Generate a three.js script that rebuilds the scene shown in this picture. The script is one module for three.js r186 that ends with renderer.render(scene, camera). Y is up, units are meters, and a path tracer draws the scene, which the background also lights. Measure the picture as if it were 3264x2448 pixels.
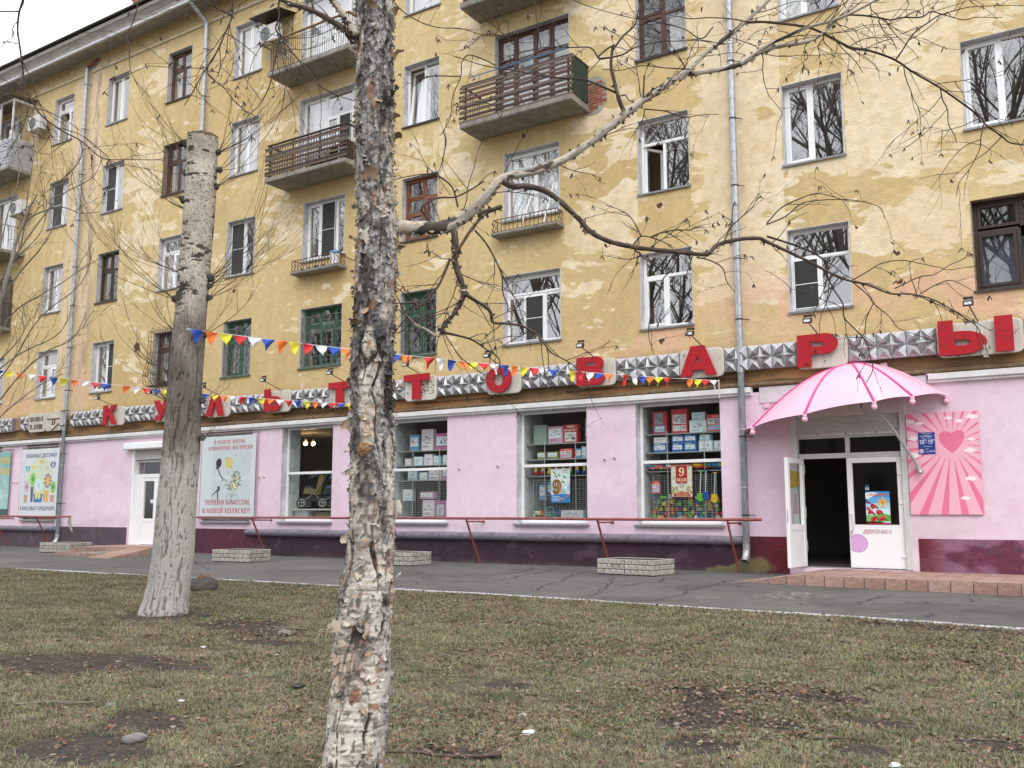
import * as THREE from 'three';
import { mergeGeometries, mergeVertices, toCreasedNormals } from 'three/addons/utils/BufferGeometryUtils.js';

// ---------------------------------------------------------------- camera, sky, sun, exposure
const scene = new THREE.Scene();
const EYE = new THREE.Vector3(0, 1.19, 19);
const camera = new THREE.PerspectiveCamera(2 * Math.atan(1224 / 3020.8) * 180 / Math.PI, 4 / 3, 0.05, 400);
camera.position.copy(EYE);
camera.rotation.order = 'YXZ';
camera.rotation.set(7.747 * Math.PI / 180, 33.223 * Math.PI / 180, 0.0345 * Math.PI / 180);
camera.updateMatrixWorld(true);
const renderer = new THREE.WebGLRenderer({ antialias: true });
renderer.toneMapping = THREE.LinearToneMapping;
renderer.toneMappingExposure = 1.13;
renderer.shadowMap.enabled = true;

function mulberry(a) { return () => { a |= 0; a = a + 0x6D2B79F5 | 0; let t = Math.imul(a ^ a >>> 15, 1 | a); t = t + Math.imul(t ^ t >>> 7, 61 | t) ^ t; return ((t ^ t >>> 14) >>> 0) / 4294967296; }; }
const TB = (() => { const r = mulberry(77), t = new Float32Array(256 * 256); for (let i = 0; i < t.length; i++) t[i] = r(); return t; })();
function vn(x, y) {                        // value noise 0..1
  const xi = Math.floor(x), yi = Math.floor(y), fx = x - xi, fy = y - yi, u = fx * fx * (3 - 2 * fx), v = fy * fy * (3 - 2 * fy);
  const a = (yi & 255) << 8, b = ((yi + 1) & 255) << 8, c = xi & 255, d = (xi + 1) & 255;
  const p = TB[a + c] + (TB[a + d] - TB[a + c]) * u, q = TB[b + c] + (TB[b + d] - TB[b + c]) * u;
  return p + (q - p) * v;
}
function fbm(x, y, o = 4) { let s = 0, a = 0.5, n = 0; for (let i = 0; i < o; i++) { s += a * vn(x, y); n += a; a *= 0.5; x = x * 2.03 + 17.3; y = y * 2.03 + 9.7; } return s / n; }
const sst = (a, b, x) => { const t = Math.min(1, Math.max(0, (x - a) / (b - a))); return t * t * (3 - 2 * t); };
const mix = (a, b, t) => a + (b - a) * t;
const mixc = (a, b, t) => [mix(a[0], b[0], t), mix(a[1], b[1], t), mix(a[2], b[2], t)];
const clamp = (x, a = 0, b = 1) => Math.min(b, Math.max(a, x));

{ // overcast sky: three times as bright overhead as at the horizon, faint cloud mottling
  const w = 256, h = 128, d = new Float32Array(w * h * 4);
  for (let j = 0; j < h; j++) for (let i = 0; i < w; i++) {
    const el = ((j + 0.5) / h - 0.5) * Math.PI, az = i / w * 2 * Math.PI, s = Math.sin(el);
    const cl = 0.9 + 0.2 * fbm(7 + 2.2 * Math.cos(az) * Math.cos(el) + 3, 7 + 2.2 * Math.sin(az) * Math.cos(el) + 3 * s, 4);
    const L = s > 0 ? 1.62 * (1 + 0.3 * s) * cl : 0.35;
    const o = (j * w + i) * 4; d[o] = L * 0.972; d[o + 1] = L * 0.992; d[o + 2] = L * 1.045; d[o + 3] = 1;
  }
  const t = new THREE.DataTexture(d, w, h, THREE.RGBAFormat, THREE.FloatType);
  t.mapping = THREE.EquirectangularReflectionMapping; t.magFilter = THREE.LinearFilter; t.minFilter = THREE.LinearFilter; t.needsUpdate = true;
  scene.background = t; scene.environment = t; scene.environmentIntensity = 1;
}
const sun = new THREE.DirectionalLight(0xfff6ea, 1.1);
sun.position.set(6, 40, 30); sun.target.position.set(-14, 2, 0);
sun.castShadow = true; sun.shadow.radius = 55; sun.shadow.mapSize.set(2048, 2048);
Object.assign(sun.shadow.camera, { left: -45, right: 45, top: 40, bottom: -40, near: 1, far: 120 });
scene.add(sun, sun.target);

// ---------------------------------------------------------------- helpers
const used = {};
function numbered(n) { const k = used[n] = (used[n] ?? -1) + 1; return k ? n + '_' + String(k).padStart(3, '0') : n; }
function tag(o, label, category, group, kind) { Object.assign(o.userData, { label, category }); if (group) o.userData.group = group; if (kind) o.userData.kind = kind; return o; }
function thing(name, label, category, pos = [0, 0, 0], group) { const o = new THREE.Group(); o.name = numbered(name); o.position.set(...pos); scene.add(o); return tag(o, label, category, group); }
function merge(gs) {
  if (!Array.isArray(gs)) return gs;
  gs = gs.flat(9).filter(Boolean).map(g => { const h = g.index ? g.toNonIndexed() : g; for (const k of Object.keys(h.attributes)) if (!['position', 'normal', 'uv', 'color'].includes(k)) h.deleteAttribute(k); return h; });
  return gs.length === 1 ? gs[0] : mergeGeometries(gs);
}
function part(name, gs, m, parent, label) {
  const o = new THREE.Mesh(merge(gs), m); o.name = name; o.castShadow = o.receiveShadow = true; parent.add(o);
  if (label) o.userData.label = label;
  return o;
}
function single(name, gs, m, label, category, group, kind) { const o = part(numbered(name), gs, m, scene); return tag(o, label, category, group, kind); }
function struct(name, gs, m) { const o = part(numbered(name), gs, m, scene); o.userData.kind = 'structure'; return o; }
function grp(name, parent, label) { const o = new THREE.Group(); o.name = name; parent.add(o); if (label) o.userData.label = label; return o; }
function uvBox(g) {                          // uv in metres, by the way each face points
  const p = g.attributes.position, n = g.attributes.normal, u = new Float32Array(p.count * 2);
  for (let i = 0; i < p.count; i++) {
    const ax = Math.abs(n.getX(i)), ay = Math.abs(n.getY(i)), az = Math.abs(n.getZ(i));
    if (az >= ax && az >= ay) { u[2 * i] = p.getX(i); u[2 * i + 1] = p.getY(i); } else if (ax >= ay) { u[2 * i] = p.getZ(i); u[2 * i + 1] = p.getY(i); } else { u[2 * i] = p.getX(i); u[2 * i + 1] = p.getZ(i); }
  }
  g.setAttribute('uv', new THREE.BufferAttribute(u, 2)); return g;
}
function bx(x0, x1, y0, y1, z0, z1) { const g = new THREE.BoxGeometry(Math.abs(x1 - x0), Math.abs(y1 - y0), Math.abs(z1 - z0)); g.translate((x0 + x1) / 2, (y0 + y1) / 2, (z0 + z1) / 2); return uvBox(g.toNonIndexed()); }
// box with chamfered long edges (profile in x-y rounded, extruded along z)
function rbx(x0, x1, y0, y1, z0, z1, c = 0.006) {
  const s = new THREE.Shape(); c = Math.min(c, Math.abs(x1 - x0) / 2.2, Math.abs(y1 - y0) / 2.2, Math.abs(z1 - z0) / 2.2);
  s.moveTo(x0 + c, y0 + c); s.lineTo(x1 - c, y0 + c); s.lineTo(x1 - c, y1 - c); s.lineTo(x0 + c, y1 - c); s.closePath();
  const g = new THREE.ExtrudeGeometry(s, { depth: Math.max(1e-4, z1 - z0 - 2 * c), bevelEnabled: true, bevelThickness: c, bevelSize: c, bevelSegments: 1 });
  g.translate(0, 0, z0 + c); return uvBox(g);
}
function quad(x0, x1, y0, y1, z) { const g = new THREE.PlaneGeometry(x1 - x0, y1 - y0); g.translate((x0 + x1) / 2, (y0 + y1) / 2, z); return g.toNonIndexed(); }
const V = (x, y, z) => new THREE.Vector3(x, y, z);
// tube through points with a radius at each point
function tube(pts, rad, n = 6, opt = {}) {
  const P = pts.map(p => p.isVector3 ? p : V(...p)), m = P.length, R = i => Array.isArray(rad) ? rad[i] : rad;
  const pos = [], nor = [], uv = [], idx = []; let side = V(0.31, 0.2, 0.93), len = 0;
  for (let i = 0; i < m; i++) {
    const t = P[Math.min(m - 1, i + 1)].clone().sub(P[Math.max(0, i - 1)]).normalize();
    side = side.clone().addScaledVector(t, -side.dot(t)); if (side.lengthSq() < 1e-6) side = V(t.y, t.z, t.x).cross(t); side.normalize();
    const b = t.clone().cross(side); if (i) len += P[i].distanceTo(P[i - 1]);
    for (let k = 0; k <= n; k++) {
      const a = k / n * 2 * Math.PI, d = side.clone().multiplyScalar(Math.cos(a)).addScaledVector(b, Math.sin(a));
      const r = R(i) * (opt.bump ? opt.bump(i, k === n ? 0 : a, len) : 1);
      pos.push(P[i].x + d.x * r, P[i].y + d.y * r, P[i].z + d.z * r); nor.push(d.x, d.y, d.z); uv.push(k / n * 2 * Math.PI * R(0), len);
    }
  }
  for (let i = 0; i < m - 1; i++) for (let k = 0; k < n; k++) { const a = i * (n + 1) + k, b = a + n + 1; idx.push(a, a + 1, b, a + 1, b + 1, b); }
  if (opt.cap !== false) for (const e of [0, m - 1]) { const c = pos.length / 3; pos.push(P[e].x, P[e].y, P[e].z); const t = P[e].clone().sub(P[e ? e - 1 : 1]).normalize(); nor.push(t.x, t.y, t.z); uv.push(0, 0); for (let k = 0; k < n; k++) { const a = e * (n + 1) + k; e ? idx.push(c, a, a + 1) : idx.push(c, a + 1, a); } }
  const g = new THREE.BufferGeometry();
  g.setAttribute('position', new THREE.Float32BufferAttribute(pos, 3)); g.setAttribute('normal', new THREE.Float32BufferAttribute(nor, 3)); g.setAttribute('uv', new THREE.Float32BufferAttribute(uv, 2)); g.setIndex(idx);
  if (opt.bump) g.computeVertexNormals();
  return g.toNonIndexed();
}
function smoothPath(pts, per = 4) { const c = new THREE.CatmullRomCurve3(pts.map(p => p.isVector3 ? p : V(...p)), false, 'centripetal'); return c.getPoints((pts.length - 1) * per); }
function cyl(p, q, r, n = 10) { return tube([p, q], r, n); }
function sphere(x, y, z, r, n = 10) { const g = new THREE.SphereGeometry(r, n, Math.max(6, n * 0.7 | 0)); g.translate(x, y, z); return g.toNonIndexed(); }
function extr(shape, depth, z0, bevel = 0.006) { const g = new THREE.ExtrudeGeometry(shape, { depth: depth - 2 * bevel, bevelEnabled: bevel > 0, bevelThickness: bevel, bevelSize: bevel, bevelSegments: 1, curveSegments: 14 }); g.translate(0, 0, z0 + bevel); return uvBox(g); }
function poly(pts) { const s = new THREE.Shape(); pts.forEach((p, i) => i ? s.lineTo(...p) : s.moveTo(...p)); s.closePath(); return s; }
function rrect(x0, x1, y0, y1, r) { const s = new THREE.Shape(); s.moveTo(x0 + r, y0); s.lineTo(x1 - r, y0); s.quadraticCurveTo(x1, y0, x1, y0 + r); s.lineTo(x1, y1 - r); s.quadraticCurveTo(x1, y1, x1 - r, y1); s.lineTo(x0 + r, y1); s.quadraticCurveTo(x0, y1, x0, y1 - r); s.lineTo(x0, y0 + r); s.quadraticCurveTo(x0, y0, x0 + r, y0); return s; }
function colored(g, c) { const n = g.attributes.position.count, a = new Float32Array(n * 3); for (let i = 0; i < n; i++) { a[3 * i] = c[0]; a[3 * i + 1] = c[1]; a[3 * i + 2] = c[2]; } g.setAttribute('color', new THREE.BufferAttribute(a, 3)); return g; }
const lin = (r, g, b) => { const c = new THREE.Color().setRGB(r / 255, g / 255, b / 255, THREE.SRGBColorSpace); return [c.r, c.g, c.b]; };
// textures
function tex(w, h, fn, srgb = true, repeat) {   // fn(x, y) with y up -> [r,g,b] 0..255
  const d = new Uint8Array(w * h * 4);
  for (let j = 0; j < h; j++) for (let i = 0; i < w; i++) { const c = fn(i, j), o = (j * w + i) * 4; d[o] = clamp(c[0], 0, 255); d[o + 1] = clamp(c[1], 0, 255); d[o + 2] = clamp(c[2], 0, 255); d[o + 3] = c.length > 3 ? c[3] : 255; }
  const t = new THREE.DataTexture(d, w, h); t.magFilter = t.minFilter = THREE.LinearFilter; if (srgb) t.colorSpace = THREE.SRGBColorSpace;
  t.wrapS = t.wrapT = repeat ? THREE.RepeatWrapping : THREE.ClampToEdgeWrapping; t.needsUpdate = true; return t;
}
function canvasTex(w, h, draw) { const c = document.createElement('canvas'); c.width = w; c.height = h; draw(c.getContext('2d'), w, h); const t = new THREE.CanvasTexture(c); t.colorSpace = THREE.SRGBColorSpace; t.magFilter = THREE.LinearFilter; return t; }
function rep(t, sx, sy) { const c = t.clone(); c.wrapS = c.wrapT = THREE.RepeatWrapping; c.repeat.set(1 / sx, 1 / sy); c.needsUpdate = true; return c; }
function mat(hex, rough = 0.8, o = {}) { const m = new THREE.MeshStandardMaterial({ roughness: rough, metalness: 0, ...o }); if (Array.isArray(hex)) m.color.setRGB(...hex); else m.color.set(hex); return m; }
// periodic speckle used as a tint (multiplied with a colour) and as bump
function tileNoise(x, y, n, f) { const t = (a) => ((a % f) + f) % f; const xs = x / n * f, ys = y / n * f, xi = Math.floor(xs), yi = Math.floor(ys), fx = xs - xi, fy = ys - yi, u = fx * fx * (3 - 2 * fx), v = fy * fy * (3 - 2 * fy); const g = (a, b) => TB[((t(b) + f * 3) & 255) * 256 + ((t(a) + f * 7) & 255)]; return mix(mix(g(xi, yi), g(xi + 1, yi), u), mix(g(xi, yi + 1), g(xi + 1, yi + 1), u), v); }
const grainTex = tex(512, 512, (x, y) => { const n = 0.45 * tileNoise(x, y, 512, 8) + 0.3 * tileNoise(x, y, 512, 32) + 0.35 * tileNoise(x, y, 512, 128); const v = 232 + 46 * (n - 0.55) * 2; return [v, v, v]; }, true, true);
const bumpTex = tex(512, 512, (x, y) => { const n = 0.3 * tileNoise(x, y, 512, 16) + 0.35 * tileNoise(x, y, 512, 64) + 0.35 * tileNoise(x, y, 512, 200); const v = 255 * n; return [v, v, v]; }, false, true);
const streakTex = tex(512, 512, (x, y) => { const n = 0.4 * tileNoise(x, y / 6, 512, 64) + 0.35 * tileNoise(x, y, 512, 16) + 0.3 * tileNoise(x, y, 512, 100); const v = 232 + 50 * (n - 0.52) * 2; return [v, v, v]; }, true, true);
const softTex = tex(256, 256, (x, y) => { const n = 0.4 * tileNoise(x, y, 256, 6) + 0.3 * tileNoise(x, y, 256, 24) + 0.3 * tileNoise(x, y, 256, 90); const v = 243 + 20 * (n - 0.5) * 2; return [v, v, v]; }, true, true);
const soft = rep(softTex, 1.1, 1.1), grain = rep(grainTex, 1.3, 1.3), fineGrain = rep(grainTex, 0.35, 0.35), bump1 = rep(bumpTex, 0.8, 0.8), streak = rep(streakTex, 1.1, 1.1), woodGrain = (() => { const c = streakTex.clone(); c.wrapS = c.wrapT = THREE.RepeatWrapping; c.rotation = Math.PI / 2; c.repeat.set(1, 1 / 0.35); c.needsUpdate = true; return c; })();

const M = {
  pvc: mat([0.84, 0.85, 0.86], 0.35), pvcOld: mat([0.66, 0.66, 0.65], 0.45, { map: soft }),
  white: mat([0.74, 0.74, 0.74], 0.7, { map: soft }), reveal: mat([0.68, 0.68, 0.7], 0.85, { map: grain, bumpMap: bump1, bumpScale: 0.004 }),
  greyReveal: mat([0.55, 0.54, 0.52], 0.9, { map: soft }), brownReveal: mat([0.36, 0.28, 0.2], 0.9, { map: grain }),
  brown: mat([0.105, 0.04, 0.032], 0.55, { map: woodGrain }), darkBrown: mat([0.05, 0.03, 0.024], 0.6, { map: woodGrain }), orangeBrown: mat([0.25, 0.085, 0.035], 0.5, { map: woodGrain }), green: mat([0.03, 0.16, 0.07], 0.55, { map: streak }),
  sill: mat([0.42, 0.43, 0.44], 0.45, { metalness: 0.5, map: fineGrain }), darkSill: mat([0.08, 0.07, 0.065], 0.6, { map: fineGrain }),
  glass: new THREE.MeshPhysicalMaterial({ color: 0xffffff, roughness: 0.0, transmission: 1, thickness: 0, ior: 3.0 }),
  oldGlass: new THREE.MeshPhysicalMaterial({ color: 0xffffff, roughness: 0.0, transmission: 1, thickness: 0, ior: 2.0 }),
  shopGlass: new THREE.MeshPhysicalMaterial({ color: 0xf4faf8, roughness: 0.0, transmission: 1, thickness: 0, ior: 1.48 }),
  net: mat([0.09, 0.095, 0.1], 0.9), curtain: new THREE.MeshPhysicalMaterial({ color: 0xe8eaea, roughness: 1, transmission: 0.35, thickness: 0 }),
  blind: mat([0.66, 0.7, 0.72], 0.8), room: mat([0.22, 0.2, 0.18], 0.95), shopRoom: mat([0.2, 0.19, 0.18], 0.9),
  concrete: mat([0.33, 0.31, 0.27], 0.95, { map: grain, bumpMap: bump1, bumpScale: 0.012 }), iron: mat([0.035, 0.033, 0.032], 0.55), rust: mat([0.12, 0.055, 0.035], 0.8, { map: fineGrain }), greyIron: mat([0.16, 0.17, 0.165], 0.6, { map: fineGrain }),
  zinc: mat([0.5, 0.53, 0.56], 0.42, { metalness: 0.55, map: streak }), silver: mat([0.5, 0.5, 0.51], 0.42, { metalness: 0.9, map: fineGrain }),
  red: mat([0.42, 0.006, 0.016], 0.8), plate: mat([0.62, 0.6, 0.55], 0.55, { map: streak }), railPaint: mat([0.34, 0.085, 0.07], 0.5, { map: streak }), black: mat([0.02, 0.02, 0.021], 0.5),
  wood: ['#5d5048', '#6a5b50', '#54463f', '#4b3a36', '#74675c', '#5b4038'].map(c => mat(c, 0.85, { map: woodGrain, bumpMap: bump1, bumpScale: 0.003 })),
};
// ---------------------------------------------------------------- ground
const KL = [[-60, 6.4], [-40, 6.2], [-23.57, 6.04], [-12.48, 5.82], [-8.65, 5.79], [-5.45, 5.89], [-3.31, 5.98], [-1.22, 6.18], [3, 6.6], [12, 7.2]];
function kerbZ(x) { for (let i = 0; i < KL.length - 1; i++) if (x <= KL[i + 1][0]) { const t = clamp((x - KL[i][0]) / (KL[i + 1][0] - KL[i][0])); return mix(KL[i][1], KL[i + 1][1], t); } return 7.2; }
const lawnBase = (x, z) => -0.158 - 0.26 * (z - 6) / 13;
const lawnY = (x, z) => lawnBase(x, z) + 0.035 * (fbm(x * 0.55 + 40, z * 0.55 + 40, 3) - 0.5) + 0.02 * (fbm(x * 3 + 7, z * 3, 2) - 0.5);
const paveY = (x, z) => -0.025 * z;
const groundY = (x, z) => z < kerbZ(x) ? paveY(x, z) : lawnY(x, z);
const SOIL = [[-9.47, 13.5, 0.9, 0.28], [-9.0, 13.1, 0.8, 0.25], [-8.6, 12.85, 0.7, 0.25], [-8.0, 12.85, 0.6, 0.2], [-9.78, 10.6, 0.55, 0.25], [-9.7, 10.25, 0.5, 0.2], [-8.8, 10.8, 0.55, 0.2], [-8.3, 11.35, 0.6, 0.22], [-5.85, 15.1, 0.5, 0.3], [-6.2, 14.4, 0.4, 0.2], [-3.76, 13.95, 0.35, 0.15],
  [-3.16, 11.45, 0.35, 0.22], [-2.9, 11.95, 0.3, 0.3], [-2.75, 12.4, 0.25, 0.3], [-2.5, 13.0, 0.25, 0.25], [-2.5, 11.15, 0.35, 0.2], [-2.1, 11.1, 0.3, 0.2], [-1.67, 11.8, 0.35, 0.2], [-2.24, 12.2, 0.3, 0.2], [-1.64, 12.6, 0.3, 0.2], [-0.92, 12.1, 0.3, 0.25], [-4.62, 12.0, 0.2, 0.15], [-2.3, 6.55, 0.8, 0.18], [-1.2, 6.6, 0.9, 0.2], [-11.7, 10.3, 0.7, 0.6]];
function soilAt(x, z) { let s = 0; for (const [a, b, c, d] of SOIL) { const q = ((x - a) / c) ** 2 + ((z - b) / d) ** 2; if (q < 6) s += Math.exp(-q); } return clamp(s * 1.25 + 1.1 * (fbm(x * 0.8 + 3, z * 0.9 + 5, 4) - 0.62) + 0.9 * (fbm(x * 4 + 31, z * 4 + 5, 3) - 0.5) * Math.min(1, s * 2 + 0.35), 0, 1); }
{ // pavement
  const X0 = -60, X1 = 12, nx = 144, nz = 12, pos = [], uv = [], idx = [];
  for (let i = 0; i <= nx; i++) for (let j = 0; j <= nz; j++) { const x = mix(X0, X1, i / nx), z = mix(-0.6, kerbZ(x) + 0.02, j / nz); pos.push(x, paveY(x, z), z); uv.push((x + 40) / 42, z / 7); }
  for (let i = 0; i < nx; i++) for (let j = 0; j < nz; j++) { const a = i * (nz + 1) + j, b = a + nz + 1; idx.push(a, a + 1, b, a + 1, b + 1, b); }
  const g = new THREE.BufferGeometry(); g.setAttribute('position', new THREE.Float32BufferAttribute(pos, 3)); g.setAttribute('uv', new THREE.Float32BufferAttribute(uv, 2)); g.setIndex(idx); g.computeVertexNormals();
  const CR = [[-10.83, 0.27, -10.55, 1.86, -10.41, 2.98, -10.33, 3.57], [-9.7, 1.3, -9.54, 2.26, -9.2, 3.19, -9.03, 4.1, -8.66, 5.18], [-8.72, 2.05, -8.04, 3.49, -7.68, 4.58, -7.45, 5.38], [-7.8, 1.78, -7.46, 2.67, -7.66, 3.04, -7.7, 3.86], [-6.42, 1.75, -6.4, 2.72, -6.42, 3.74, -6.2, 4.65, -6.35, 5.55], [-13.07, 3.53, -12.57, 3.64, -12.75, 3.03, -12.26, 3.16, -11.91, 3.17, -11.37, 3.58], [-11.04, 4.2, -10.61, 4.14, -10.4, 3.75, -10.09, 3.76], [-4.33, 4.92, -3.81, 4.93, -3.45, 4.71, -3.48, 3.92, -3.32, 3.13], [-2.92, 4.03, -2.69, 4.1, -2.64, 3.89, -2.39, 4.03, -2.15, 4.09], [-2.37, 5.19, -2.38, 5.79], [-2.11, 2.95, -2.14, 3.55], [-21.6, 1.98, -18.25, 4.13, -16.77, 4.47], [-19.08, 4.07, -17.81, 4.34]];
  const rr = mulberry(5);
  for (let k = 0; k < 34; k++) { let x = mix(-38, 0, rr()), z = mix(0.3, 5.6, rr()), a = rr() * 6.28; const l = [x, z]; for (let s = 0; s < 4 + rr() * 5; s++) { a += (rr() - 0.5) * 1.3; x += Math.cos(a) * 0.45; z += Math.sin(a) * 0.4; l.push(x, z); } CR.push(l); }
  const draw = bumpy => canvasTex(2048, 512, (c, w, h) => {
    const im = c.createImageData(w, h);
    for (let j = 0; j < h; j++) for (let i = 0; i < w; i++) {
      const x = i / w * 42 - 40, z = (1 - j / h) * 7, o = (j * w + i) * 4;
      const n = fbm(x * 0.5, z * 0.7 + 50, 4) - 0.5, f = fbm(x * 7, z * 7, 3) - 0.5, s = TB[(i * 7919 + j * 104729) & 65535] - 0.5;
      let v = 92 + 30 * n + 18 * f + 16 * s; const st = sst(0.6, 0.75, fbm(x * 0.9 + 90, z * 1.1, 3)); v -= 10 * st;
      if (z < 0.45) v -= 14 * (1 - z / 0.45) * fbm(x * 3, z * 5, 2) * 1.2;
      if (bumpy) v = 128 + 30 * f + 60 * s;
      im.data[o] = v * 1.0; im.data[o + 1] = v * 0.99; im.data[o + 2] = v * 0.965; im.data[o + 3] = 255;
    }
    c.putImageData(im, 0, 0);
    const px = x => (x + 40) / 42 * w, pz = z => (1 - z / 7) * h;
    for (const [k, l] of CR.entries()) for (let pass = 0; pass < 2; pass++) {
      c.strokeStyle = bumpy ? 'rgba(0,0,0,.9)' : pass ? 'rgba(34,32,31,.85)' : 'rgba(62,58,54,.35)'; c.lineWidth = (pass ? 1.1 : 3) * (k < 13 ? 1.15 : 0.75); c.beginPath();
      for (let i = 0; i < l.length - 2; i += 2) for (let s = 0; s <= 8; s++) { const t = s / 8, x = mix(l[i], l[i + 2], t) + (vn(i * 9 + s * 0.9, k) - 0.5) * 0.14, z = mix(l[i + 1], l[i + 3], t) + (vn(k, i * 9 + s * 0.9) - 0.5) * 0.14; i || s ? c.lineTo(px(x), pz(z)) : c.moveTo(px(x), pz(z)); }
      c.stroke();
    }
    if (!bumpy) { for (let k = 0; k < 90; k++) { c.fillStyle = `rgba(${175 + rr() * 30},${172 + rr() * 25},${150 + rr() * 25},${0.35 + rr() * 0.5})`; const x = -5.05 + rr() * 0.75 + (rr() - 0.5) * 0.4, z = 3.3 + rr() * 1.3; c.fillRect(px(x), pz(z), 1 + rr() * 5, 1 + rr() * 2.4); }
      c.fillStyle = 'rgba(170,165,150,.6)'; c.fillRect(px(-5.9), pz(4.7), 18, 5); c.fillStyle = 'rgba(150,146,135,.3)'; for (let k = 0; k < 40; k++) c.fillRect(px(mix(-2.6, -3.4, rr())), pz(mix(5.2, 5.7, rr())), 2 + rr() * 5, 2);
      for (let k = 0; k < 700; k++) { c.fillStyle = rr() < 0.5 ? 'rgba(140,120,90,.55)' : 'rgba(60,54,48,.5)'; const x = mix(-38, 1, rr()); c.fillRect(px(x), pz(rr() < 0.5 ? rr() * 0.5 : rr() * 6), 1 + rr() * 1.6, 1 + rr()); } }
  });
  const t1 = draw(false), t2 = draw(true); for (const t of [t1, t2]) { t.wrapS = t.wrapT = THREE.MirroredRepeatWrapping; } t2.colorSpace = THREE.NoColorSpace;
  struct('pavement', g, mat(0xffffff, 0.92, { map: t1, bumpMap: t2, bumpScale: 0.012 }));
}
{ // whitewashed kerb, stone by stone
  const k = new THREE.Group(); k.name = 'kerb'; k.userData.kind = 'structure'; scene.add(k);
  const m = mat([0.62, 0.64, 0.66], 0.9, { map: fineGrain, bumpMap: bump1, bumpScale: 0.01 }), r = mulberry(11);
  for (let x = -48; x < 10; x += 1.0) {
    const z0 = kerbZ(x), z1 = kerbZ(x + 1), a = Math.atan2(-(z1 - z0), 1), g = rbx(-0.495, 0.495, -0.16, 0.012 + (r() - 0.5) * 0.012, -0.03, 0.03, 0.009);
    const o = part('kerb_stone', g, m, k); o.position.set(x + 0.5, paveY(0, (z0 + z1) / 2), (z0 + z1) / 2 + 0.035 + (r() - 0.5) * 0.012); o.rotation.set(0, a, (r() - 0.5) * 0.012);
  }
}
{ // lawn: dry grass and bare soil
  const X0 = -45, X1 = 14, Z1 = 26, nx = 240, nz = 90, pos = [], uv = [], idx = [];
  for (let i = 0; i <= nx; i++) for (let j = 0; j <= nz; j++) { const x = mix(X0, X1, i / nx), z = mix(kerbZ(x) + 0.05, Z1, j / nz); pos.push(x, lawnY(x, z), z); uv.push((x + 30) / 34, (z - 5.5) / 13); }
  for (let i = 0; i < nx; i++) for (let j = 0; j < nz; j++) { const a = i * (nz + 1) + j, b = a + nz + 1; idx.push(a, a + 1, b, a + 1, b + 1, b); }
  const g = new THREE.BufferGeometry(); g.setAttribute('position', new THREE.Float32BufferAttribute(pos, 3)); g.setAttribute('uv', new THREE.Float32BufferAttribute(uv, 2)); g.setIndex(idx); g.computeVertexNormals();
  const t = tex(2048, 900, (i, j) => {
    const x = i / 2048 * 34 - 30, z = j / 900 * 13 + 5.5, so = soilAt(x, z), n = fbm(x * 5, z * 5, 3) - 0.5, s = TB[(i * 7919 + j * 104729) & 65535] - 0.5, q = TB[(i * 3571 + j * 9283 + 99) & 65535];
    const gr = sst(0.45, 0.65, fbm(x * 1.3 + 12, z * 1.6 + 4, 3));
    let c = mixc(mixc([106, 96, 76], [94, 90, 66], gr), [62, 55, 50], sst(0.2, 0.6, so)); c = c.map(v => v * (1 + 0.5 * n + 0.45 * s));
    if (q > 0.965) c = mixc(c, [150, 122, 90], 0.6); else if (q < 0.05) c = mixc(c, [52, 40, 32], 0.6);
    return c;
  });
  t.wrapS = t.wrapT = THREE.MirroredRepeatWrapping;
  struct('lawn', g, mat(0xffffff, 1, { map: t, bumpMap: rep(bumpTex, 0.04, 0.04), bumpScale: 0.02 }));
  const far = new THREE.PlaneGeometry(600, 600); far.rotateX(-Math.PI / 2); far.translate(0, -0.62, 0);
  struct('ground', far, mat([0.11, 0.1, 0.075], 1, { map: rep(grainTex, 0.02, 0.02) }));
}
// ---------------------------------------------------------------- the building: walls
const B = thing('apartment_building', 'five-storey ochre plastered apartment building with a pink shop on its ground floor', 'building');
const COL = [[-36.5, -35.26], [-33.04, -31.8], [-29.72, -28.49], [-26.36, -25.12], [-23.02, -21.74], [-19.71, -18.08], [-16.0, -14.77], [-12.7, -11.07], [-9.0, -7.75], [-5.66, -4.41], [-2.21, -0.58], [2.0, 3.24], [5.4, 6.64]];
const ROW = [null, null, [5.24, 6.98], [8.36, 10.13], [11.57, 13.35], [14.82, 16.6]];
const HOLES = [];        // [x0,x1,y0,y1] openings in the upper wall
for (let c = 0; c < COL.length; c++) for (let f = 2; f <= 5; f++) {
  let [x0, x1] = COL[c], [y0, y1] = ROW[f];
  if ((c === 5 || c === 7) && f >= 4) { const m = (x0 + x1) / 2; x0 = m - 1.1; x1 = m + 1.1; y0 = f === 4 ? 10.85 : 14.07; }
  if (c === 0 && f >= 3) { x0 = -36.9; x1 = -35.2; y0 -= f === 3 ? 0.2 : 0.65; }
  HOLES.push({ c, f, x0, x1, y0, y1 });
}
const WTOP = 17.75, WBOT = 3.76, WX0 = -52, WX1 = 9;
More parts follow.
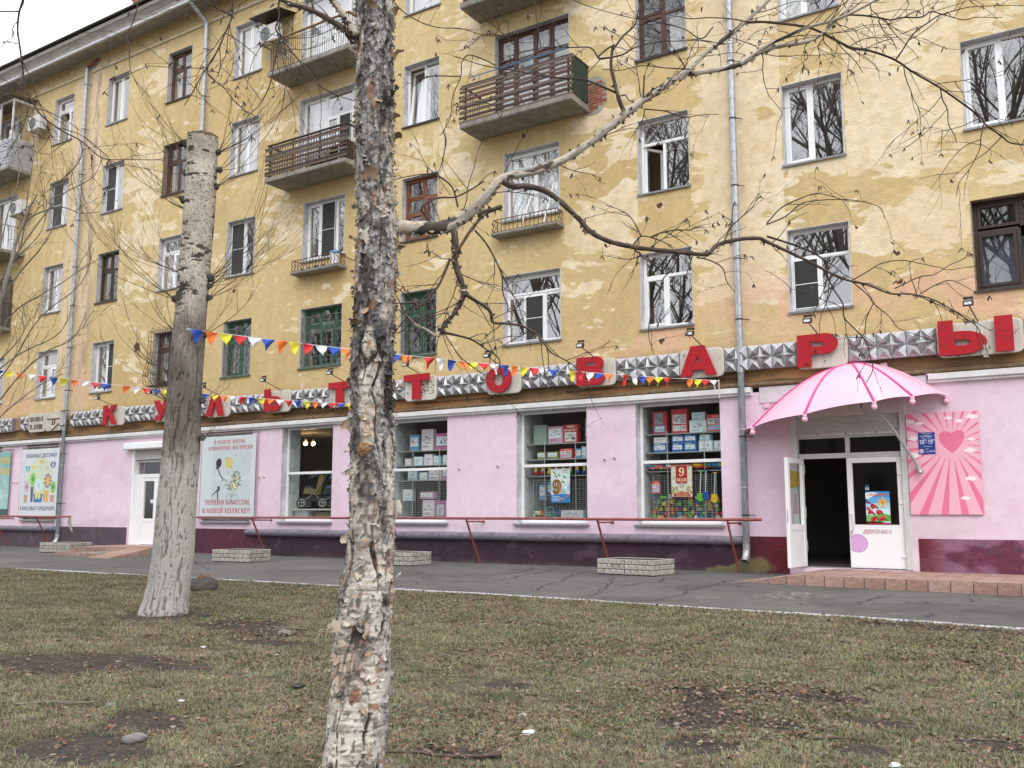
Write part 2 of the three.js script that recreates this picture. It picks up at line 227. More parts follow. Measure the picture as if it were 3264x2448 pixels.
const BLOB = [[-6.5, 8.8, 1.2, 2.4, 0.5], [-3.4, 9.4, 1.5, 1.6, 0.5], [-9.8, 9.6, 0.9, 1.5, 0.3], [-3.2, 6.6, 1.3, 0.6, 0.42], [-6.3, 12.2, 1.5, 1.2, 0.42], [-9.6, 12.8, 1, 1, 0.3], [-3.2, 11.3, 2, 0.8, 0.48], [-10.3, 6.9, 0.8, 0.7, 0.32], [-9.9, 7.7, 0.8, 0.5, 0.3], [-6.6, 6.6, 0.7, 0.8, 0.35], [-14.2, 13.9, 1.1, 1, 0.5], [-14.8, 10.9, 0.8, 0.55, 0.55], [-20.8, 9.4, 0.9, 0.9, 0.42], [-24.6, 10.6, 1.2, 1, 0.42], [-27.4, 10.2, 1, 1.2, 0.4], [-27.2, 12.5, 1, 1, 0.34], [-27.3, 5.4, 0.8, 0.8, 0.3], [-24, 7.6, 1.5, 0.6, 0.26], [-27, 15.6, 1, 1, 0.26], [-13.5, 9.6, 0.5, 0.5, 0.3], [-21, 12.7, 0.8, 0.6, 0.3]];
const SALMON = [[-6.3, 5.35, 1.3, 0.6], [-3.4, 5.5, 1.3, 0.5], [-9.4, 4.95, 1.4, 0.35], [-30.4, 5.6, 0.7, 0.9], [-8.4, 5.0, 0.4, 0.3], [-34, 5.0, 1.4, 0.5], [-2, 5, 0.8, 0.5]];
const inCol = x => { for (const [a, b] of COL) if (x > a - 0.02 && x < b + 0.02) return true; return false; };
function wallColor(x, y) {
  const big = fbm(x * 0.22 + 5, y * 0.22, 3) - 0.5, mid = fbm(x * 0.9 + 40, y * 0.9, 4) - 0.5, fine = fbm(x * 9, y * 9, 2) - 0.5;
  let c = mixc([196, 171, 120], [209, 187, 139], clamp(0.5 + 1.5 * big + 1.1 * mid));
  // drips and runs, long in y
  const run = fbm(x * 6 + 3, y * 0.35, 3); c = c.map(v => v * (1 + 0.06 * (run - 0.5)));
  let m = 0; for (const [a, b, sx, sy, k] of BLOB) { const q = ((x - a) / sx) ** 2 + ((y - b) / sy) ** 2; if (q < 7) m += k * Math.exp(-q * 0.6); }
  m = Math.min(m, 0.5) * 0.62;
  const below = inCol(x); if (below) m *= 0.35;
  const wx = x + 0.5 * (fbm(x * 0.9, y * 1.4 + 70, 3) - 0.5), wy = y + 0.1 * x + 0.35 * (fbm(x * 1.3, y * 0.8, 3) - 0.5);
  const pat = 0.5 * fbm(wx * 0.75 + 9, wy * 2.1 + 3, 5) + 0.5 * fbm(wx * 2.3, wy * 6.1, 6);
  const p = sst(0.0, 0.022, pat + m - 0.665), faint = sst(0.0, 0.2, pat + m - 0.6);
  const cream = mixc([236, 224, 198], [224, 205, 172], clamp(0.5 + 2 * mid));
  c = mixc(c, cream, Math.max(p * (0.6 + 0.4 * vn(x * 5, y * 9)), faint * 0.3));
  // pale bands where the downpipes have leaked
  for (const [a, w, k] of [[-30.9, 1.15, 0.8], [-24.3, 0.45, 0.3], [-6.7, 0.6, 0.25]]) { const e = Math.abs(x - a - 0.3 * (fbm(y * 0.8, a, 3) - 0.5)); const q = sst(w, w * 0.55, e) * k * (below ? 0.35 : 1); c = mixc(c, [222, 203, 178], q * (0.6 + 0.6 * mid + 0.3 * vn(x * 2, y * 1.1))); }
  { const e = Math.exp(-(((x + 30.25) / 0.28) ** 2)) * sst(4.6, 6, y); const q = e * sst(0.42, 0.66, fbm(x * 4, y * 0.9 + 4, 4)); c = mixc(c, [150, 128, 112], 0.65 * q); }
  let s = 0; for (const [a, b, sx, sy] of SALMON) s += Math.exp(-(((x - a) / sx) ** 2 + ((y - b) / sy) ** 2)); s = clamp(s) * sst(0.3, 0.62, fbm(x * 1.6 + 70, y * 2.2, 4));
  c = mixc(c, [220, 178, 150], 0.85 * s);
  // streaked washed runs under one window
  { const q = sst(0.9, 0.4, Math.abs(x + 15.3)) * sst(9.9, 10.4, y) * sst(11.5, 11.0, y); c = mixc(c, [232, 214, 180], 0.6 * q * sst(0.5, 0.62, fbm(x * 9, y * 0.5, 3))); }
  // the dirty strip behind and below the sign
  const d = sst(4.85, 4.1, y); if (d > 0) { const q = fbm(x * 1.1 + 8, y * 3.5, 4); c = mixc(c, mixc([176, 128, 84], [120, 94, 66], sst(0.4, 0.65, q)), d * 0.9); const k = sst(0.52, 0.7, fbm(x * 0.7 + 77, y * 6, 4)) * sst(4.1, 3.85, y); c = mixc(c, [74, 62, 50], 0.75 * k); }
  // small scars
  for (const [a, b, r] of [[-8.48, 8.02, 0.07], [-8.52, 4.94, 0.07], [-27.25, 6.6, 0.16], [-3.54, 6.16, 0.05], [-3.5, 5.6, 0.05], [-12.1, 10.5, 0.05], [-22.6, 7.9, 0.06]]) { const e = Math.hypot(x - a, y - b) + 0.06 * (vn(x * 20, y * 20) - 0.5); if (e < r) c = [96, 62, 46]; else if (e < r * 2) c = mixc(c, [222, 200, 170], 0.7 * (2 - e / r)); }
  // grey render smeared round reveals
  return c.map(v => v * (1 + 0.09 * fine + 0.02 * mid));
}
function wallGeo(xa, xb) {
  const sh = poly([[xa, WBOT], [xb, WBOT], [xb, WTOP], [xa, WTOP]]);
  for (const h of HOLES) if (h.x0 > xa && h.x1 < xb) sh.holes.push(poly([[h.x0, h.y0], [h.x0, h.y1], [h.x1, h.y1], [h.x1, h.y0]]));
  const g = new THREE.ExtrudeGeometry(sh, { depth: 0.5, bevelEnabled: false }); g.translate(0, 0, -0.5);
  const p = g.attributes.position, u = new Float32Array(p.count * 2);
  for (let i = 0; i < p.count; i++) { u[2 * i] = (p.getX(i) - xa) / (xb - xa); u[2 * i + 1] = (p.getY(i) - WBOT) / (WTOP - WBOT); }
  g.setAttribute('uv', new THREE.BufferAttribute(u, 2)); return g;
}
const wallBump = rep(bumpTex, 1, 1);
for (const [xa, xb, w] of [[-41, -24.3, 1100], [-24.3, -6.68, 2000], [-6.68, 4.2, 1400]]) {
  const t = tex(w, 1400, (i, j) => wallColor(mix(xa, xb, i / w), mix(WBOT, WTOP, j / 1400)));
  const bt = rep(bumpTex, 1.4 / (xb - xa), 1.4 / (WTOP - WBOT));
  part('wall', wallGeo(xa, xb), mat(0xffffff, 0.95, { map: t, bumpMap: bt, bumpScale: 0.012 }), B);
}
{ // the same wall running on past both sides of the picture
  const m = mat([0.56, 0.4, 0.17], 0.95, { map: grain, bumpMap: bump1, bumpScale: 0.01 });
  part('wall', bx(WX0, -41, WBOT, WTOP, -0.5, 0), m, B); part('wall', wallGeo(4.2, WX1), m, B);
}
// brick showing where plaster has fallen, brick by brick
const brickM = ['#b5735a', '#a86851', '#bd8166', '#97604d'].map(c => mat(c, 0.95, { map: fineGrain }));
const mortarM = mat([0.4, 0.37, 0.33], 1, { map: grain });
function brickPatch(cx, cy, inside, ext) {
  const r = mulberry(Math.round(cx * -31)), g = grp('exposed_brickwork', B);
  const ring = []; for (let a = 0; a < 40; a++) { const q = a / 40 * 6.2832; let d = 0.02; while (inside(cx + Math.cos(q) * d, cy + Math.sin(q) * d) && d < 2) d += 0.01; d += 0.06 + 0.05 * vn(a * 0.6, cx); ring.push([cx + Math.cos(q) * d, cy + Math.sin(q) * d]); }
  part('mortar', extr(poly(ring), 0.012, -0.006, 0.002), mortarM, g);
  for (let j = -12; j < 12; j++) for (let i = -10; i < 10; i++) { const w = 0.24, h = 0.068, x = cx + i * w + (j & 1) * 0.12, y = cy + j * h; if (inside(x, y) && (inside(x + w / 2.5, y) || inside(x - w / 2.5, y))) part('brick', rbx(x - w / 2 + 0.006, x + w / 2 - 0.008, y - h / 2 + 0.005, y + h / 2 - 0.006, 0.001, 0.013 + r() * 0.008, 0.004), brickM[r() * 4 | 0], g); }
}
brickPatch(-10.12, 11.0, (x, y) => ((x + 10.12) / 0.27) ** 2 + ((y - 11.0) / 0.4) ** 2 + 0.5 * (vn(x * 6, y * 6) - 0.5) < 1);
brickPatch(-30.75, 17.42, (x, y) => ((x + 30.75) / 0.42) ** 2 + ((y - 17.42 - 0.2 * (x + 30.75)) / 0.12) ** 2 < 1);
// ledge and worn band over the shop, roof cornice, moulding, roof
{
  const W = (n, g, m) => part(n, g, m, B);
  const ledge = mat([0.3, 0.2, 0.11], 0.95, { map: rep(grainTex, 0.6, 0.6), bumpMap: bump1, bumpScale: 0.02 });
  const lp = []; for (let i = 0; i <= 240; i++) { const x = mix(-48, WX1, i / 240), k = 0.016 * (fbm(x * 2.2, 3, 3) - 0.5); lp.push([x, 3.86 + 2 * k, 0.05 + k], [x, 3.79 + k, 0.075 + 2 * k]); }
  { const pos = [], idx = []; for (let i = 0; i < lp.length / 2; i++) { const a = lp[2 * i], b = lp[2 * i + 1]; pos.push(a[0], a[1] + 0.03, -0.01, ...a, ...b, b[0], b[1] - 0.03, -0.01); } for (let i = 0; i < lp.length / 2 - 1; i++) for (let k = 0; k < 3; k++) { const a = i * 4 + k, b = a + 4; idx.push(a, a + 1, b, a + 1, b + 1, b); } const g = new THREE.BufferGeometry(); g.setAttribute('position', new THREE.Float32BufferAttribute(pos, 3)); g.setIndex(idx); g.computeVertexNormals(); g.setAttribute('uv', new THREE.Float32BufferAttribute(new Float32Array(pos.length / 3 * 2), 2)); uvBox(g); W('ledge', g, ledge); }
  const cornM = mat([0.8, 0.81, 0.81], 0.85, { map: soft });
  for (const [a, b] of [[-48, -31.2], [-31.15, -24.2], [-24.15, -16], [-15.95, -6.5], [-3.1, WX1]]) W('shop_cornice', [rbx(a, b, 3.65, 3.765, -0.05, 0.12, 0.01), rbx(a, b, 3.6, 3.65, -0.05, 0.075, 0.006)], cornM);
  W('shop_cornice', rbx(-6.35, -3.14, 3.42, 3.76, -0.05, 0.03, 0.01), mat([0.66, 0.63, 0.65], 0.85, { map: soft }));
  const mould = mat([0.72, 0.66, 0.5], 0.9, { map: soft });
  W('moulding', [rbx(-48, -30.98, 17.07, 17.15, -0.02, 0.07, 0.02), rbx(-30.7, WX1, 17.07, 17.15, -0.02, 0.07, 0.02)], mould);
  const cm = mat([0.42, 0.4, 0.37], 0.9, { map: rep(grainTex, 1.6, 0.5), bumpMap: bump1, bumpScale: 0.01 }), soff = mat([0.33, 0.29, 0.25], 0.95, { map: grain }), fas = mat([0.62, 0.64, 0.65], 0.85, { map: soft });
  const prof = new THREE.Shape(); // cross-section z (out) / y
  prof.moveTo(-0.3, 17.72); prof.lineTo(0.62, 17.66); prof.lineTo(0.62, 17.6); prof.lineTo(0.7, 17.58); prof.lineTo(0.72, 17.72); prof.quadraticCurveTo(0.75, 17.86, 0.86, 17.95); prof.lineTo(0.88, 18.06); prof.lineTo(-0.3, 18.1); prof.closePath();
  const ext = (s, a, b) => { const g = new THREE.ExtrudeGeometry(s, { depth: b - a, bevelEnabled: false, curveSegments: 6 }); g.rotateY(-Math.PI / 2); g.translate(b, 0, 0); const q = new Float32Array(g.attributes.position.array); g.scale(1, 1, 1); return uvBox(g); };
  const eg = new THREE.ExtrudeGeometry(prof, { depth: WX1 + 48, bevelEnabled: false, curveSegments: 6 }); // shape x->z, extrude -> x
  { const p = eg.attributes.position; for (let i = 0; i < p.count; i++) { const z = p.getX(i), y = p.getY(i), x = p.getZ(i); p.setXYZ(i, -48 + x, y, z); } eg.index = null; const ix = []; for (let i = 0; i < p.count; i += 3) ix.push(i, i + 2, i + 1); eg.setIndex(ix); eg.computeVertexNormals(); uvBox(eg); W('roof_cornice', eg, cm); }
  W('cornice_lip', rbx(-48, WX1, 17.57, 17.665, 0.64, 0.735, 0.01), fas);
  const rg = bx(-48, WX1, -0.02, 0.02, -7.2, 0); rg.rotateX(0.42); rg.translate(0, 18.15, 0.98); W('roof', rg, mat([0.13, 0.125, 0.12], 0.8, { map: streak }));
  const rg2 = bx(-48, WX1, -0.02, 0.02, 0, 7.2); rg2.rotateX(-0.42); rg2.translate(0, 18.15, -12.2); W('roof', rg2, mat([0.13, 0.125, 0.12], 0.8, { map: streak }));
  W('gable_wall', extr(poly([[-48, 0], [-47.6, 0], [-47.6, 17.7], [-48, 17.7]]), 11.6, -11.6, 0), M.greyReveal);
  W('back_wall', bx(-48, WX1, 0, 17.7, -11.9, -11.6), M.greyReveal); W('gable_wall', bx(WX1 - 0.3, WX1, 0, 17.7, -11.6, -0.5), M.greyReveal);
  // floors and room walls behind the facade
  for (const y of [3.78, 7.35, 10.6, 13.85, 17.2]) W('floor_slab', bx(-47.6, WX1 - 0.3, y, y + 0.22, -11.6, -0.501), M.room);
  for (let i = 0; i < COL.length - 1; i++) { const x = (COL[i][1] + COL[i + 1][0]) / 2; W('partition_wall', bx(x - 0.06, x + 0.06, 4.0, 17.2, -6, -0.501), M.room); }
  W('partition_wall', bx(-47.6, WX1 - 0.3, 4.0, 17.2, -6.1, -6), M.room); W('partition_wall', bx(-39.1, -39.0, 4.0, 17.2, -6, -0.501), M.room);
  W('shop_ceiling', bx(-47.6, WX1 - 0.3, 3.6, 3.775, -7, -0.32), M.shopRoom); W('shop_floor', bx(-47.6, WX1 - 0.3, -0.1, 0.125, -7, -0.3), M.shopRoom); W('shop_back_wall', bx(-47.6, WX1 - 0.3, 0.125, 3.6, -7.1, -7), M.shopRoom);
  // chimney
  const ch = grp('chimney', B); const cr = mulberry(9);
  part('shaft', bx(-31.1, -29.9, 18, 21.2, -2.4, -1.7), mortarM, ch);
  for (let j = 0; j < 22; j++) for (let i = 0; i < 5; i++) part('brick', rbx(-31.1 + i * 0.24 + (j & 1) * 0.1 - 0.1, -31.1 + i * 0.24 + 0.22 + (j & 1) * 0.1 - 0.1, 19.1 + j * 0.095, 19.1 + j * 0.095 + 0.083, -1.72, -1.688, 0.004), brickM[cr() * 4 | 0], ch);
}
// ---------------------------------------------------------------- upper windows
const wr = mulberry(2024);
function waves(x0, x1, y0, y1, z, n = 14, amp = 0.025) { const g = new THREE.PlaneGeometry(x1 - x0, y1 - y0, n * 4, 1); g.translate((x0 + x1) / 2, (y0 + y1) / 2, z); const p = g.attributes.position; for (let i = 0; i < p.count; i++) p.setZ(i, z + amp * Math.sin((p.getX(i) - x0) / (x1 - x0) * n * 6.28) + 0.01 * Math.sin(p.getX(i) * 31)); g.computeVertexNormals(); return g; }
function pane(x0, x1, y0, y1, z, parent, m = M.glass) { const g = new THREE.PlaneGeometry(x1 - x0, y1 - y0).toNonIndexed(); const o = part('pane', g, m, parent); o.position.set((x0 + x1) / 2, (y0 + y1) / 2, z); o.rotation.set((wr() - 0.5) * 0.012, (wr() - 0.5) * 0.016, 0); return o; }
const ring = (x0, x1, y0, y1, z0, z1, w) => [rbx(x0, x0 + w, y0, y1, z0, z1), rbx(x1 - w, x1, y0, y1, z0, z1), rbx(x0 + w, x1 - w, y1 - w, y1, z0, z1), rbx(x0 + w, x1 - w, y0, y0 + w, z0, z1)];
// layouts: lights as [u0,u1,v0,v1] in the frame
const LAY = {
  p2: (m = 0.5) => [[0, m, 0, 1], [m, 1, 0, 1]],
  pT: (m = 0.5, t = 0.7) => [[0, 1, t, 1], [0, m, 0, t], [m, 1, 0, t]],
  p3T: (a = 0.31, b = 0.68, t = 0.7) => [[0, 1, t, 1], [0, a, 0, t], [a, b, 0, t], [b, 1, 0, t]],
  p3: (a = 0.34, b = 0.72) => [[0, a, 0, 1], [a, b, 0, 1], [b, 1, 0, 1]],
  wT: (m = 0.55, t = 0.66) => [[0, 0.5, t, 1], [0.5, 1, t, 1], [0, m, 0, t], [m, 1, 0, t]],
  w3T: () => [[0, 0.38, 0.7, 1], [0.38, 0.74, 0.7, 1], [0.74, 1, 0.7, 1], [0, 0.38, 0, 0.7], [0.38, 0.74, 0, 0.7], [0.74, 1, 0, 0.7]],
};
function win(h, o) {
  const { x0, x1, y0, y1 } = h, w = grp('window', B, o.label), zf = o.z ?? -0.17, fm = o.frame ?? M.pvc, fw = o.fw ?? 0.055, sw = o.sw ?? 0.058, D = 0.07;
  if (o.reveal !== null) { const t = 0.012, rm = o.reveal ?? M.reveal, e = 0.004; part('reveal', [bx(x0 - 0.001, x0 + t, y0, y1, zf, e), bx(x1 - t, x1 + 0.001, y0, y1, zf, e), bx(x0 + t, x1 - t, y1 - t, y1 + 0.001, zf, e)], rm, w); }
  const a0 = x0 + 0.012, a1 = x1 - 0.012, b0 = y0 + 0.03, b1 = y1 - 0.012, fr = [ring(a0, a1, b0, b1, zf - D, zf, fw)];
  const lights = o.lay ?? LAY.p2(); const X = u => mix(a0 + fw / 2, a1 - fw / 2, u), Y = v => mix(b0 + fw / 2, b1 - fw / 2, v);
  for (const [k, [u0, u1, v0, v1]] of lights.entries()) {
    const p0 = X(u0) + fw / 2, p1 = X(u1) - fw / 2, q0 = Y(v0) + fw / 2, q1 = Y(v1) - fw / 2;
    if (u1 < 0.99) fr.push(rbx(X(u1) - fw / 2 - 0.001, X(u1) + fw / 2 + 0.001, q0 - fw / 2, q1 + fw / 2, zf - D + 0.002, zf - 0.002));
    if (v1 < 0.99) fr.push(rbx(p0 - fw / 2, p1 + fw / 2, Y(v1) - fw / 2 - 0.001, Y(v1) + fw / 2 + 0.001, zf - D + 0.003, zf - 0.003));
    if (o.open && o.open[k]) { // a sash turned into the room about its hinge side
      const s = grp('open_sash', w), wd = p1 - p0, ht = q1 - q0; part('sash_frame', ring(0, wd, 0, ht, -0.03, 0.03, sw), fm, w).position.set(p0, q0, zf - 0.05);
      const f = w.children[w.children.length - 1], g = pane(sw, wd - sw, sw, ht - sw, 0, w); w.remove(s);
      g.position.set(0, 0, 0); g.geometry = new THREE.PlaneGeometry(wd - 2 * sw, ht - 2 * sw).translate(wd / 2, ht / 2, 0);
      for (const q of [f, g]) { q.position.set(p0, q0, zf - 0.06); if (o.open[k] === 'tilt') q.rotation.set(-0.09, 0, 0); else { q.rotation.set(0, 0.95, 0); } }
      continue;
    }
    const sash = o.sash ? o.sash[k] : k % 2 === 0; const s = sash ? sw : 0.012;
    fr.push(ring(p0, p1, q0, q1, zf - 0.05, sash ? zf + 0.012 : zf - 0.01, s));
    if (o.net && o.net[k]) { const n = grp('x', w); w.remove(n); part('insect_screen', bx(p0 + 0.01, p1 - 0.01, q0 + 0.01, q1 - 0.01, zf + 0.016, zf + 0.019), M.netSee, w); part('screen_frame', [ring(p0, p1, q0, q1, zf + 0.0135, zf + 0.028, 0.022), bx(p0 + 0.022, p1 - 0.022, (q0 + q1) / 2 - 0.008, (q0 + q1) / 2 + 0.008, zf + 0.0145, zf + 0.026)], o.netFrame ?? fm, w); }
    pane(p0 + s, p1 - s, q0 + s, q1 - s, zf - 0.025, w, fm === M.pvc ? M.glass : M.oldGlass);
  }
  part('frame', fr, fm, w);
  if (o.sill !== null) { const g = bx(x0 - 0.03, x1 + 0.03, -0.012, 0.012, -0.01, 0.15 - 0.0); g.rotateX(0.1); g.translate(0, y0 + 0.012, -0.095); const lip = bx(x0 - 0.03, x1 + 0.03, y0 - 0.03, y0 - 0.005, 0.045, 0.05); part('sill', [g, bx(x0 + 0.002, x1 - 0.002, y0 - 0.02, y0 + 0.02, zf - 0.06, 0.02), lip], o.sill ?? M.sill, w); }
  for (const c of o.curtain ?? []) part('curtain', waves(mix(a0, a1, c[0]), mix(a0, a1, c[1]), mix(b0, b1, c[2] ?? 0), mix(b0, b1, c[3] ?? 1), zf - 0.22 - 0.04 * wr(), Math.max(3, Math.round(10 * (c[1] - c[0]))), c[5] ?? 0.02), c[4] ?? M.curtain, w);
  return w;
}
M.netSee = new THREE.MeshPhysicalMaterial({ color: 0x3c4043, roughness: 1, transmission: 0.45, thickness: 0 });
M.darkCurtain = mat([0.1, 0.13, 0.17], 0.95); M.brownCurtain = mat([0.14, 0.1, 0.085], 0.95);
const H = (c, f) => HOLES.find(h => h.c === c && h.f === f);
const GR = M.greyReveal;
// fifth floor
win(H(1, 5), { lay: LAY.pT(0.6, 0.72), label: 'white window with a top light', curtain: [[0, 1, 0, 0.6]] });
win(H(2, 5), { lay: LAY.p2(0.52), reveal: GR, curtain: [[0.5, 1]] });
win(H(3, 5), { lay: LAY.wT(), frame: M.brown, reveal: GR, sill: M.darkSill, label: 'old brown timber window', curtain: [[0, 1, 0.05, 0.95]] });
win(H(4, 5), { lay: LAY.p2(0.5), curtain: [[0, 1]] });
win(H(6, 5), { lay: LAY.p2(0.55), curtain: [[0, 1]] });
win(H(8, 5), { lay: LAY.p2(0.45) }); win(H(9, 5), { lay: LAY.p2(0.45) }); win(H(10, 5), { lay: LAY.p2(0.45) });
// fourth floor
win(H(1, 4), { lay: LAY.p2(0.58), reveal: GR, net: [1, 0], curtain: [[0.5, 1, 0, 1, M.blind]] });
win(H(2, 4), { lay: LAY.p2(0.5), net: [1, 0], curtain: [[0, 1]] });
win(H(3, 4), { lay: LAY.wT(), frame: M.brown, reveal: M.brownReveal, sill: M.darkSill, label: 'old brown timber window' });
win(H(4, 4), { lay: LAY.p2(0.5), reveal: M.reveal, curtain: [[0, 0.6]] });
win(H(6, 4), { lay: LAY.p2(0.5), open: ['tilt', 0], sash: [1, 0], sill: M.darkSill, label: 'white window tilted open on one side', curtain: [[0.1, 0.5, 0, 0.8, M.blind]] });
win(H(8, 4), { lay: LAY.wT(0.52, 0.62), frame: M.brown, sill: M.darkSill, label: 'old brown timber window with a small vent pane', curtain: [[0.55, 1, 0, 0.62]] });
win(H(9, 4), { lay: LAY.p2(0.42), curtain: [[0, 0.3]] }); win(H(10, 4), { lay: LAY.p2(0.45) });
// third floor
win(H(1, 3), { lay: LAY.p2(0.55), reveal: GR, curtain: [[0, 1, 0, 1, M.brownCurtain]] });
win(H(2, 3), { lay: LAY.wT(), frame: M.darkBrown, reveal: GR, sill: M.darkSill, label: 'weathered dark timber window' });
win(H(3, 3), { lay: LAY.pT(0.5, 0.7), curtain: [[0, 1]] });
win(H(4, 3), { lay: LAY.p2(0.52), net: [1, 0], curtain: [[0.6, 1]] });
win(H(5, 3), { lay: LAY.p3(), net: [0, 1, 0], label: 'wide white window in three lights' });
win(H(6, 3), { lay: [[0, 0.55, 0.68, 1], [0, 0.55, 0.44, 0.68], [0, 0.55, 0, 0.44], [0.55, 1, 0.68, 1], [0.55, 1, 0, 0.68]], frame: M.orangeBrown, sill: M.darkSill, label: 'orange brown timber window', curtain: [[0.55, 0.85]] });
win(H(7, 3), { lay: LAY.pT(0.5, 0.74), curtain: [[0, 1, 0, 0.98, M.blind, 0.012]], label: 'wide white window with pale blind' });
win(H(8, 3), { lay: LAY.pT(0.46, 0.69), open: [0, 1, 0], sash: [0, 1, 0], label: 'white window with one sash open' });
win(H(9, 3), { lay: LAY.p2(0.45) });
win(H(10, 3), { lay: [[0, 0.4, 0, 1], [0.4, 1, 0, 1]] });
// second floor
win(H(0, 2), { lay: LAY.pT() });
win(H(1, 2), { lay: LAY.pT(0.5, 0.66), curtain: [[0, 0.4, 0, 0.7]] });
win(H(2, 2), { lay: LAY.p2(0.56), net: [0, 1] });
win(H(7, 2), { lay: LAY.p3T(), net: [0, 0, 1, 0], label: 'wide white window in four lights' });
win(H(8, 2), { lay: LAY.pT(0.47, 0.7), sash: [0, 1, 0], label: 'white window with a top light' });
win(H(9, 2), { lay: LAY.pT(0.48, 0.66), sash: [0, 1, 0], net: [0, 1, 0], curtain: [[0, 0.5, 0, 0.66, mat([0.4, 0.36, 0.3], 0.9)]] });
win(H(10, 2), { lay: [[0, 0.5, 0.68, 1], [0.5, 1, 0.68, 1], [0, 0.46, 0, 0.66], [0.54, 1, 0, 0.66]], frame: M.darkBrown, reveal: M.brownReveal, sill: M.darkSill, fw: 0.07, sw: 0.06, label: 'wide dark brown timber window with floral curtain', curtain: [[0, 1, 0, 0.6, M.darkCurtain]] });
for (const c of [11, 12]) for (const f of [2, 3, 4, 5]) win(H(c, f), { lay: LAY.p2(0.5) });
for (const f of [3, 4, 5]) win(H(0, f), { lay: LAY.p2(0.55), curtain: [[0, 1]] });
// barred green windows
function spiralBar(x, y, s, dir, z) { const pts = []; for (let i = 0; i <= 12; i++) { const a = i / 12 * 4.6, r = s * (1 - i / 15); pts.push([x + dir * (r * Math.cos(a) - s), y + r * Math.sin(a), z]); } return tube(pts, 0.006, 4); }
function grille(h, m, z = -0.05, curls = true) {
  const { x0, x1, y0, y1 } = h, g = [], w = x1 - x0, t = y1 - 0.26 * (y1 - y0) * 0.55;
  g.push(ring(x0 + 0.015, x1 - 0.015, y0 + 0.03, t, z - 0.008, z + 0.008, 0.022), bx(x0 + 0.037, x1 - 0.037, mix(y0, t, 0.7), mix(y0, t, 0.7) + 0.014, z - 0.007, z + 0.007), bx(x0 + 0.037, x1 - 0.037, mix(y0, t, 0.22), mix(y0, t, 0.22) + 0.012, z - 0.007, z + 0.007));
  const n = Math.round(w / 0.2);
  for (let i = 0; i < n; i++) {
    const cx = x0 + (i + 0.5) * w / n, ht = t - y0, hw = w / n / 2;
    g.push(cyl([cx + hw, y0 + 0.04, z], [cx + hw, t, z], 0.006, 4));
    if (curls) for (const s of [-1, 1]) {
      g.push(tube(smoothPath([[cx, y0 + ht * 0.97, z], [cx + s * hw * 0.55, y0 + ht * 0.86, z], [cx + s * hw * 0.2, y0 + ht * 0.74, z], [cx + s * hw * 0.75, y0 + ht * 0.66, z]], 4), 0.007, 4));
      g.push(tube(smoothPath([[cx, y0 + ht * 0.68, z], [cx + s * hw * 0.95, y0 + ht * 0.52, z], [cx + s * hw * 0.15, y0 + ht * 0.38, z], [cx + s * hw * 0.9, y0 + ht * 0.24, z]], 5), 0.008, 4));
      g.push(spiralBar(cx + s * hw * 0.1, y0 + ht * 0.5, hw * 0.5, s, z), spiralBar(cx + s * hw * 0.2, y0 + ht * 0.12, hw * 0.45, -s, z));
      g.push(tube(smoothPath([[cx, y0 + 0.03, z], [cx + s * hw * 0.8, y0 + ht * 0.1, z], [cx + s * hw * 0.2, y0 + ht * 0.22, z]], 4), 0.007, 4));
    }
  }
  return g;
}
for (const c of [4, 5, 6]) { const h = H(c, 2), w = win(h, { lay: c === 5 ? LAY.w3T() : LAY.wT(0.52, 0.68), frame: M.green, reveal: M.greyReveal, sill: mat([0.1, 0.15, 0.11], 0.6), fw: 0.06, sw: 0.055, z: -0.2, label: 'green timber window behind an ornamental iron grille', curtain: c === 5 ? [[0, 1, 0.62, 0.8]] : [] }); part('grille', grille(h, M.greyIron), M.greyIron, w); }
{ // bulging basket grille on the dark timber window
  const h = H(3, 2), w = win(h, { lay: LAY.wT(0.52, 0.68), frame: M.brown, reveal: M.greyReveal, sill: M.darkSill, label: 'brown timber window behind a bulging black iron grille', curtain: [[0, 1, 0, 0.7]] }), g = [], x0 = h.x0 - 0.06, x1 = h.x1 + 0.06;
  const prof = (x, z1) => smoothPath([[x, h.y1 + 0.05, 0.02], [x, h.y1 + 0.03, z1 * 0.5], [x, h.y1 - 0.25, z1 * 0.6], [x, h.y0 + 0.75, z1 * 0.72], [x, h.y0 + 0.3, z1 * 1.2], [x, h.y0 + 0.02, z1 * 0.9], [x, h.y0 - 0.05, 0.02]], 4);
  for (let i = 0; i <= 10; i++) { const x = mix(x0, x1, i / 10); g.push(tube(prof(x, 0.26), 0.0075, 5)); }
  for (const [y, z] of [[h.y1 + 0.03, 0.13], [h.y1 - 0.3, 0.158], [h.y0 + 0.75, 0.187], [h.y0 + 0.3, 0.312], [h.y0 - 0.02, 0.2]]) g.push(cyl([x0 - 0.02, y, z], [x1 + 0.02, y, z], 0.009, 5), cyl([x0, y, 0], [x0, y, z], 0.008, 5), cyl([x1, y, 0], [x1, y, z], 0.008, 5));
  for (let i = 0; i < 5; i++) { const x = mix(x0, x1, (i + 0.5) / 5); for (const s of [-1, 1]) g.push(spiralBar(x, h.y0 + 1.0, 0.09, s, 0.19), spiralBar(x, h.y1 + 0.09, 0.06, s, 0.1), spiralBar(x, h.y0 + 0.32, 0.08, s, 0.315)); }
  part('grille', g, M.iron, w);
}
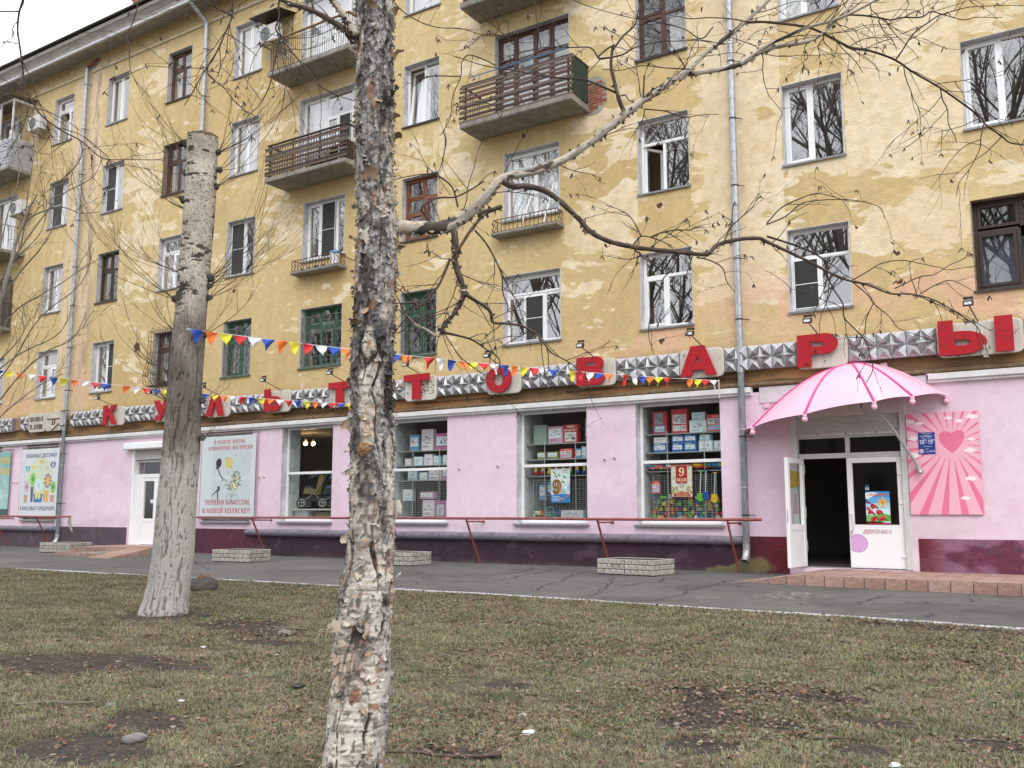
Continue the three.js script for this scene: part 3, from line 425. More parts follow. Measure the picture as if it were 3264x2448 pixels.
// ---------------------------------------------------------------- french windows and balconies
function slab(b, x0, x1, y, d, t = 0.14) { const s = new THREE.Shape(); s.moveTo(0, y); s.lineTo(d - 0.02, y + 0.015); s.lineTo(d, y + 0.04); s.lineTo(d, y + t); s.lineTo(0, y + t); s.closePath(); const g = new THREE.ExtrudeGeometry(s, { depth: x1 - x0, bevelEnabled: false }); const p = g.attributes.position; for (let i = 0; i < p.count; i++) { const z = p.getX(i), yy = p.getY(i), x = p.getZ(i); p.setXYZ(i, x0 + x, yy + (z > d - 0.1 ? 0.015 * (vn(x * 9, yy * 30) - 0.5) : 0), z); } const ix = []; for (let i = 0; i < p.count; i += 3) ix.push(i, i + 2, i + 1); g.setIndex(ix); g.computeVertexNormals(); part('slab', uvBox(g), M.concrete, b); }
function slatBalcony(x0, x1, y, label, side) {
  const b = grp('balcony', B, label), d = 0.87; slab(b, x0, x1, y, d);
  const top = y + 0.14 + 1.0, n = 9, pr = [];
  for (const x of [x0 + 0.12, (2 * x0 + x1) / 3, (x0 + 2 * x1) / 3, x1 - 0.12]) part('post', rbx(x - 0.025, x + 0.025, y + 0.14, top, d - 0.1, d - 0.06), M.darkBrown, b);
  for (let i = 0; i < n; i++) { const yy = y + 0.22 + i * 0.105, w = 0.062 + wr() * 0.014, q = part('slat', rbx(x0 - 0.02 - wr() * 0.05, x1 + 0.02 + wr() * 0.04, -w / 2, w / 2, -0.011, 0.011, 0.003), M.wood[wr() * 6 | 0], b); q.position.set(0, yy, d - 0.045); q.rotation.set((wr() - 0.5) * 0.1, 0, (wr() - 0.5) * 0.006); q.position.x = 0; }
  part('handrail', [rbx(x0, x1, top - 0.02, top + 0.02, d - 0.12, d - 0.05), rbx(x0, x0 + 0.05, top - 0.02, top + 0.02, 0, d - 0.12), rbx(x1 - 0.05, x1, top - 0.02, top + 0.02, 0, d - 0.12)], M.darkBrown, b);
  for (const [x, on] of [[x1 - 0.02, 1], [x0 + 0.02, 0]]) { if (side && on) for (let i = 0; i < 9; i++) part('board', rbx(x - 0.012, x + 0.008, y + 0.2, top - 0.03, 0.03 + i * 0.09, 0.03 + i * 0.09 + 0.082, 0.003), side, b); else for (let i = 0; i < 8; i++) part('bar', cyl([x, y + 0.14, 0.05 + i * 0.1], [x, top, 0.05 + i * 0.1], 0.008, 5), M.iron, b); }
  return b;
}
const greenBoard = mat([0.03, 0.055, 0.04], 0.8, { map: streak });
{ const b = slatBalcony(-13.44, -10.24, 10.65, 'balcony fenced with brown timber slats, green boards on its side', greenBoard); part('clothes_rail', [cyl([-13.2, 11.98, 0.8], [-10.4, 11.98, 0.8], 0.014), cyl([-11.4, 11.79, 0.8], [-11.4, 11.98, 0.8], 0.01), cyl([-12.9, 11.79, 0.8], [-12.9, 11.98, 0.8], 0.01)], mat([0.05, 0.22, 0.45], 0.4), b, 'blue rail'); }
{ const b = slatBalcony(-20.43, -17.3, 10.62, 'balcony fenced with thin dark timber slats'); // lattice behind the slats
  const g = []; for (let i = 0; i < 30; i++) g.push(bx(-20.35 + i * 0.103, -20.335 + i * 0.103, 10.76, 11.72, 0.76, 0.775)); part('lattice', g, M.darkBrown, b); part('board', bx(-17.33, -17.31, 10.78, 11.3, 0.04, 0.8), M.darkBrown, b); }
{ // iron railing balcony
  const b = grp('balcony', B, 'balcony with thin black iron bars and timber handrail'), x0 = -20.45, x1 = -17.3, y = 13.86, d = 0.87; slab(b, x0, x1, y, d); const top = y + 1.12, g = [];
  for (let i = 0; i <= 34; i++) part('bar', cyl([mix(x0 + 0.05, x1 - 0.05, i / 34), y + 0.2, d - 0.06], [mix(x0 + 0.05, x1 - 0.05, i / 34), top, d - 0.06], 0.007, 5), M.iron, b);
  for (const x of [x0 + 0.05, x1 - 0.05]) for (let i = 0; i < 8; i++) part('bar', cyl([x, y + 0.2, 0.05 + i * 0.1], [x, top, 0.05 + i * 0.1], 0.007, 5), M.iron, b);
  part('frame', [cyl([x0 + 0.05, y + 0.2, d - 0.06], [x1 - 0.05, y + 0.2, d - 0.06], 0.01), cyl([x0 + 0.05, top - 0.12, d - 0.06], [x1 - 0.05, top - 0.12, d - 0.06], 0.008), cyl([x0 + 0.05, y + 0.2, 0], [x0 + 0.05, y + 0.2, d - 0.06], 0.01), cyl([x1 - 0.05, y + 0.2, 0], [x1 - 0.05, y + 0.2, d - 0.06], 0.01), cyl([x0 + 0.05, y + 0.1, d - 0.06], [x0 + 0.05, top, d - 0.06], 0.014), cyl([x1 - 0.05, y + 0.1, d - 0.06], [x1 - 0.05, top, d - 0.06], 0.014)], M.iron, b);
  for (let i = 0; i < 8; i++) part('scroll', [spiralBar(mix(x0, x1, (i + 0.5) / 8), y + 0.62, 0.045, 1, d - 0.06), spiralBar(mix(x0, x1, (i + 0.5) / 8), y + 0.62, 0.045, -1, d - 0.06)], M.iron, b);
  part('handrail', [rbx(x0, x1, top, top + 0.035, d - 0.1, d - 0.02), rbx(x0, x0 + 0.08, top, top + 0.035, 0, d - 0.1), rbx(x1 - 0.08, x1, top, top + 0.035, 0, d - 0.1)], mat([0.4, 0.26, 0.14], 0.6, { map: woodGrain }), b);
}
{ const b = grp('balcony', B, 'balcony slab with brown boarding above'); slab(b, -13.46, -10.26, 13.85, 0.86, 0.17); for (let i = 0; i < 10; i++) part('board', rbx(-13.4, -10.3, 14.05 + i * 0.1, 14.14 + i * 0.1, 0.8, 0.83), M.brown, b); for (let i = 0; i < 9; i++) part('board', rbx(-10.33, -10.3, 14.05, 15.05, 0.05 + i * 0.085, 0.13 + i * 0.085), M.brown, b); }
// small flower balconies
function flowerBalcony(x0, x1, y, label) {
  const b = grp('balcony', B, label), d = 0.34; slab(b, x0, x1, y, d, 0.09); const top = y + 0.42;
  const bar = (x, z, nx, nz) => part('bar', tube(smoothPath([[x, y + 0.09, z], [x + nx * 0.05, y + 0.17, z + nz * 0.05], [x + nx * 0.005, y + 0.26, z + nz * 0.005], [x + nx * 0.05, y + 0.33, z + nz * 0.05], [x, top, z]], 4), 0.009, 5), M.rust, b);
  for (let i = 0; i <= 15; i++) bar(mix(x0 + 0.06, x1 - 0.06, i / 15), d - 0.05, 0, 1);
  for (let i = 0; i < 3; i++) { bar(x0 + 0.05, 0.08 + i * 0.1, -1, 0); bar(x1 - 0.05, 0.08 + i * 0.1, 1, 0); }
  part('top_rail', [cyl([x0 + 0.05, top, d - 0.05], [x1 - 0.05, top, d - 0.05], 0.011), cyl([x0 + 0.05, top, 0], [x0 + 0.05, top, d - 0.05], 0.011), cyl([x1 - 0.05, top, 0], [x1 - 0.05, top, d - 0.05], 0.011), cyl([x0 + 0.05, y + 0.11, d - 0.05], [x1 - 0.05, y + 0.11, d - 0.05], 0.009)], M.rust, b);
}
flowerBalcony(-19.83, -17.95, 7.93, 'shallow flower balcony with wavy rusty bars'); flowerBalcony(-12.85, -10.95, 7.93, 'shallow flower balcony with wavy rusty bars');
// french doors behind the balconies
win(H(5, 5), { lay: [[0, 0.55, 0.02, 1], [0.55, 0.8, 0.02, 1], [0.8, 1, 0.02, 1]], sill: null, curtain: [[0, 1]] });
win(H(5, 4), { lay: [[0, 0.44, 0.32, 1], [0.44, 0.9, 0.72, 1], [0.44, 0.66, 0.32, 0.72], [0.66, 0.9, 0.05, 0.72], [0.9, 1, 0.05, 1]], sill: null, curtain: [[0, 0.4, 0.3, 1]], net: [0, 0, 0, 1, 0] });
win(H(7, 4), { lay: [[0, 0.25, 0.72, 1], [0.25, 0.5, 0.72, 1], [0.5, 0.75, 0.72, 1], [0.75, 1, 0.72, 1], [0, 0.25, 0.1, 0.7], [0.25, 0.5, 0.1, 0.7], [0.5, 0.75, 0.1, 0.7], [0.75, 1, 0.1, 0.7]], frame: M.brown, sill: null, fw: 0.06, reveal: M.greyReveal, label: 'wide brown timber balcony window', curtain: [[0, 1, 0.2, 0.95]] });
win(H(7, 5), { lay: LAY.p2(), frame: M.brown, sill: null });
// far left balconies
{ const b = grp('balcony', B, 'glazed balcony clad in grey siding under a corrugated roof'), x0 = -37.6, x1 = -34.3, y = 13.9, d = 0.92; slab(b, x0, x1, y, d, 0.12);
  const sd = mat([0.42, 0.43, 0.48], 0.6, { map: soft }); for (let i = 0; i < 8; i++) { part('siding_board', rbx(x0, x1, y + 0.12 + i * 0.135, y + 0.245 + i * 0.135, d - 0.06, d - 0.03 + 0.008 * (i & 1)), sd, b); part('siding_board', rbx(x1 - 0.03, x1 + 0.004 * (i & 1), y + 0.12 + i * 0.135, y + 0.245 + i * 0.135, 0, d - 0.06), sd, b); }
  const yy = y + 1.2, gf = [rbx(x0, x1, yy, yy + 0.06, d - 0.09, d - 0.03), rbx(x0, x1, yy + 1.5, yy + 1.58, d - 0.09, d - 0.03), rbx(x1 - 0.06, x1, yy, yy + 0.06, 0, d - 0.09), rbx(x1 - 0.06, x1, yy + 1.5, yy + 1.58, 0, d - 0.09)]; for (const x of [x0, x0 + 0.8, x0 + 1.6, x0 + 2.4, x1 - 0.06]) gf.push(rbx(x, x + 0.06, yy + 0.06, yy + 1.5, d - 0.09, d - 0.03)); gf.push(rbx(x1 - 0.06, x1, yy + 0.06, yy + 1.5, 0, 0.05)); part('glazing_frame', gf, M.pvcOld, b);
  for (const x of [x0, x0 + 0.8, x0 + 1.6]) pane(x + 0.06, x + 0.8, yy + 0.06, yy + 1.5, d - 0.06, b); const sp = pane(0, d - 0.14, yy + 0.06, yy + 1.5, 0, b); sp.geometry = new THREE.PlaneGeometry(d - 0.14, 1.44); sp.rotation.set(0, Math.PI / 2, 0); sp.position.set(x1 - 0.03, yy + 0.78, d / 2 - 0.02);
  const rp = []; for (let i = 0; i <= 60; i++) rp.push([mix(x0 - 0.1, x1 + 0.12, i / 60), 0.018 * Math.sin(i * 1.6)]); const rg = new THREE.PlaneGeometry(x1 - x0 + 0.22, 1.25, 100, 1); { const p = rg.attributes.position; for (let i = 0; i < p.count; i++) p.setZ(i, 0.02 * Math.sin(p.getX(i) * 62)); } rg.rotateX(-Math.PI / 2 + 0.12); rg.computeVertexNormals(); rg.translate((x0 + x1) / 2, yy + 1.72, 0.55); part('roof', rg, mat([0.22, 0.2, 0.19], 0.8), b); }
for (const [y, f] of [[10.75, 4], [7.95, 3]]) { const b = grp('balcony', B, f === 4 ? 'balcony with iron bars and a slatted screen beside the air conditioner' : 'shallow balcony of weathered boards'), x0 = -37.5, x1 = f === 4 ? -34.4 : -34.98, d = f === 4 ? 0.87 : 0.5; slab(b, x0, x1, y, d, 0.12); for (let i = 0; i <= 20; i++) part('bar', cyl([mix(x0, x1 - 0.04, i / 20), y + 0.12, d - 0.05], [mix(x0, x1 - 0.04, i / 20), y + 1.05, d - 0.05], 0.008, 5), M.iron, b); for (let i = 0; i < 7; i++) part('bar', cyl([x1 - 0.04, y + 0.12, i * d / 8], [x1 - 0.04, y + 1.05, i * d / 8], 0.008, 5), M.iron, b); part('top_rail', [cyl([x0, y + 1.05, d - 0.05], [x1 - 0.04, y + 1.05, d - 0.05], 0.013), cyl([x1 - 0.04, y + 1.05, 0], [x1 - 0.04, y + 1.05, d - 0.05], 0.013)], M.iron, b); if (f === 4) for (let i = 0; i < 8; i++) part('slat', rbx(-36.6, -35.4, y + 0.2 + i * 0.1, y + 0.26 + i * 0.1, d - 0.03, d - 0.01), M.wood[i % 6], b); else for (let i = 0; i < 9; i++) part('board', rbx(x1 - 1.3 + i * 0.14, x1 - 1.17 + i * 0.14, y + 0.1, y + 2.0, 0.03, 0.06), M.wood[i % 6], b); }
// ---------------------------------------------------------------- ground floor: pink wall, plinth, shop windows, doors
const SHOPW = [[-36.95, -34.95], [-33.35, -31.35], [-23.6, -21.52], [-20.28, -18.3], [-16.36, -14.38], [-12.31, -10.4], [-9.17, -7.21]];
const DOORS = [[-27.1, -25.0, 0.17, 3.2], [-5.72, -3.58, 0.13, 3.3]];
{
  const sh = poly([[-48, -0.1], [WX1, -0.1], [WX1, 3.66], [-48, 3.66]]);
  for (const [a, b] of SHOPW) sh.holes.push(poly([[a, 0.95], [a, 3.598], [b, 3.598], [b, 0.95]]));
  for (const [a, b, c, d] of DOORS) sh.holes.push(poly([[a, c], [a, d], [b, d], [b, c]]));
  const g = new THREE.ExtrudeGeometry(sh, { depth: 0.45, bevelEnabled: false }); g.translate(0, 0, -0.45); { const p = g.attributes.position, u = new Float32Array(p.count * 2); for (let i = 0; i < p.count; i++) { u[2 * i] = (p.getX(i) + 40) / 42; u[2 * i + 1] = p.getY(i) / 3.7; } g.setAttribute('uv', new THREE.BufferAttribute(u, 2)); }
  const t = tex(2048, 256, (i, j) => { const x = i / 2048 * 42 - 40, y = j / 256 * 3.7, n = fbm(x * 0.7, y * 0.8 + 30, 4) - 0.5, f = fbm(x * 8, y * 8, 2) - 0.5, lo = sst(1.25, 0.8, y) * sst(0.4, 0.7, fbm(x * 1.4, y * 3 + 60, 3)); let c = mixc([224, 200, 214], [229, 211, 223], clamp(0.5 + 2 * n)); c = mixc(c, [200, 180, 190], 0.45 * lo); c = mixc(c, [217, 190, 208], sst(0.58, 0.72, fbm(x * 0.5 + 20, y * 0.9, 3)) * 0.6); const q = sst(0.71, 0.74, fbm(x * 6 + 9, y * 6 + 2, 3)); c = mixc(c, [190, 168, 178], 0.12 * q); return c.map(v => v * (1 + 0.05 * f)); }); t.wrapS = t.wrapT = THREE.MirroredRepeatWrapping;
  part('shop_wall', g, mat(0xffffff, 0.9, { map: t, bumpMap: rep(bumpTex, 0.9 / 42, 0.9 / 3.7), bumpScale: 0.005 }), B, 'pink painted shop wall');
  const pt = tex(2048, 128, (i, j) => { const x = i / 2048 * 42 - 40, y = j / 128 * 0.74, n = fbm(x * 0.9 + 3, y * 2, 4), f = fbm(x * 7, y * 9, 3) - 0.5; let c = mixc([54, 34, 47], [72, 46, 62], n); const r = sst(-7.4, -5.8, x); c = mixc(c, [112, 30, 46], r); c = mixc(c, mixc([110, 52, 76], [150, 104, 130], sst(0.45, 0.62, fbm(x * 1.6, y * 2.6 + 8, 4))), sst(-3.5, -2.9, x)); const l = sst(-23.5, -25, x); c = mixc(c, mixc([80, 62, 78], [104, 88, 92], n), l); c = mixc(c, [104, 42, 66], sst(-24.6, -23, x) * sst(-20.4, -22, x) * 0.8); c = mixc(c, [112, 94, 106], 0.4 * sst(0.62, 0.74, fbm(x * 3 + 5, y * 4, 4))); const g1 = Math.exp(-(((x + 6.6) / 0.42) ** 2 + ((y - 0.12) / 0.2) ** 2)) + 0.7 * Math.exp(-(((x + 7.3) / 0.5) ** 2 + (y / 0.13) ** 2)); c = mixc(c, [124, 114, 78], sst(0.3, 0.6, g1 + 0.35 * f)); c = mixc(c, [98, 84, 80], 0.6 * sst(0.12, 0.0, y) * sst(0.35, 0.6, n)); return c.map(v => v * (1 + 0.25 * f)); }); pt.wrapS = pt.wrapT = THREE.MirroredRepeatWrapping;
  const pm = mat(0xffffff, 0.8, { map: pt, bumpMap: rep(bumpTex, 0.6 / 42, 0.6 / 0.74), bumpScale: 0.02 });
  for (const [a, b] of [[-48, -27.25], [-24.85, -5.86], [-3.44, WX1]]) { const q = bx(a, b, -0.12, 0.722, 0.001, 0.014), p = q.attributes.position, u = q.attributes.uv; for (let i = 0; i < p.count; i++) u.setXY(i, (p.getX(i) + 40) / 42, p.getY(i) / 0.74); part('plinth', q, pm, B, 'dark purple painted plinth'); }
  const ledge = mat([0.24, 0.22, 0.28], 0.75, { map: rep(grainTex, 0.9, 0.9), bumpMap: bump1, bumpScale: 0.02 });
  for (const [a, b] of [[-47, -31.05], [-21.6, -6.78]]) { const n = Math.round((b - a) / 0.25), pts = [], rs = []; for (let i = 0; i <= n; i++) { const x = mix(a, b, i / n); pts.push([x, 0.635 + 0.012 * (vn(x * 1.3, 4) - 0.5), 0.03]); rs.push((i === 0 || i === n ? 0.075 : 0.098) + 0.012 * (vn(x * 2.1, 9) - 0.5)); } part('plinth_ledge', tube(pts, rs, 18), ledge, B, 'rounded cement ledge'); }
}
const inkGlass = M.shopGlass;
function shopWindow(a, b, label, deep = -1.15) {
  const w = grp('shop_window', B, label), zf = -0.2, y0 = 0.95, y1 = 3.598, t = 0.006;
  part('reveal', [bx(a - 0.001, a + t, y0, y1, zf - 0.06, 0.003), bx(b - t, b + 0.001, y0, y1, zf - 0.06, 0.003), bx(a + t, b - t, y1 - t, y1 + 0.001, zf - 0.06, 0.003)], M.reveal, w);
  const a0 = a + 0.007, b0 = b - 0.007, q0 = 0.99, q1 = y1 - 0.008, tr = 2.3;
  part('frame', [ring(a0, b0, q0, q1, zf - 0.07, zf, 0.06), rbx(a0 + 0.06, b0 - 0.06, tr - 0.035, tr + 0.035, zf - 0.068, zf - 0.002), rbx(a0 + 0.01, b0 - 0.01, 0.955, 0.99, zf - 0.05, zf + 0.02)], M.pvc, w);
  pane(a0 + 0.06, b0 - 0.06, tr + 0.035, q1 - 0.06, zf - 0.03, w, inkGlass); pane(a0 + 0.06, b0 - 0.06, q0 + 0.06, tr - 0.035, zf - 0.03, w, inkGlass);
  const g = bx(a - 0.05, b + 0.05, -0.01, 0.01, -0.15, 0.12); g.rotateX(0.06); g.translate(0, 0.935, -0.04); part('sill', [g, bx(a - 0.05, b + 0.05, 0.895, 0.93, 0.07, 0.078)], M.sill, w);
  part('side_panel', [bx(a + 0.0, a + 0.04, 0.95, 3.598, deep, zf - 0.072), bx(b - 0.04, b, 0.95, 3.598, deep, zf - 0.072)], M.reveal, w);
  part('display_floor', bx(a + 0.041, b - 0.041, 0.93, 0.97, -1.15, zf - 0.072), M.blind, w);
  return w;
}
for (const [i, [a, b]] of SHOPW.entries()) shopWindow(a, b, i < 3 ? 'shop window behind a banner' : i === 3 ? 'shop window with prams' : 'shop window with toys on shelves', i === 3 ? -0.68 : -1.15);
// doors -----------------------------------------------------------
function slats(name, x0, x1, y0, y1, z, parent) { const g = grp(name, parent), n = Math.round((y1 - y0) / 0.055); for (let i = 0; i < n; i++) { const y = y0 + i * (y1 - y0) / n, s = new THREE.CylinderGeometry(0.03, 0.03, x1 - x0, 8, 1, false, 0, Math.PI); s.rotateZ(Math.PI / 2); s.rotateX(0); const q = uvBox(s.toNonIndexed()); q.scale(1, 0.9, 0.4); const o = part('slat', q, M.shutter, g); o.position.set((x0 + x1) / 2, y + 0.027, z); } return g; }
M.shutter = mat([0.58, 0.58, 0.57], 0.6, { map: soft });
function leaf(w, h, o = {}) { // door leaf with its hinge edge at x = 0, hung outward along +x
  const g = grp('door', B, o.label), st = 0.1, mid = h * 0.36, d = 0.035;
  part('leaf_frame', [ring(0, w, 0, h, -d, d, st), rbx(st, w - st, mid - 0.05, mid + 0.06, -d + 0.002, d - 0.002)], M.pvc, g);
  part('panel', rbx(st, w - st, st, mid - 0.05, -d + 0.012, d - 0.012, 0.01), M.pvc, g);
  const p = part('pane', new THREE.PlaneGeometry(w - 2 * st, h - mid - 0.06 - st), o.glass ?? inkGlass, g); p.position.set(w / 2, (h + mid + 0.06 - st) / 2, 0);
  return g;
}
{ // right entrance
  const [x0, x1] = DOORS[1], f = grp('entrance_frame', B), z = -0.1, fl = 0.135;
  part('frame', [rbx(x0 - 0.03, x0 + 0.09, fl, 3.3, z - 0.08, 0.016), rbx(x1 - 0.09, x1 + 0.03, fl, 3.3, z - 0.08, 0.016), rbx(x0 + 0.09, x1 - 0.09, 2.26, 2.36, z - 0.08, z), rbx(x0 + 0.09, x1 - 0.09, 2.66, 2.74, z - 0.08, z), rbx((x0 + x1) / 2 - 0.06, (x0 + x1) / 2 + 0.02, 2.36, 2.66, z - 0.079, z - 0.001), rbx(x0 + 0.09, x0 + 0.17, fl, 2.26, z - 0.08, z)], M.pvcOld, f);
  pane(x0 + 0.09, (x0 + x1) / 2 - 0.06, 2.36, 2.66, z - 0.04, f, inkGlass); pane((x0 + x1) / 2 + 0.02, x1 - 0.09, 2.36, 2.66, z - 0.04, f, inkGlass);
  part('threshold', rbx(x0 + 0.17, x1 - 0.09, fl - 0.01, fl + 0.015, z - 0.08, z + 0.02), M.sill, f);
  const r = grp('roller_shutter', B); part('shutter_box', rbx(x0 + 0.085, x1 - 0.085, 3.08, 3.32, -0.2, 0.02), M.pvcOld, r); for (let i = 0; i < 7; i++) { const s = new THREE.CylinderGeometry(0.03, 0.03, x1 - x0 - 0.18, 8, 1, false, -Math.PI / 2, Math.PI); s.rotateZ(Math.PI / 2); const q = s.toNonIndexed(); const o = part('slat', q, M.shutter, r); o.position.set((x0 + x1) / 2, 2.77 + i * 0.048, -0.07); o.scale.set(1, 0.85, 0.6); }
  part('bottom_bar', rbx(x0 + 0.09, x1 - 0.09, 2.7, 2.75, -0.085, -0.04), M.pvcOld, r); for (const x of [x0 + 0.5, x0 + 1.05, x0 + 1.6]) part('stop_knob', sphere(x, 2.735, -0.03, 0.014, 8), M.darkBrown, r);
  // closed leaf
  const w = 1.02, h = 2.1, L = leaf(w, h, { label: 'closed white door leaf' }); L.position.set(-4.69, 0.155, -0.085);
  const print = canvasTex(512, 420, (c, W, Hh) => { c.fillStyle = '#f2f3f6'; c.fillRect(0, 0, W, Hh); c.save(); c.beginPath(); c.rect(0, 0, W, Hh); c.clip(); c.fillStyle = '#d9a9dc'; c.strokeStyle = '#6d4a70'; c.lineWidth = 3; c.beginPath(); c.arc(70, 175, 98, 0, 7); c.fill(); c.stroke(); c.restore(); c.font = 'bold 52px sans-serif'; c.textAlign = 'center'; c.lineWidth = 7; c.strokeStyle = '#7b3a52'; c.strokeText('ДЕТСТ-ВО !', 270, 62); c.fillStyle = '#f3d9df'; c.fillText('ДЕТСТ-ВО !', 270, 62); });
  const pp = part('door_print', new THREE.PlaneGeometry(0.94, 0.72), mat(0xffffff, 0.35, { map: print }), L, 'white print lettered in pink with a lilac balloon'); pp.position.set(0.49, 0.4, 0.0375);
  part('handle', [tube(smoothPath([[0.05, 1.02, 0.035], [0.05, 1.02, 0.1], [0.1, 0.99, 0.13], [0.1, 0.72, 0.13], [0.05, 0.69, 0.1], [0.05, 0.69, 0.035]], 5), 0.017, 8), rbx(0.03, 0.07, 0.6, 0.67, 0.035, 0.045)], mat([0.72, 0.73, 0.74], 0.3), L);
  for (const y of [0.2, 1.2, 1.75]) part('hinge', [rbx(0.93, 1.02, y, y + 0.05, 0.036, 0.06), cyl([1.035, y - 0.05, 0.05], [1.035, y + 0.06, 0.05], 0.016, 8)], M.pvc, L);
  // open leaf
  const O = leaf(0.84, h, { label: 'white door leaf standing open' }); O.position.set(-5.55, 0.155, -0.06); O.rotation.y = -95 * Math.PI / 180;
  part('notice', [bx(0.14, 0.36, 1.55, 1.85, 0.004, 0.007)], mat([0.42, 0.26, 0.05], 0.8), O); part('notice', bx(0.38, 0.72, 1.52, 1.86, 0.004, 0.007), mat([0.45, 0.3, 0.06], 0.8), O, 'yellow paper notice'); part('notice', bx(0.28, 0.52, 1.02, 1.42, 0.004, 0.007), mat([0.5, 0.35, 0.42], 0.8), O, 'pink leaflet'); part('hinge', [0.3, 0.95, 1.8].map(y => cyl([0.0, y, -0.04], [0.0, y + 0.2, -0.04], 0.014, 8)), M.sill, O);
  part('lock', rbx(0.79, 0.845, 0.85, 1.1, -0.01, 0.01), M.sill, O);
}
{ // left entrance
  const [x0, x1] = DOORS[0], f = grp('entrance_frame', B), z = -0.14, fl = 0.175;
  part('frame', [rbx(x0 - 0.02, x0 + 0.06, fl, 3.2, z - 0.08, 0.015), rbx(x1 - 0.06, x1 + 0.02, fl, 3.2, z - 0.08, 0.015), rbx(x0 + 0.06, x1 - 0.06, 2.3, 2.42, z - 0.08, z), rbx(x0 + 0.06, x1 - 0.06, 2.8, 2.87, z - 0.08, z), rbx(x0 + 0.06, x0 + 0.34, fl, 2.3, z - 0.08, z), rbx(x1 - 0.34, x1 - 0.06, fl, 2.3, z - 0.08, z)], M.pvc, f);
  pane(x0 + 0.06, x1 - 0.06, 2.42, 2.8, z - 0.04, f, inkGlass);
  const r = grp('roller_shutter', B); part('shutter_box', rbx(x0 - 0.3, x1 + 0.3, 3.2, 3.42, 0.001, 0.2, 0.03), M.pvc, r); for (let i = 0; i < 7; i++) { const s = new THREE.CylinderGeometry(0.03, 0.03, x1 - x0 - 0.14, 8, 1, false, -Math.PI / 2, Math.PI); s.rotateZ(Math.PI / 2); const o = part('slat', s.toNonIndexed(), M.shutter, r); o.position.set((x0 + x1) / 2, 2.9 + i * 0.048, -0.05); o.scale.set(1, 0.85, 0.6); }
  for (const [px, lab] of [[x0 + 0.34, 'white half-glazed door leaf with a paper slip'], [(x0 + x1) / 2, 'white half-glazed door leaf']]) { const L = leaf((x1 - x0 - 0.68) / 2, 2.1, { label: lab }); L.position.set(px, 0.19, z - 0.03); part('hinge', [0.35, 1.4].map(y => cyl([0.02, y, 0.05], [0.02, y + 0.12, 0.05], 0.014, 8)), M.pvc, L); if (px < -26) part('paper_slip', bx(0.42, 0.6, 1.3, 1.42, 0.004, 0.007), M.blind, L); }
}
// ---------------------------------------------------------------- steps and platform
const tileM = ['#b09084', '#a88578', '#b6978b', '#ad8c7c'].map(c => mat(c, 0.7, { map: fineGrain, bumpMap: bump1, bumpScale: 0.004 })), grout = mat([0.16, 0.14, 0.13], 0.95, { map: grain });
{ // long tiled platform at the open door: ramp at its left end
  const P = thing('tiled_platform', 'long low platform of pinkish tiles in front of the open shop door', 'platform'), r = mulberry(3), top = 0.125, yb = -0.09, zf = x => mix(2.1, 2.48, clamp((x + 6.2) / 4.7));
  const core = new THREE.Shape(); // side outline along x
  const xs = -6.25, xr = -4.9;
  const cg = new THREE.BufferGeometry(), pos = [], idx = [], n = 40, hy = x => mix(-0.055, top - 0.008, sst(0, 1, clamp((x - xs) / (xr - xs))));
  for (let i = 0; i <= n; i++) { const x = mix(xs, 3.5, i / n), z = zf(x) - 0.008; pos.push(x, hy(x), 0.0, x, hy(x), z, x, yb - 0.05, z); }
  for (let i = 0; i < n; i++) for (let k = 0; k < 2; k++) { const a = i * 3 + k, b = a + 3; idx.push(a, a + 1, b, a + 1, b + 1, b); }
  cg.setAttribute('position', new THREE.Float32BufferAttribute(pos, 3)); cg.setIndex(idx); cg.computeVertexNormals(); cg.setAttribute('uv', new THREE.Float32BufferAttribute(new Float32Array(pos.length / 3 * 2), 2)); part('base', uvBox(cg), grout, P);
  for (let x = xs; x < 2.5; x += 0.335) { // front tiles and rows of top tiles
    const x1 = x + 0.325, ya = hy(x + 0.16), w = mix(0, 1, 1); const dz = (zf(x1) - zf(x)); const sl = (hy(x1) - hy(x));
    const hgt = ya - (-0.025 * zf(x) - 0.0); if (hgt > 0.02) { const t = part('front_tile', rbx(0, 0.323, -hgt, -0.004, -0.008, 0.006, 0.003), tileM[r() * 4 | 0], P); t.position.set(x, ya, zf(x + 0.16)); t.rotation.set(0, -Math.atan2(dz, 0.325), 0); }
    for (let z = 0.03, j = 0; z < zf(x) - 0.1; z += 0.335, j++) { const z1 = Math.min(z + 0.325, zf(x + 0.16) - 0.002); const t = part('top_tile', rbx(0, 0.323, -0.006, 0.006, 0, z1 - z, 0.003), tileM[r() * 4 | 0], P); t.position.set(x, hy(x) + 0.002, z); t.rotation.z = Math.atan2(sl, 0.325); }
  }
}
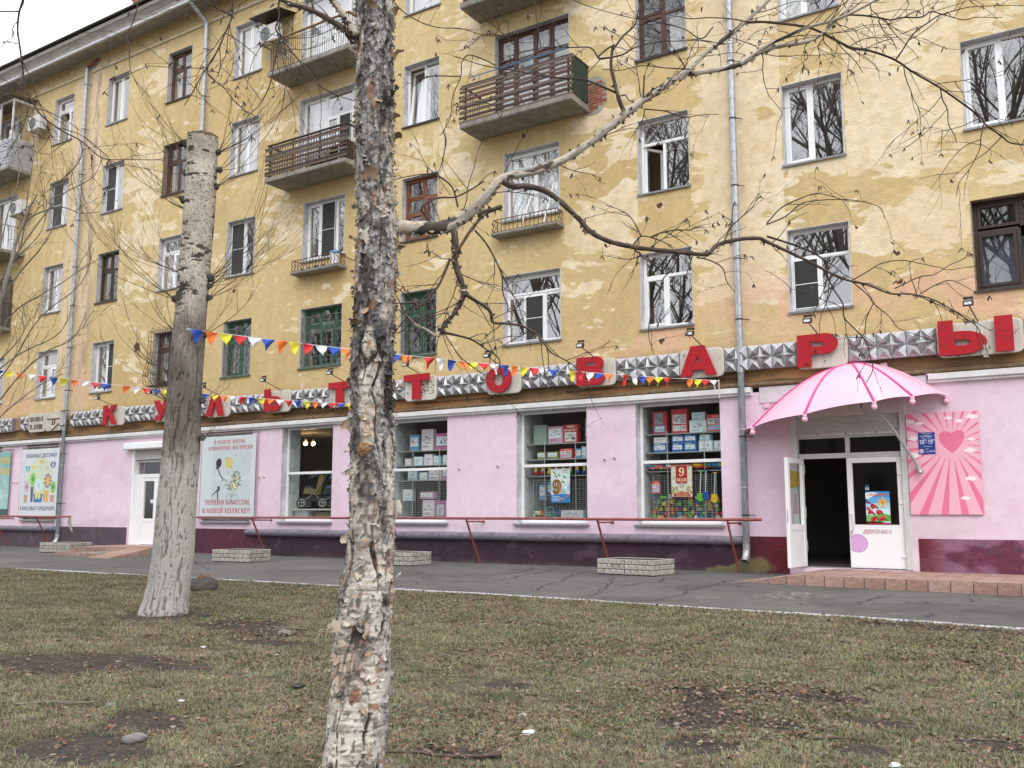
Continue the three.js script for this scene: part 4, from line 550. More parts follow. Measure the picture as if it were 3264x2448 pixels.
{ // steps and ramps at the left door
  const P = thing('tiled_steps', 'pink tiled doorstep with ramps before the white double door', 'steps'), r = mulberry(8), z1 = 1.5, z2 = 2.45;
  part('base', bx(-27.35, -24.5, -0.1, 0.16, 0.015, z1), M.concrete, P); part('step', rbx(-26.1, -24.98, -0.1, 0.045, z1 + 0.001, z2, 0.015), M.concrete, P, 'grey concrete step');
  for (let x = -27.35; x < -24.6; x += 0.31) { for (let z = 0.02; z < z1 - 0.1; z += 0.297) part('top_tile', rbx(x + 0.004, x + 0.304, 0.16, 0.172, z, z + 0.29, 0.003), tileM[r() * 4 | 0], P); part('front_tile', rbx(x + 0.004, x + 0.304, -0.05, 0.158, z1 + 0.0, z1 + 0.012, 0.003), tileM[r() * 4 | 0], P); }
  for (let x = -26.1; x < -25.1; x += 0.28) part('front_tile', rbx(x + 0.004, x + 0.274, -0.09, 0.035, z2, z2 + 0.01, 0.003), tileM[r() * 4 | 0], P);
  for (let i = 0; i < 5; i++) { const a = -27.55 + i * 0.29, b = a + 0.284; part('ramp_tile', extr(poly([[a, -0.1], [b, -0.1], [b, -0.065 + 0.045 * (i + 1)], [a, -0.065 + 0.045 * i]]), 0.95, z1 + 0.015, 0.002), tileM[r() * 4 | 0], P); }
  for (let i = 0; i < 4; i++) { const z = z1 + 0.015 + i * 0.33, y0 = 0.165 - i * 0.058, q = extr(poly([[z, -0.12], [z + 0.324, -0.12], [z + 0.324, y0 - 0.057], [z, y0]]), 1.0, 0, 0.002); const p = q.attributes.position; for (let k = 0; k < p.count; k++) { const zz = p.getX(k), xx = p.getZ(k); p.setX(k, -23.96 - xx); p.setZ(k, zz); } q.computeVertexNormals(); part('ramp_tile', uvBox(q), tileM[r() * 4 | 0], P); }
}
// ---------------------------------------------------------------- goods in the shop windows
const cells = canvasTex(1024, 1024, (c, W) => {
  const S = 256, r = mulberry(321), R = (x, y, w, h, f) => { c.fillStyle = f; c.fillRect(x, y, w, h); };
  const base = ['#c22a36', '#c8323a', '#3f6fb0', '#d7e4ea', '#d9a0bd', '#c5332f', '#8fa39a', '#e2c9d3', '#2f62ab', '#d5dfe2', '#8f8a55', '#c96a9a', '#b9cdd4', '#e6d7dc', '#d8433f', '#6d9ab8'];
  for (let k = 0; k < 16; k++) {
    const x = (k & 3) * S, y = (k >> 2) * S; R(x, y, S, S, base[k]);
    const pic = (u, v, w, h, f) => { R(x + u, y + v, w, h, f); for (let i = 0; i < 26; i++) { c.fillStyle = ['#a8382f', '#2f4d7d', '#3b3b40', '#b98a3b', '#5d8f63', '#c87a94', '#7c8fa5'][r() * 7 | 0]; const a = x + u + w * (0.1 + 0.75 * r()), b = y + v + h * (0.15 + 0.65 * r()); if (r() < 0.5) c.fillRect(a, b, 4 + r() * w * 0.16, 3 + r() * h * 0.12); else { c.beginPath(); c.arc(a, b, 2 + r() * Math.min(w, h) * 0.07, 0, 7); c.fill(); } } };
    if (k === 0) { pic(40, 20, 150, 130, '#8b9aa3'); R(x + 30, y + 160, 200, 80, '#4b7fc0'); pic(50, 170, 160, 60, '#d9e2ea'); }
    else if (k === 1) { pic(20, 60, 130, 100, '#d9dee0'); pic(160, 60, 76, 46, '#cfd4d6'); pic(160, 116, 76, 46, '#cfd4d6'); R(x + 20, y + 175, 130, 60, '#cdd6d8'); pic(160, 175, 76, 60, '#e4e0da'); }
    else if (k === 5) { pic(20, 110, 210, 130, '#e3e6e6'); R(x + 60, y + 18, 130, 26, '#d9c9a0'); c.fillStyle = '#f4efe8'; c.font = 'bold 40px sans-serif'; c.fillText('Garage No.1', x + 12, y + 92); }
    else if (k === 14) { c.fillStyle = '#f4efe8'; c.font = 'bold 34px sans-serif'; c.fillText('Garage', x + 90, y + 44); pic(18, 60, 120, 90, '#d9dee0'); pic(150, 60, 40, 100, '#c9ced0'); pic(200, 60, 44, 100, '#c9ced0'); R(x + 18, y + 165, 220, 70, '#aeb6cf'); }
    else if (k === 2 || k === 8) { pic(22, 60, 212, 130, '#dfe6ea'); R(x + 30, y + 18, 120, 20, '#cfdbe6'); }
    else if (k === 6) R(x + 14, y + 14, 228, 228, '#93a59b');
    else { pic(20, 36 + r() * 20, 210, 140, ['#eef2f3', '#e7dfe4', '#dbe9ee'][r() * 3 | 0]); R(x + 30, y + 200, 120, 22, 'rgba(90,110,140,.5)'); }
  }
});
const boxM = mat(0xffffff, 0.5, { map: cells });
function gbox(x, y, z, w, h, d, k, label, name = 'toy_box') {
  const g = new THREE.BoxGeometry(w, h, d), u = g.attributes.uv, cx = (k & 3) / 4, cy = 1 - ((k >> 2) + 1) / 4;
  for (let i = 0; i < u.count; i++) { const front = i >= 16 && i < 20; u.setXY(i, cx + (front ? u.getX(i) * 0.25 : 0.004 + u.getX(i) * 0.004), cy + (front ? u.getY(i) * 0.25 : 0.02 + u.getY(i) * 0.004)); }
  const o = single(name, g, boxM, label, 'box', 'boxed toys on the window shelves'); o.position.set(x + w / 2, y + h / 2, z); o.rotation.y = (wr() - 0.5) * 0.25; return o;
}
function shelves(i, ys, label, z0 = -0.36, z1 = -0.8) {
  const [a, b] = SHOPW[i], s = thing('display_shelf', label, 'shelf', [0, 0, 0], 'chrome shelf racks in the shop windows'), ch = mat([0.5, 0.53, 0.54], 0.3, { metalness: 0.7 });
  for (const y of ys) { part('shelf', bx(a + 0.06, b - 0.06, y - 0.008, y, z1, z0), M.shelfGlass, s); part('shelf_rail', [cyl([a + 0.05, y - 0.018, z0], [b - 0.05, y - 0.018, z0], 0.009, 8)], ch, s); }
  for (const x of [mix(a, b, 0.3), mix(a, b, 0.74)]) { part('post', [cyl([x, 0.97, z0 + 0.012], [x, ys[0] + 0.05, z0 + 0.012], 0.011, 8)], ch, s); for (const y of ys) part('clamp', sphere(x, y - 0.01, z0 + 0.02, 0.02, 8), mat([0.6, 0.62, 0.63], 0.25, { metalness: 0.6 }), s); }
}
M.shelfGlass = mat([0.25, 0.3, 0.29], 0.3);
function wireGrid(x0, x1, y0, y1, z, label) { const g = []; for (let y = y0; y <= y1; y += 0.05) g.push(cyl([x0, y, z], [x1, y, z], 0.0035, 4)); for (let x = x0; x <= x1; x += 0.09) g.push(cyl([x, y0, z - 0.005], [x, y1, z - 0.005], 0.0028, 4)); g.push(cyl([x0, y0, z], [x0, y1, z], 0.006, 5), cyl([x1, y0, z], [x1, y1, z], 0.006, 5)); single('wire_grid', g, mat([0.5, 0.52, 0.52], 0.35, { metalness: 0.6 }), label, 'wire grid', 'wire grids in the toy windows'); }
const toyCol = ['#e0b21c', '#1f4fa0', '#2f9a3d', '#c8262c', '#d9688f', '#e8e4da', '#1d8fb5', '#e07a1f', '#62b02f'].map(c => mat(c, 0.35));
const tr = mulberry(55);
function flowerToy(x, y, z, label) { const t = thing('toy_flower', label, 'toy', [x, y, z], 'plastic flower toys'); const m = toyCol[tr() * 9 | 0]; for (let i = 0; i < 5; i++) { const a = i * 1.2566; part('petal', sphere(Math.cos(a) * 0.035, 0.05 + Math.sin(a) * 0.035, 0, 0.022, 8), m, t); } part('heart', sphere(0, 0.05, 0.012, 0.02, 8), toyCol[0], t); }
function brickToy(x, y, z, label) { const t = thing('toy_brick', label, 'toy', [x, y, z], 'plastic building bricks'); const w = 0.08 + tr() * 0.08, m = toyCol[tr() * 9 | 0]; part('block', rbx(-w / 2, w / 2, 0, 0.06, -0.035, 0.035), m, t); for (const s of [-1, 1]) part('stud', cyl([s * w / 4, 0.06, 0], [s * w / 4, 0.075, 0], 0.015, 8), m, t); t.rotation.y = tr() * 2; }
function carToy(x, y, z, label) { const t = thing('toy_truck', label, 'toy', [x, y, z], 'plastic toy trucks'); part('body', rbx(-0.1, 0.1, 0.03, 0.075, -0.045, 0.045), toyCol[tr() * 9 | 0], t); part('cab', rbx(0.03, 0.09, 0.075, 0.13, -0.04, 0.04), toyCol[tr() * 9 | 0], t); part('tipper', extr(poly([[-0.1, 0.08], [0.02, 0.08], [0.03, 0.13], [-0.12, 0.13]]), 0.08, -0.04, 0.004), toyCol[tr() * 9 | 0], t); for (const [a, b] of [[-0.065, 0.045], [0.06, 0.045], [-0.065, -0.045], [0.06, -0.045]]) part('wheel', cyl([a, 0.03, b - 0.012], [a, 0.03, b + 0.012], 0.03, 12), M.black, t); t.rotation.y = (tr() - 0.5) * 0.6; }
function rolyToy(x, y, z, label) { const t = thing('toy_doll', label, 'toy', [x, y, z], 'round plastic dolls'); const m = toyCol[tr() * 4 | 0]; part('base', sphere(0, 0.06, 0, 0.06, 12), m, t); part('collar', cyl([0, 0.105, 0], [0, 0.12, 0], 0.04, 12), toyCol[5], t); part('head', sphere(0, 0.15, 0, 0.04, 12), toyCol[0], t); part('cap', cyl([0, 0.175, 0], [0, 0.2, 0], 0.022, 10), toyCol[(tr() * 4 | 0) + 3], t); }
function spade(x, y, z, m, label) { const t = thing('toy_spade', label, 'toy', [x, y, z], 'toy spades hung on the grid'); part('shaft', cyl([0, 0.16, 0], [0.03, 0.62, 0], 0.009, 8), toyCol[5], t); part('blade', extr(poly([[-0.06, 0.16], [0.06, 0.16], [0.075, 0.03], [0, -0.02], [-0.075, 0.03]]), 0.02, -0.01, 0.004), m, t); part('grip', cyl([-0.02, 0.62, 0], [0.08, 0.62, 0], 0.011, 8), m, t); }
// window with red and blue boxes
shelves(6, [2.93, 2.52, 2.11], 'chrome shelf rack loaded with red and blue toy boxes');
for (const [x, y, w, h, k, l] of [[-8.96, 2.935, 0.34, 0.5, 0, 'tall red toy box with a grey window'], [-8.5, 2.935, 0.36, 0.53, 1, 'tall red construction toy box'], [-8.08, 2.935, 0.38, 0.26, 3, 'pale blue flat toy box under a grey one'], [-8.02, 3.2, 0.3, 0.17, 12, 'small grey toy box on a pale blue one'], [-7.68, 2.935, 0.36, 0.37, 14, 'red garage set box at the end of the top shelf'],
  [-8.95, 2.525, 0.33, 0.2, 2, 'lower blue toy car box beside the post'], [-8.93, 2.725, 0.3, 0.14, 13, 'flat pale toy box on a blue one'], [-8.5, 2.525, 0.27, 0.19, 8, 'blue toy car box, lower left of four'], [-8.5, 2.72, 0.27, 0.17, 2, 'blue toy car box, upper left of four'], [-8.21, 2.525, 0.28, 0.19, 2, 'blue toy car box, lower right of four'], [-8.21, 2.72, 0.28, 0.17, 8, 'blue toy car box, upper right of four'], [-7.87, 2.525, 0.32, 0.22, 9, 'white toy box on the middle shelf'], [-7.85, 2.75, 0.24, 0.13, 12, 'grey toy box on a white one'], [-7.52, 2.525, 0.18, 0.21, 9, 'narrow white toy box by the window edge']]) gbox(x, y, -0.5, w, h, 0.16, k, l);
for (let i = 0; i < 8; i++) carToy(-8.98 + i * 0.215, 2.115, -0.47, 'plastic toy truck on the lowest shelf of the red box window');
wireGrid(-8.92, -7.46, 1.1, 2.03, -0.33, 'wire grid before heaped bright toys');
for (let i = 0; i < 72; i++) (i % 3 ? brickToy : flowerToy)(-9.0 + (i % 12) * 0.145 + tr() * 0.03, 0.98 + (i / 12 | 0) * 0.085, -0.42 - tr() * 0.25, i % 3 ? 'bright plastic brick in the heap under the red poster' : 'plastic flower toy in the heap under the red poster');
for (let i = 0; i < 16; i++) (i % 2 ? brickToy : flowerToy)(-8.95 + (i % 8) * 0.2 + tr() * 0.05, 1.35 + (i / 8 | 0) * 0.12 + tr() * 0.04, -0.4 - tr() * 0.05, i % 2 ? 'bright plastic brick pegged on the grid' : 'plastic flower toy pegged on the grid');
spade(-7.82, 1.45, -0.3, toyCol[8], 'green toy spade hanging on the wire grid'); spade(-7.7, 1.48, -0.3, toyCol[1], 'blue toy spade hanging on the wire grid'); spade(-7.5, 1.42, -0.29, toyCol[0], 'yellow toy spade hanging on the wire grid');
gbox(-8.95, 1.62, -0.31, 0.2, 0.26, 0.02, 14, 'orange-red carded toy hung on the grid', 'carded_toy');
// window with the garage box
shelves(5, [2.83, 2.46, 2.07], 'chrome shelf rack with dolls and a red garage box');
for (const [x, y, w, h, k, l] of [[-12.1, 2.835, 0.36, 0.45, 6, 'plain grey-green carton on the top shelf'], [-11.7, 2.835, 0.42, 0.4, 4, 'pink toy box beside the red garage box'], [-11.27, 2.835, 0.4, 0.43, 5, 'red garage toy box on the top shelf'], [-10.68, 2.835, 0.2, 0.55, 11, 'tall pink toy box at the window edge'], [-12.0, 2.465, 0.24, 0.17, 10, 'small olive carton beside another'], [-11.72, 2.465, 0.3, 0.17, 10, 'olive carton next to the wrapped red toy'], [-11.38, 2.465, 0.36, 0.23, 14, 'red toy wrapped in clear film'], [-10.95, 2.465, 0.14, 0.22, 15, 'grey-blue toy box on the middle shelf'], [-10.78, 2.465, 0.13, 0.27, 12, 'tall grey toy box on the middle shelf'], [-10.63, 2.465, 0.15, 0.28, 9, 'white toy box on the middle shelf'], [-11.72, 1.6, 0.2, 0.33, 8, 'blue box behind the blossom poster'], [-11.95, 1.5, 0.18, 0.36, 15, 'grey box behind the wire grid'], [-11.35, 1.06, 0.6, 0.2, 13, 'cream tray pack on the window floor']]) gbox(x, y, -0.5, w, h, 0.14, k, l);
for (let i = 0; i < 8; i++) rolyToy(-12.05 + i * 0.19, 2.075, -0.45, 'round plastic doll in the row above the blossom poster');
wireGrid(-12.05, -10.62, 1.1, 2.0, -0.33, 'wire grid behind the blossom poster');
for (let i = 0; i < 22; i++) (i % 2 ? brickToy : i % 4 ? flowerToy : carToy)(-12.1 + (i % 11) * 0.14, 0.98 + (i / 11 | 0) * 0.12, -0.45 - tr() * 0.2, i % 2 ? 'bright plastic brick under the blossom poster' : i % 4 ? 'plastic flower toy under the blossom poster' : 'plastic toy truck under the blossom poster');
{ const t = thing('toy_steering_wheel', 'blue toy steering wheel under the blossom poster', 'toy', [-11.62, 1.22, -0.4]); const g = new THREE.TorusGeometry(0.11, 0.014, 8, 24); part('rim', g, toyCol[6], t); part('spoke', [cyl([-0.1, 0, 0], [0.1, 0, 0], 0.01, 6), cyl([0, 0, 0], [0, -0.1, 0], 0.01, 6)], toyCol[6], t); part('hub', sphere(0, 0, 0, 0.03, 8), toyCol[3], t); }
// window with pink doll boxes, half hidden by the birch
shelves(4, [2.8, 2.42, 2.03], 'chrome shelf rack with pink doll boxes');
for (const [x, y, w, h, k, l] of [[-15.95, 2.805, 0.3, 0.42, 15, 'blue film-wrapped toy on the pink window top shelf'], [-15.55, 2.805, 0.38, 0.55, 13, 'tall white and pink doll box'], [-15.1, 2.805, 0.52, 0.42, 11, 'wide pink doll set box'], [-16.1, 2.425, 0.2, 0.18, 7, 'little pink box on the middle shelf'], [-15.8, 2.425, 0.28, 0.22, 3, 'pale blue set box on the middle shelf of the doll window'], [-15.45, 2.425, 0.26, 0.28, 13, 'pale doll box in the middle'], [-15.15, 2.425, 0.22, 0.23, 12, 'grey-blue doll box on the middle shelf'], [-14.85, 2.425, 0.22, 0.24, 9, 'white doll box by the window edge'], [-16.0, 2.035, 0.3, 0.25, 12, 'grey box on the lower shelf of the pink window'], [-15.6, 2.035, 0.24, 0.2, 9, 'white box on the lower shelf of the pink window'], [-15.3, 2.035, 0.4, 0.32, 7, 'wide pink box on the lower shelf'], [-14.86, 2.035, 0.3, 0.32, 4, 'pink box at the end of the lower shelf'], [-16.15, 1.5, 0.3, 0.3, 9, 'white set hung low by the window jamb'], [-15.5, 1.1, 0.4, 0.42, 7, 'pink crate on the window floor'], [-15.05, 1.0, 0.3, 0.5, 11, 'bright pink tub box on the window floor'], [-15.6, 1.55, 0.5, 0.18, 4, 'pink bundle behind the grid'], [-14.75, 1.1, 0.2, 0.4, 13, 'pale packet by the window edge']]) gbox(x, y, -0.5, w, h, 0.14, k, l);
wireGrid(-16.1, -14.55, 1.05, 2.0, -0.33, 'wire grid before pink toys');
for (let i = 0; i < 12; i++) (i % 2 ? brickToy : flowerToy)(-16.1 + i * 0.13, 0.98, -0.45, i % 2 ? 'plastic brick on the floor of the pink window' : 'plastic flower toy on the floor of the pink window');
// prams
function pram(x, z, turn, hood, seat, label) {
  const t = thing('pram', label, 'pram', [x, 1.32, z], 'prams in the shop window'); t.rotation.y = turn;
  for (const [a, b] of [[-0.3, 0.26], [0.3, 0.26], [-0.3, -0.26], [0.3, -0.26]]) { const w = grp('wheel', t); part('tyre', new THREE.TorusGeometry(0.13, 0.022, 8, 24).translate(a, 0.15, b), M.black, w); part('rim', [new THREE.TorusGeometry(0.1, 0.008, 6, 20).translate(a, 0.15, b), cyl([a - 0.1, 0.15, b], [a + 0.1, 0.15, b], 0.006, 5), cyl([a, 0.05, b], [a, 0.25, b], 0.006, 5)].map(g => g.index ? g.toNonIndexed() : g), mat([0.6, 0.6, 0.6], 0.4), w); }
  part('chassis', [tube(smoothPath([[-0.3, 0.15, 0.26], [0.05, 0.42, 0.25], [0.3, 0.75, 0.24], [0.42, 1.0, 0.24]], 4), 0.012, 6), tube(smoothPath([[-0.3, 0.15, -0.26], [0.05, 0.42, -0.25], [0.3, 0.75, -0.24], [0.42, 1.0, -0.24]], 4), 0.012, 6), cyl([0.3, 0.15, 0.26], [-0.1, 0.6, 0.24], 0.012, 6), cyl([0.3, 0.15, -0.26], [-0.1, 0.6, -0.24], 0.012, 6)], mat([0.3, 0.31, 0.32], 0.35, { metalness: 0.6 }), t);
  part('handle', cyl([0.42, 1.0, -0.26], [0.42, 1.0, 0.26], 0.02, 8), M.black, t);
  part('seat', extr(poly([[-0.25, 0.42], [0.2, 0.38], [0.3, 0.9], [0.18, 0.92], [0.1, 0.52], [-0.25, 0.54]]), 0.42, -0.21, 0.02), seat, t);
  const hg = new THREE.SphereGeometry(0.28, 16, 8, 0, Math.PI * 2, 0, Math.PI * 0.42); hg.rotateZ(0.4); hg.translate(0.1, 0.82, 0); part('hood', hg, hood, t); part('footmuff', extr(poly([[-0.3, 0.4], [0.0, 0.4], [0.0, 0.62], [-0.22, 0.6]]), 0.36, -0.18, 0.03), hood, t); part('basket', extr(poly([[-0.22, 0.2], [0.22, 0.2], [0.26, 0.32], [-0.26, 0.32]]), 0.4, -0.2, 0.01), M.black, t);
}
{ const s = thing('display_bench', 'low pale bench under the prams', 'bench', [0, 0, 0]); part('board', rbx(-20.2, -18.4, 1.26, 1.3, -1.1, -0.32), mat([0.55, 0.52, 0.48], 0.6), s); part('box_front', rbx(-20.2, -19.7, 0.972, 1.255, -1.0, -0.5), M.blind, s); part('crate', rbx(-19.4, -18.6, 0.972, 1.22, -0.95, -0.5), mat([0.3, 0.24, 0.17], 0.8, { map: woodGrain }), s);
  pram(-19.65, -0.72, 0.5, mat([0.03, 0.035, 0.04], 0.9), mat([0.2, 0.15, 0.04], 0.9), 'black pram with yellow seat in the shop window'); pram(-18.85, -0.75, 0.4, mat([0.04, 0.09, 0.19], 0.9), mat([0.03, 0.035, 0.045], 0.9), 'dark blue pram beside the yellow one'); }
for (const [x, y, z, l] of [[-21.38, 3.32, -2.0, 'warm glowing bulb hung over the prams, larger of two'], [-21.05, 3.3, -2.0, 'glowing bulb on a short cord over the prams']]) { const t = thing('pendant_bulb', l, 'lamp', [x, y, z]); part('bulb', sphere(0, 0, 0, 0.07, 14), new THREE.MeshStandardMaterial({ color: 0xffe0a8, emissive: 0xffd08a, emissiveIntensity: 3.2 }), t); part('cord', cyl([0, 0.07, 0], [0, 0.28, 0], 0.006, 6), M.black, t); part('socket', cyl([0, 0.06, 0], [0, 0.13, 0], 0.022, 10), M.pvc, t); const L = new THREE.PointLight(0xffcf8f, 1.0); L.position.set(0, -0.12, 0.05); L.castShadow = true; t.add(L); }
// posters ----------------------------------------------------------
function print(name, x0, x1, y0, y1, z, w, h, draw, label, category, o = {}) { const m = mat(0xffffff, o.rough ?? 0.5, { map: canvasTex(w, h, draw) }), t = 0.004, g = new THREE.BoxGeometry(x1 - x0, y1 - y0, t), u = g.attributes.uv; for (let i = 0; i < u.count; i++) if (i < 16 || i > 19) u.setXY(i, 0.01, 0.01); g.translate((x0 + x1) / 2, (y0 + y1) / 2, z); if (o.parent) return part(name, g, m, o.parent, label); return single(name, g, m, label, category, o.group); }
const T = (c, s, x, y, font, fill, align = 'center', mw) => { c.font = font; c.fillStyle = fill; c.textAlign = align; mw ? c.fillText(s, x, y, mw) : c.fillText(s, x, y); };
function blossom(c, x, y, s) { for (let i = 0; i < 5; i++) { c.fillStyle = i % 2 ? '#f3eef0' : '#e4dde6'; c.beginPath(); c.ellipse(x + Math.cos(i * 1.257) * s * 0.6, y + Math.sin(i * 1.257) * s * 0.6, s * 0.5, s * 0.36, i * 1.257, 0, 7); c.fill(); } c.fillStyle = '#d6b95a'; c.beginPath(); c.arc(x, y, s * 0.18, 0, 7); c.fill(); }
print('window_poster', -11.52, -11.0, 1.43, 2.22, -0.26, 320, 480, (c, w, h) => { c.fillStyle = '#9fcbe0'; c.fillRect(0, 0, w, h); c.fillStyle = '#d6e6ec'; c.fillRect(0, 0, w, h * 0.4); c.fillStyle = '#2f7fc4'; c.fillRect(0, h * 0.75, w, h * 0.25); for (const [x, y, s] of [[150, 60, 44], [60, 90, 34], [240, 240, 52], [200, 150, 40], [285, 180, 40], [30, 40, 30], [285, 330, 34], [30, 340, 34], [120, 120, 26]]) blossom(c, x, y, s); c.fillStyle = '#4d9a3f'; for (const [x, y] of [[90, 110], [140, 95], [230, 120], [205, 190], [60, 60]]) { c.beginPath(); c.ellipse(x, y, 30, 12, 0.6, 0, 7); c.fill(); } c.font = 'bold 250px serif'; c.textAlign = 'center'; for (const [k, f] of [[30, '#d98a2b'], [20, '#2a211c'], [11, '#d98a2b'], [4, '#2a211c']]) { c.lineWidth = k; c.strokeStyle = f; c.strokeText('9', 100, 345); } T(c, 'мая', 195, 345, 'bold 62px serif', '#e0a53a'); c.fillStyle = '#d9772c'; c.fillRect(205, 24, 80, 10); c.fillRect(200, 48, 96, 10); for (let i = 0; i < 4; i++) { c.fillStyle = '#dfe9f2'; c.fillRect(16, 392 + i * 20, 130 + 40 * ((i * 7) % 3), 6); } c.strokeStyle = '#d98a2b'; c.lineWidth = 18; c.beginPath(); c.moveTo(130, 470); c.quadraticCurveTo(220, 400, 310, 370); c.stroke(); c.strokeStyle = '#2a211c'; c.lineWidth = 5; c.stroke(); }, 'blue and white blossom poster with a ribbon figure 9 in the shop window', 'poster');
print('window_poster', -8.47, -7.97, 1.53, 2.24, -0.26, 340, 480, (c, w, h) => { c.fillStyle = '#ddd8c2'; c.fillRect(0, 0, w, h); const r = mulberry(4); for (let i = 0; i < 60; i++) { c.fillStyle = ['#b9bda0', '#cfcdb8', '#efece0', '#a7b196'][r() * 4 | 0]; c.beginPath(); c.ellipse(r() * w, 40 + r() * 300, 14 * r() + 5, 8 * r() + 3, r() * 3, 0, 7); c.fill(); } c.fillStyle = '#b3202a'; c.fillRect(0, 0, w, 30); c.fillRect(78, 0, 180, 270); c.beginPath(); c.moveTo(78, 270); c.lineTo(w / 2, 310); c.lineTo(258, 270); c.fill(); c.fillStyle = '#e0b890'; for (let i = 0; i < 14; i++) c.fillRect(18 + i * 22, 8, 13, 14); c.fillStyle = '#b3202a'; c.beginPath(); c.moveTo(20, 470); c.quadraticCurveTo(w / 2, 320, w - 20, 470); c.fill(); c.fillStyle = '#8d6a3a'; for (let i = 0; i < 40; i++) { c.fillStyle = ['#a9813f', '#7c5a30', '#c9a45c'][r() * 3 | 0]; c.beginPath(); c.ellipse(r() < 0.5 ? r() * 110 : w - r() * 110, 330 + r() * 110, 18, 8, r() * 3, 0, 7); c.fill(); } T(c, '9', w / 2, 170, 'bold 170px serif', '#efe0ae'); T(c, 'МАЯ', w / 2, 250, 'bold 64px serif', '#efe0ae'); c.fillStyle = '#cfc9bd'; c.beginPath(); for (let i = 0; i < 20; i++) { const a = i * Math.PI / 10, q = i & 1 ? 36 : 52; c.lineTo(w / 2 + Math.cos(a) * q, 310 + Math.sin(a) * q); } c.fill(); c.fillStyle = '#77716a'; c.beginPath(); c.arc(w / 2, 310, 30, 0, 7); c.fill(); c.fillStyle = '#d8d2c6'; c.beginPath(); c.arc(w / 2, 310, 20, 0, 7); c.fill(); for (let i = 0; i < 4; i++) { c.fillStyle = '#e3bf8c'; c.fillRect(90 - i * 8, 412 + i * 15, 160 + i * 16, 5); } c.strokeStyle = '#a3202a'; c.lineWidth = 8; c.strokeRect(2, 2, w - 4, h - 4); }, 'red and cream victory poster with a gold figure 9 in the toy window', 'poster');
print('door_poster', -4.36, -3.92, 0.98, 1.6, -0.045, 340, 470, (c, w, h) => { const g = ['#3c8fd0', '#63aee0', '#a9d6ee', '#cfe8f2', '#7fb565']; g.forEach((f, i) => { c.fillStyle = f; c.fillRect(0, h * i / 5.6, w, h / 5); }); c.fillStyle = '#6aa646'; c.beginPath(); c.ellipse(300, 400, 160, 70, 0.3, 0, 7); c.fill(); c.fillStyle = '#e9eef2'; c.beginPath(); c.moveTo(0, 20); c.quadraticCurveTo(120, 0, 180, 30); c.lineTo(0, 120); c.fill(); c.fillStyle = '#3556a8'; c.fillRect(0, 110, 30, 60); const r = mulberry(6); for (const [x, y, s] of [[110, 215, 44], [60, 305, 48], [170, 300, 46], [110, 390, 52], [220, 390, 48], [50, 160, 22], [30, 240, 26], [215, 290, 18]]) { c.fillStyle = '#2f6b33'; c.beginPath(); c.ellipse(x + s, y + 10, s * 0.7, s * 0.3, 0.7, 0, 7); c.fill(); for (let i = 0; i < 14; i++) { c.fillStyle = ['#b01525', '#c9202f', '#8f0f1d', '#d73a43'][r() * 4 | 0]; c.beginPath(); c.ellipse(x + (r() - 0.5) * s, y + (r() - 0.5) * s, s * (0.6 - i * 0.03), s * (0.45 - i * 0.02), r() * 3, 0, 7); c.fill(); } } c.fillStyle = '#e9eef2'; c.fillRect(w - 90, 430, 90, 14); c.fillStyle = '#3556a8'; c.fillRect(w - 110, 444, 110, 12); c.fillStyle = '#c9202f'; c.fillRect(0, 456, w, 14); T(c, 'С ПРАЗДНИКОМ!', w / 2 + 4, 62, 'bold 40px sans-serif', '#d98c22', 'center', 300); T(c, 'С ПРАЗДНИКОМ!', w / 2 + 2, 60, 'bold 40px sans-serif', '#c3342a', 'center', 300);
  c.fillStyle = '#e3ad34'; const ex = 238, ey = 155; for (const s of [-1, 1]) { for (let k = 0; k < 5; k++) { c.beginPath(); c.ellipse(ex + s * (30 + k * 7), ey - 20 + k * 14, 34 - k * 3, 8, s * (-0.9 + k * 0.35), 0, 7); c.fill(); } c.beginPath(); c.ellipse(ex + s * 16, ey - 38, 9, 20, s * 0.5, 0, 7); c.fill(); c.fillRect(ex + s * 16 - 8, ey - 68, 16, 10); c.beginPath(); c.ellipse(ex + s * 18, ey + 52, 6, 22, -s * 0.5, 0, 7); c.fill(); } c.fillRect(ex - 10, ey - 84, 20, 14); c.beginPath(); c.ellipse(ex, ey + 4, 24, 40, 0, 0, 7); c.fill(); c.beginPath(); c.moveTo(ex - 18, ey + 74); c.lineTo(ex, ey + 30); c.lineTo(ex + 18, ey + 74); c.fill(); c.fillStyle = '#b3302a'; c.fillRect(ex - 13, ey - 10, 26, 30); c.fillStyle = '#e8dfc6'; c.fillRect(ex - 4, ey - 4, 8, 18); }, 'poster of red roses and a gold eagle emblem on the door glass', 'poster');
print('door_notice', -4.36, -4.28, 1.63, 1.73, -0.045, 80, 100, (c, w, h) => { c.fillStyle = '#23407c'; c.fillRect(0, 0, w, 50); c.fillStyle = '#d5dbe2'; c.fillRect(6, 54, w - 12, 42); c.fillStyle = '#3b4a63'; c.fillRect(16, 66, w - 32, 16); }, 'small blue and white payment sticker above the rose poster', 'sticker');
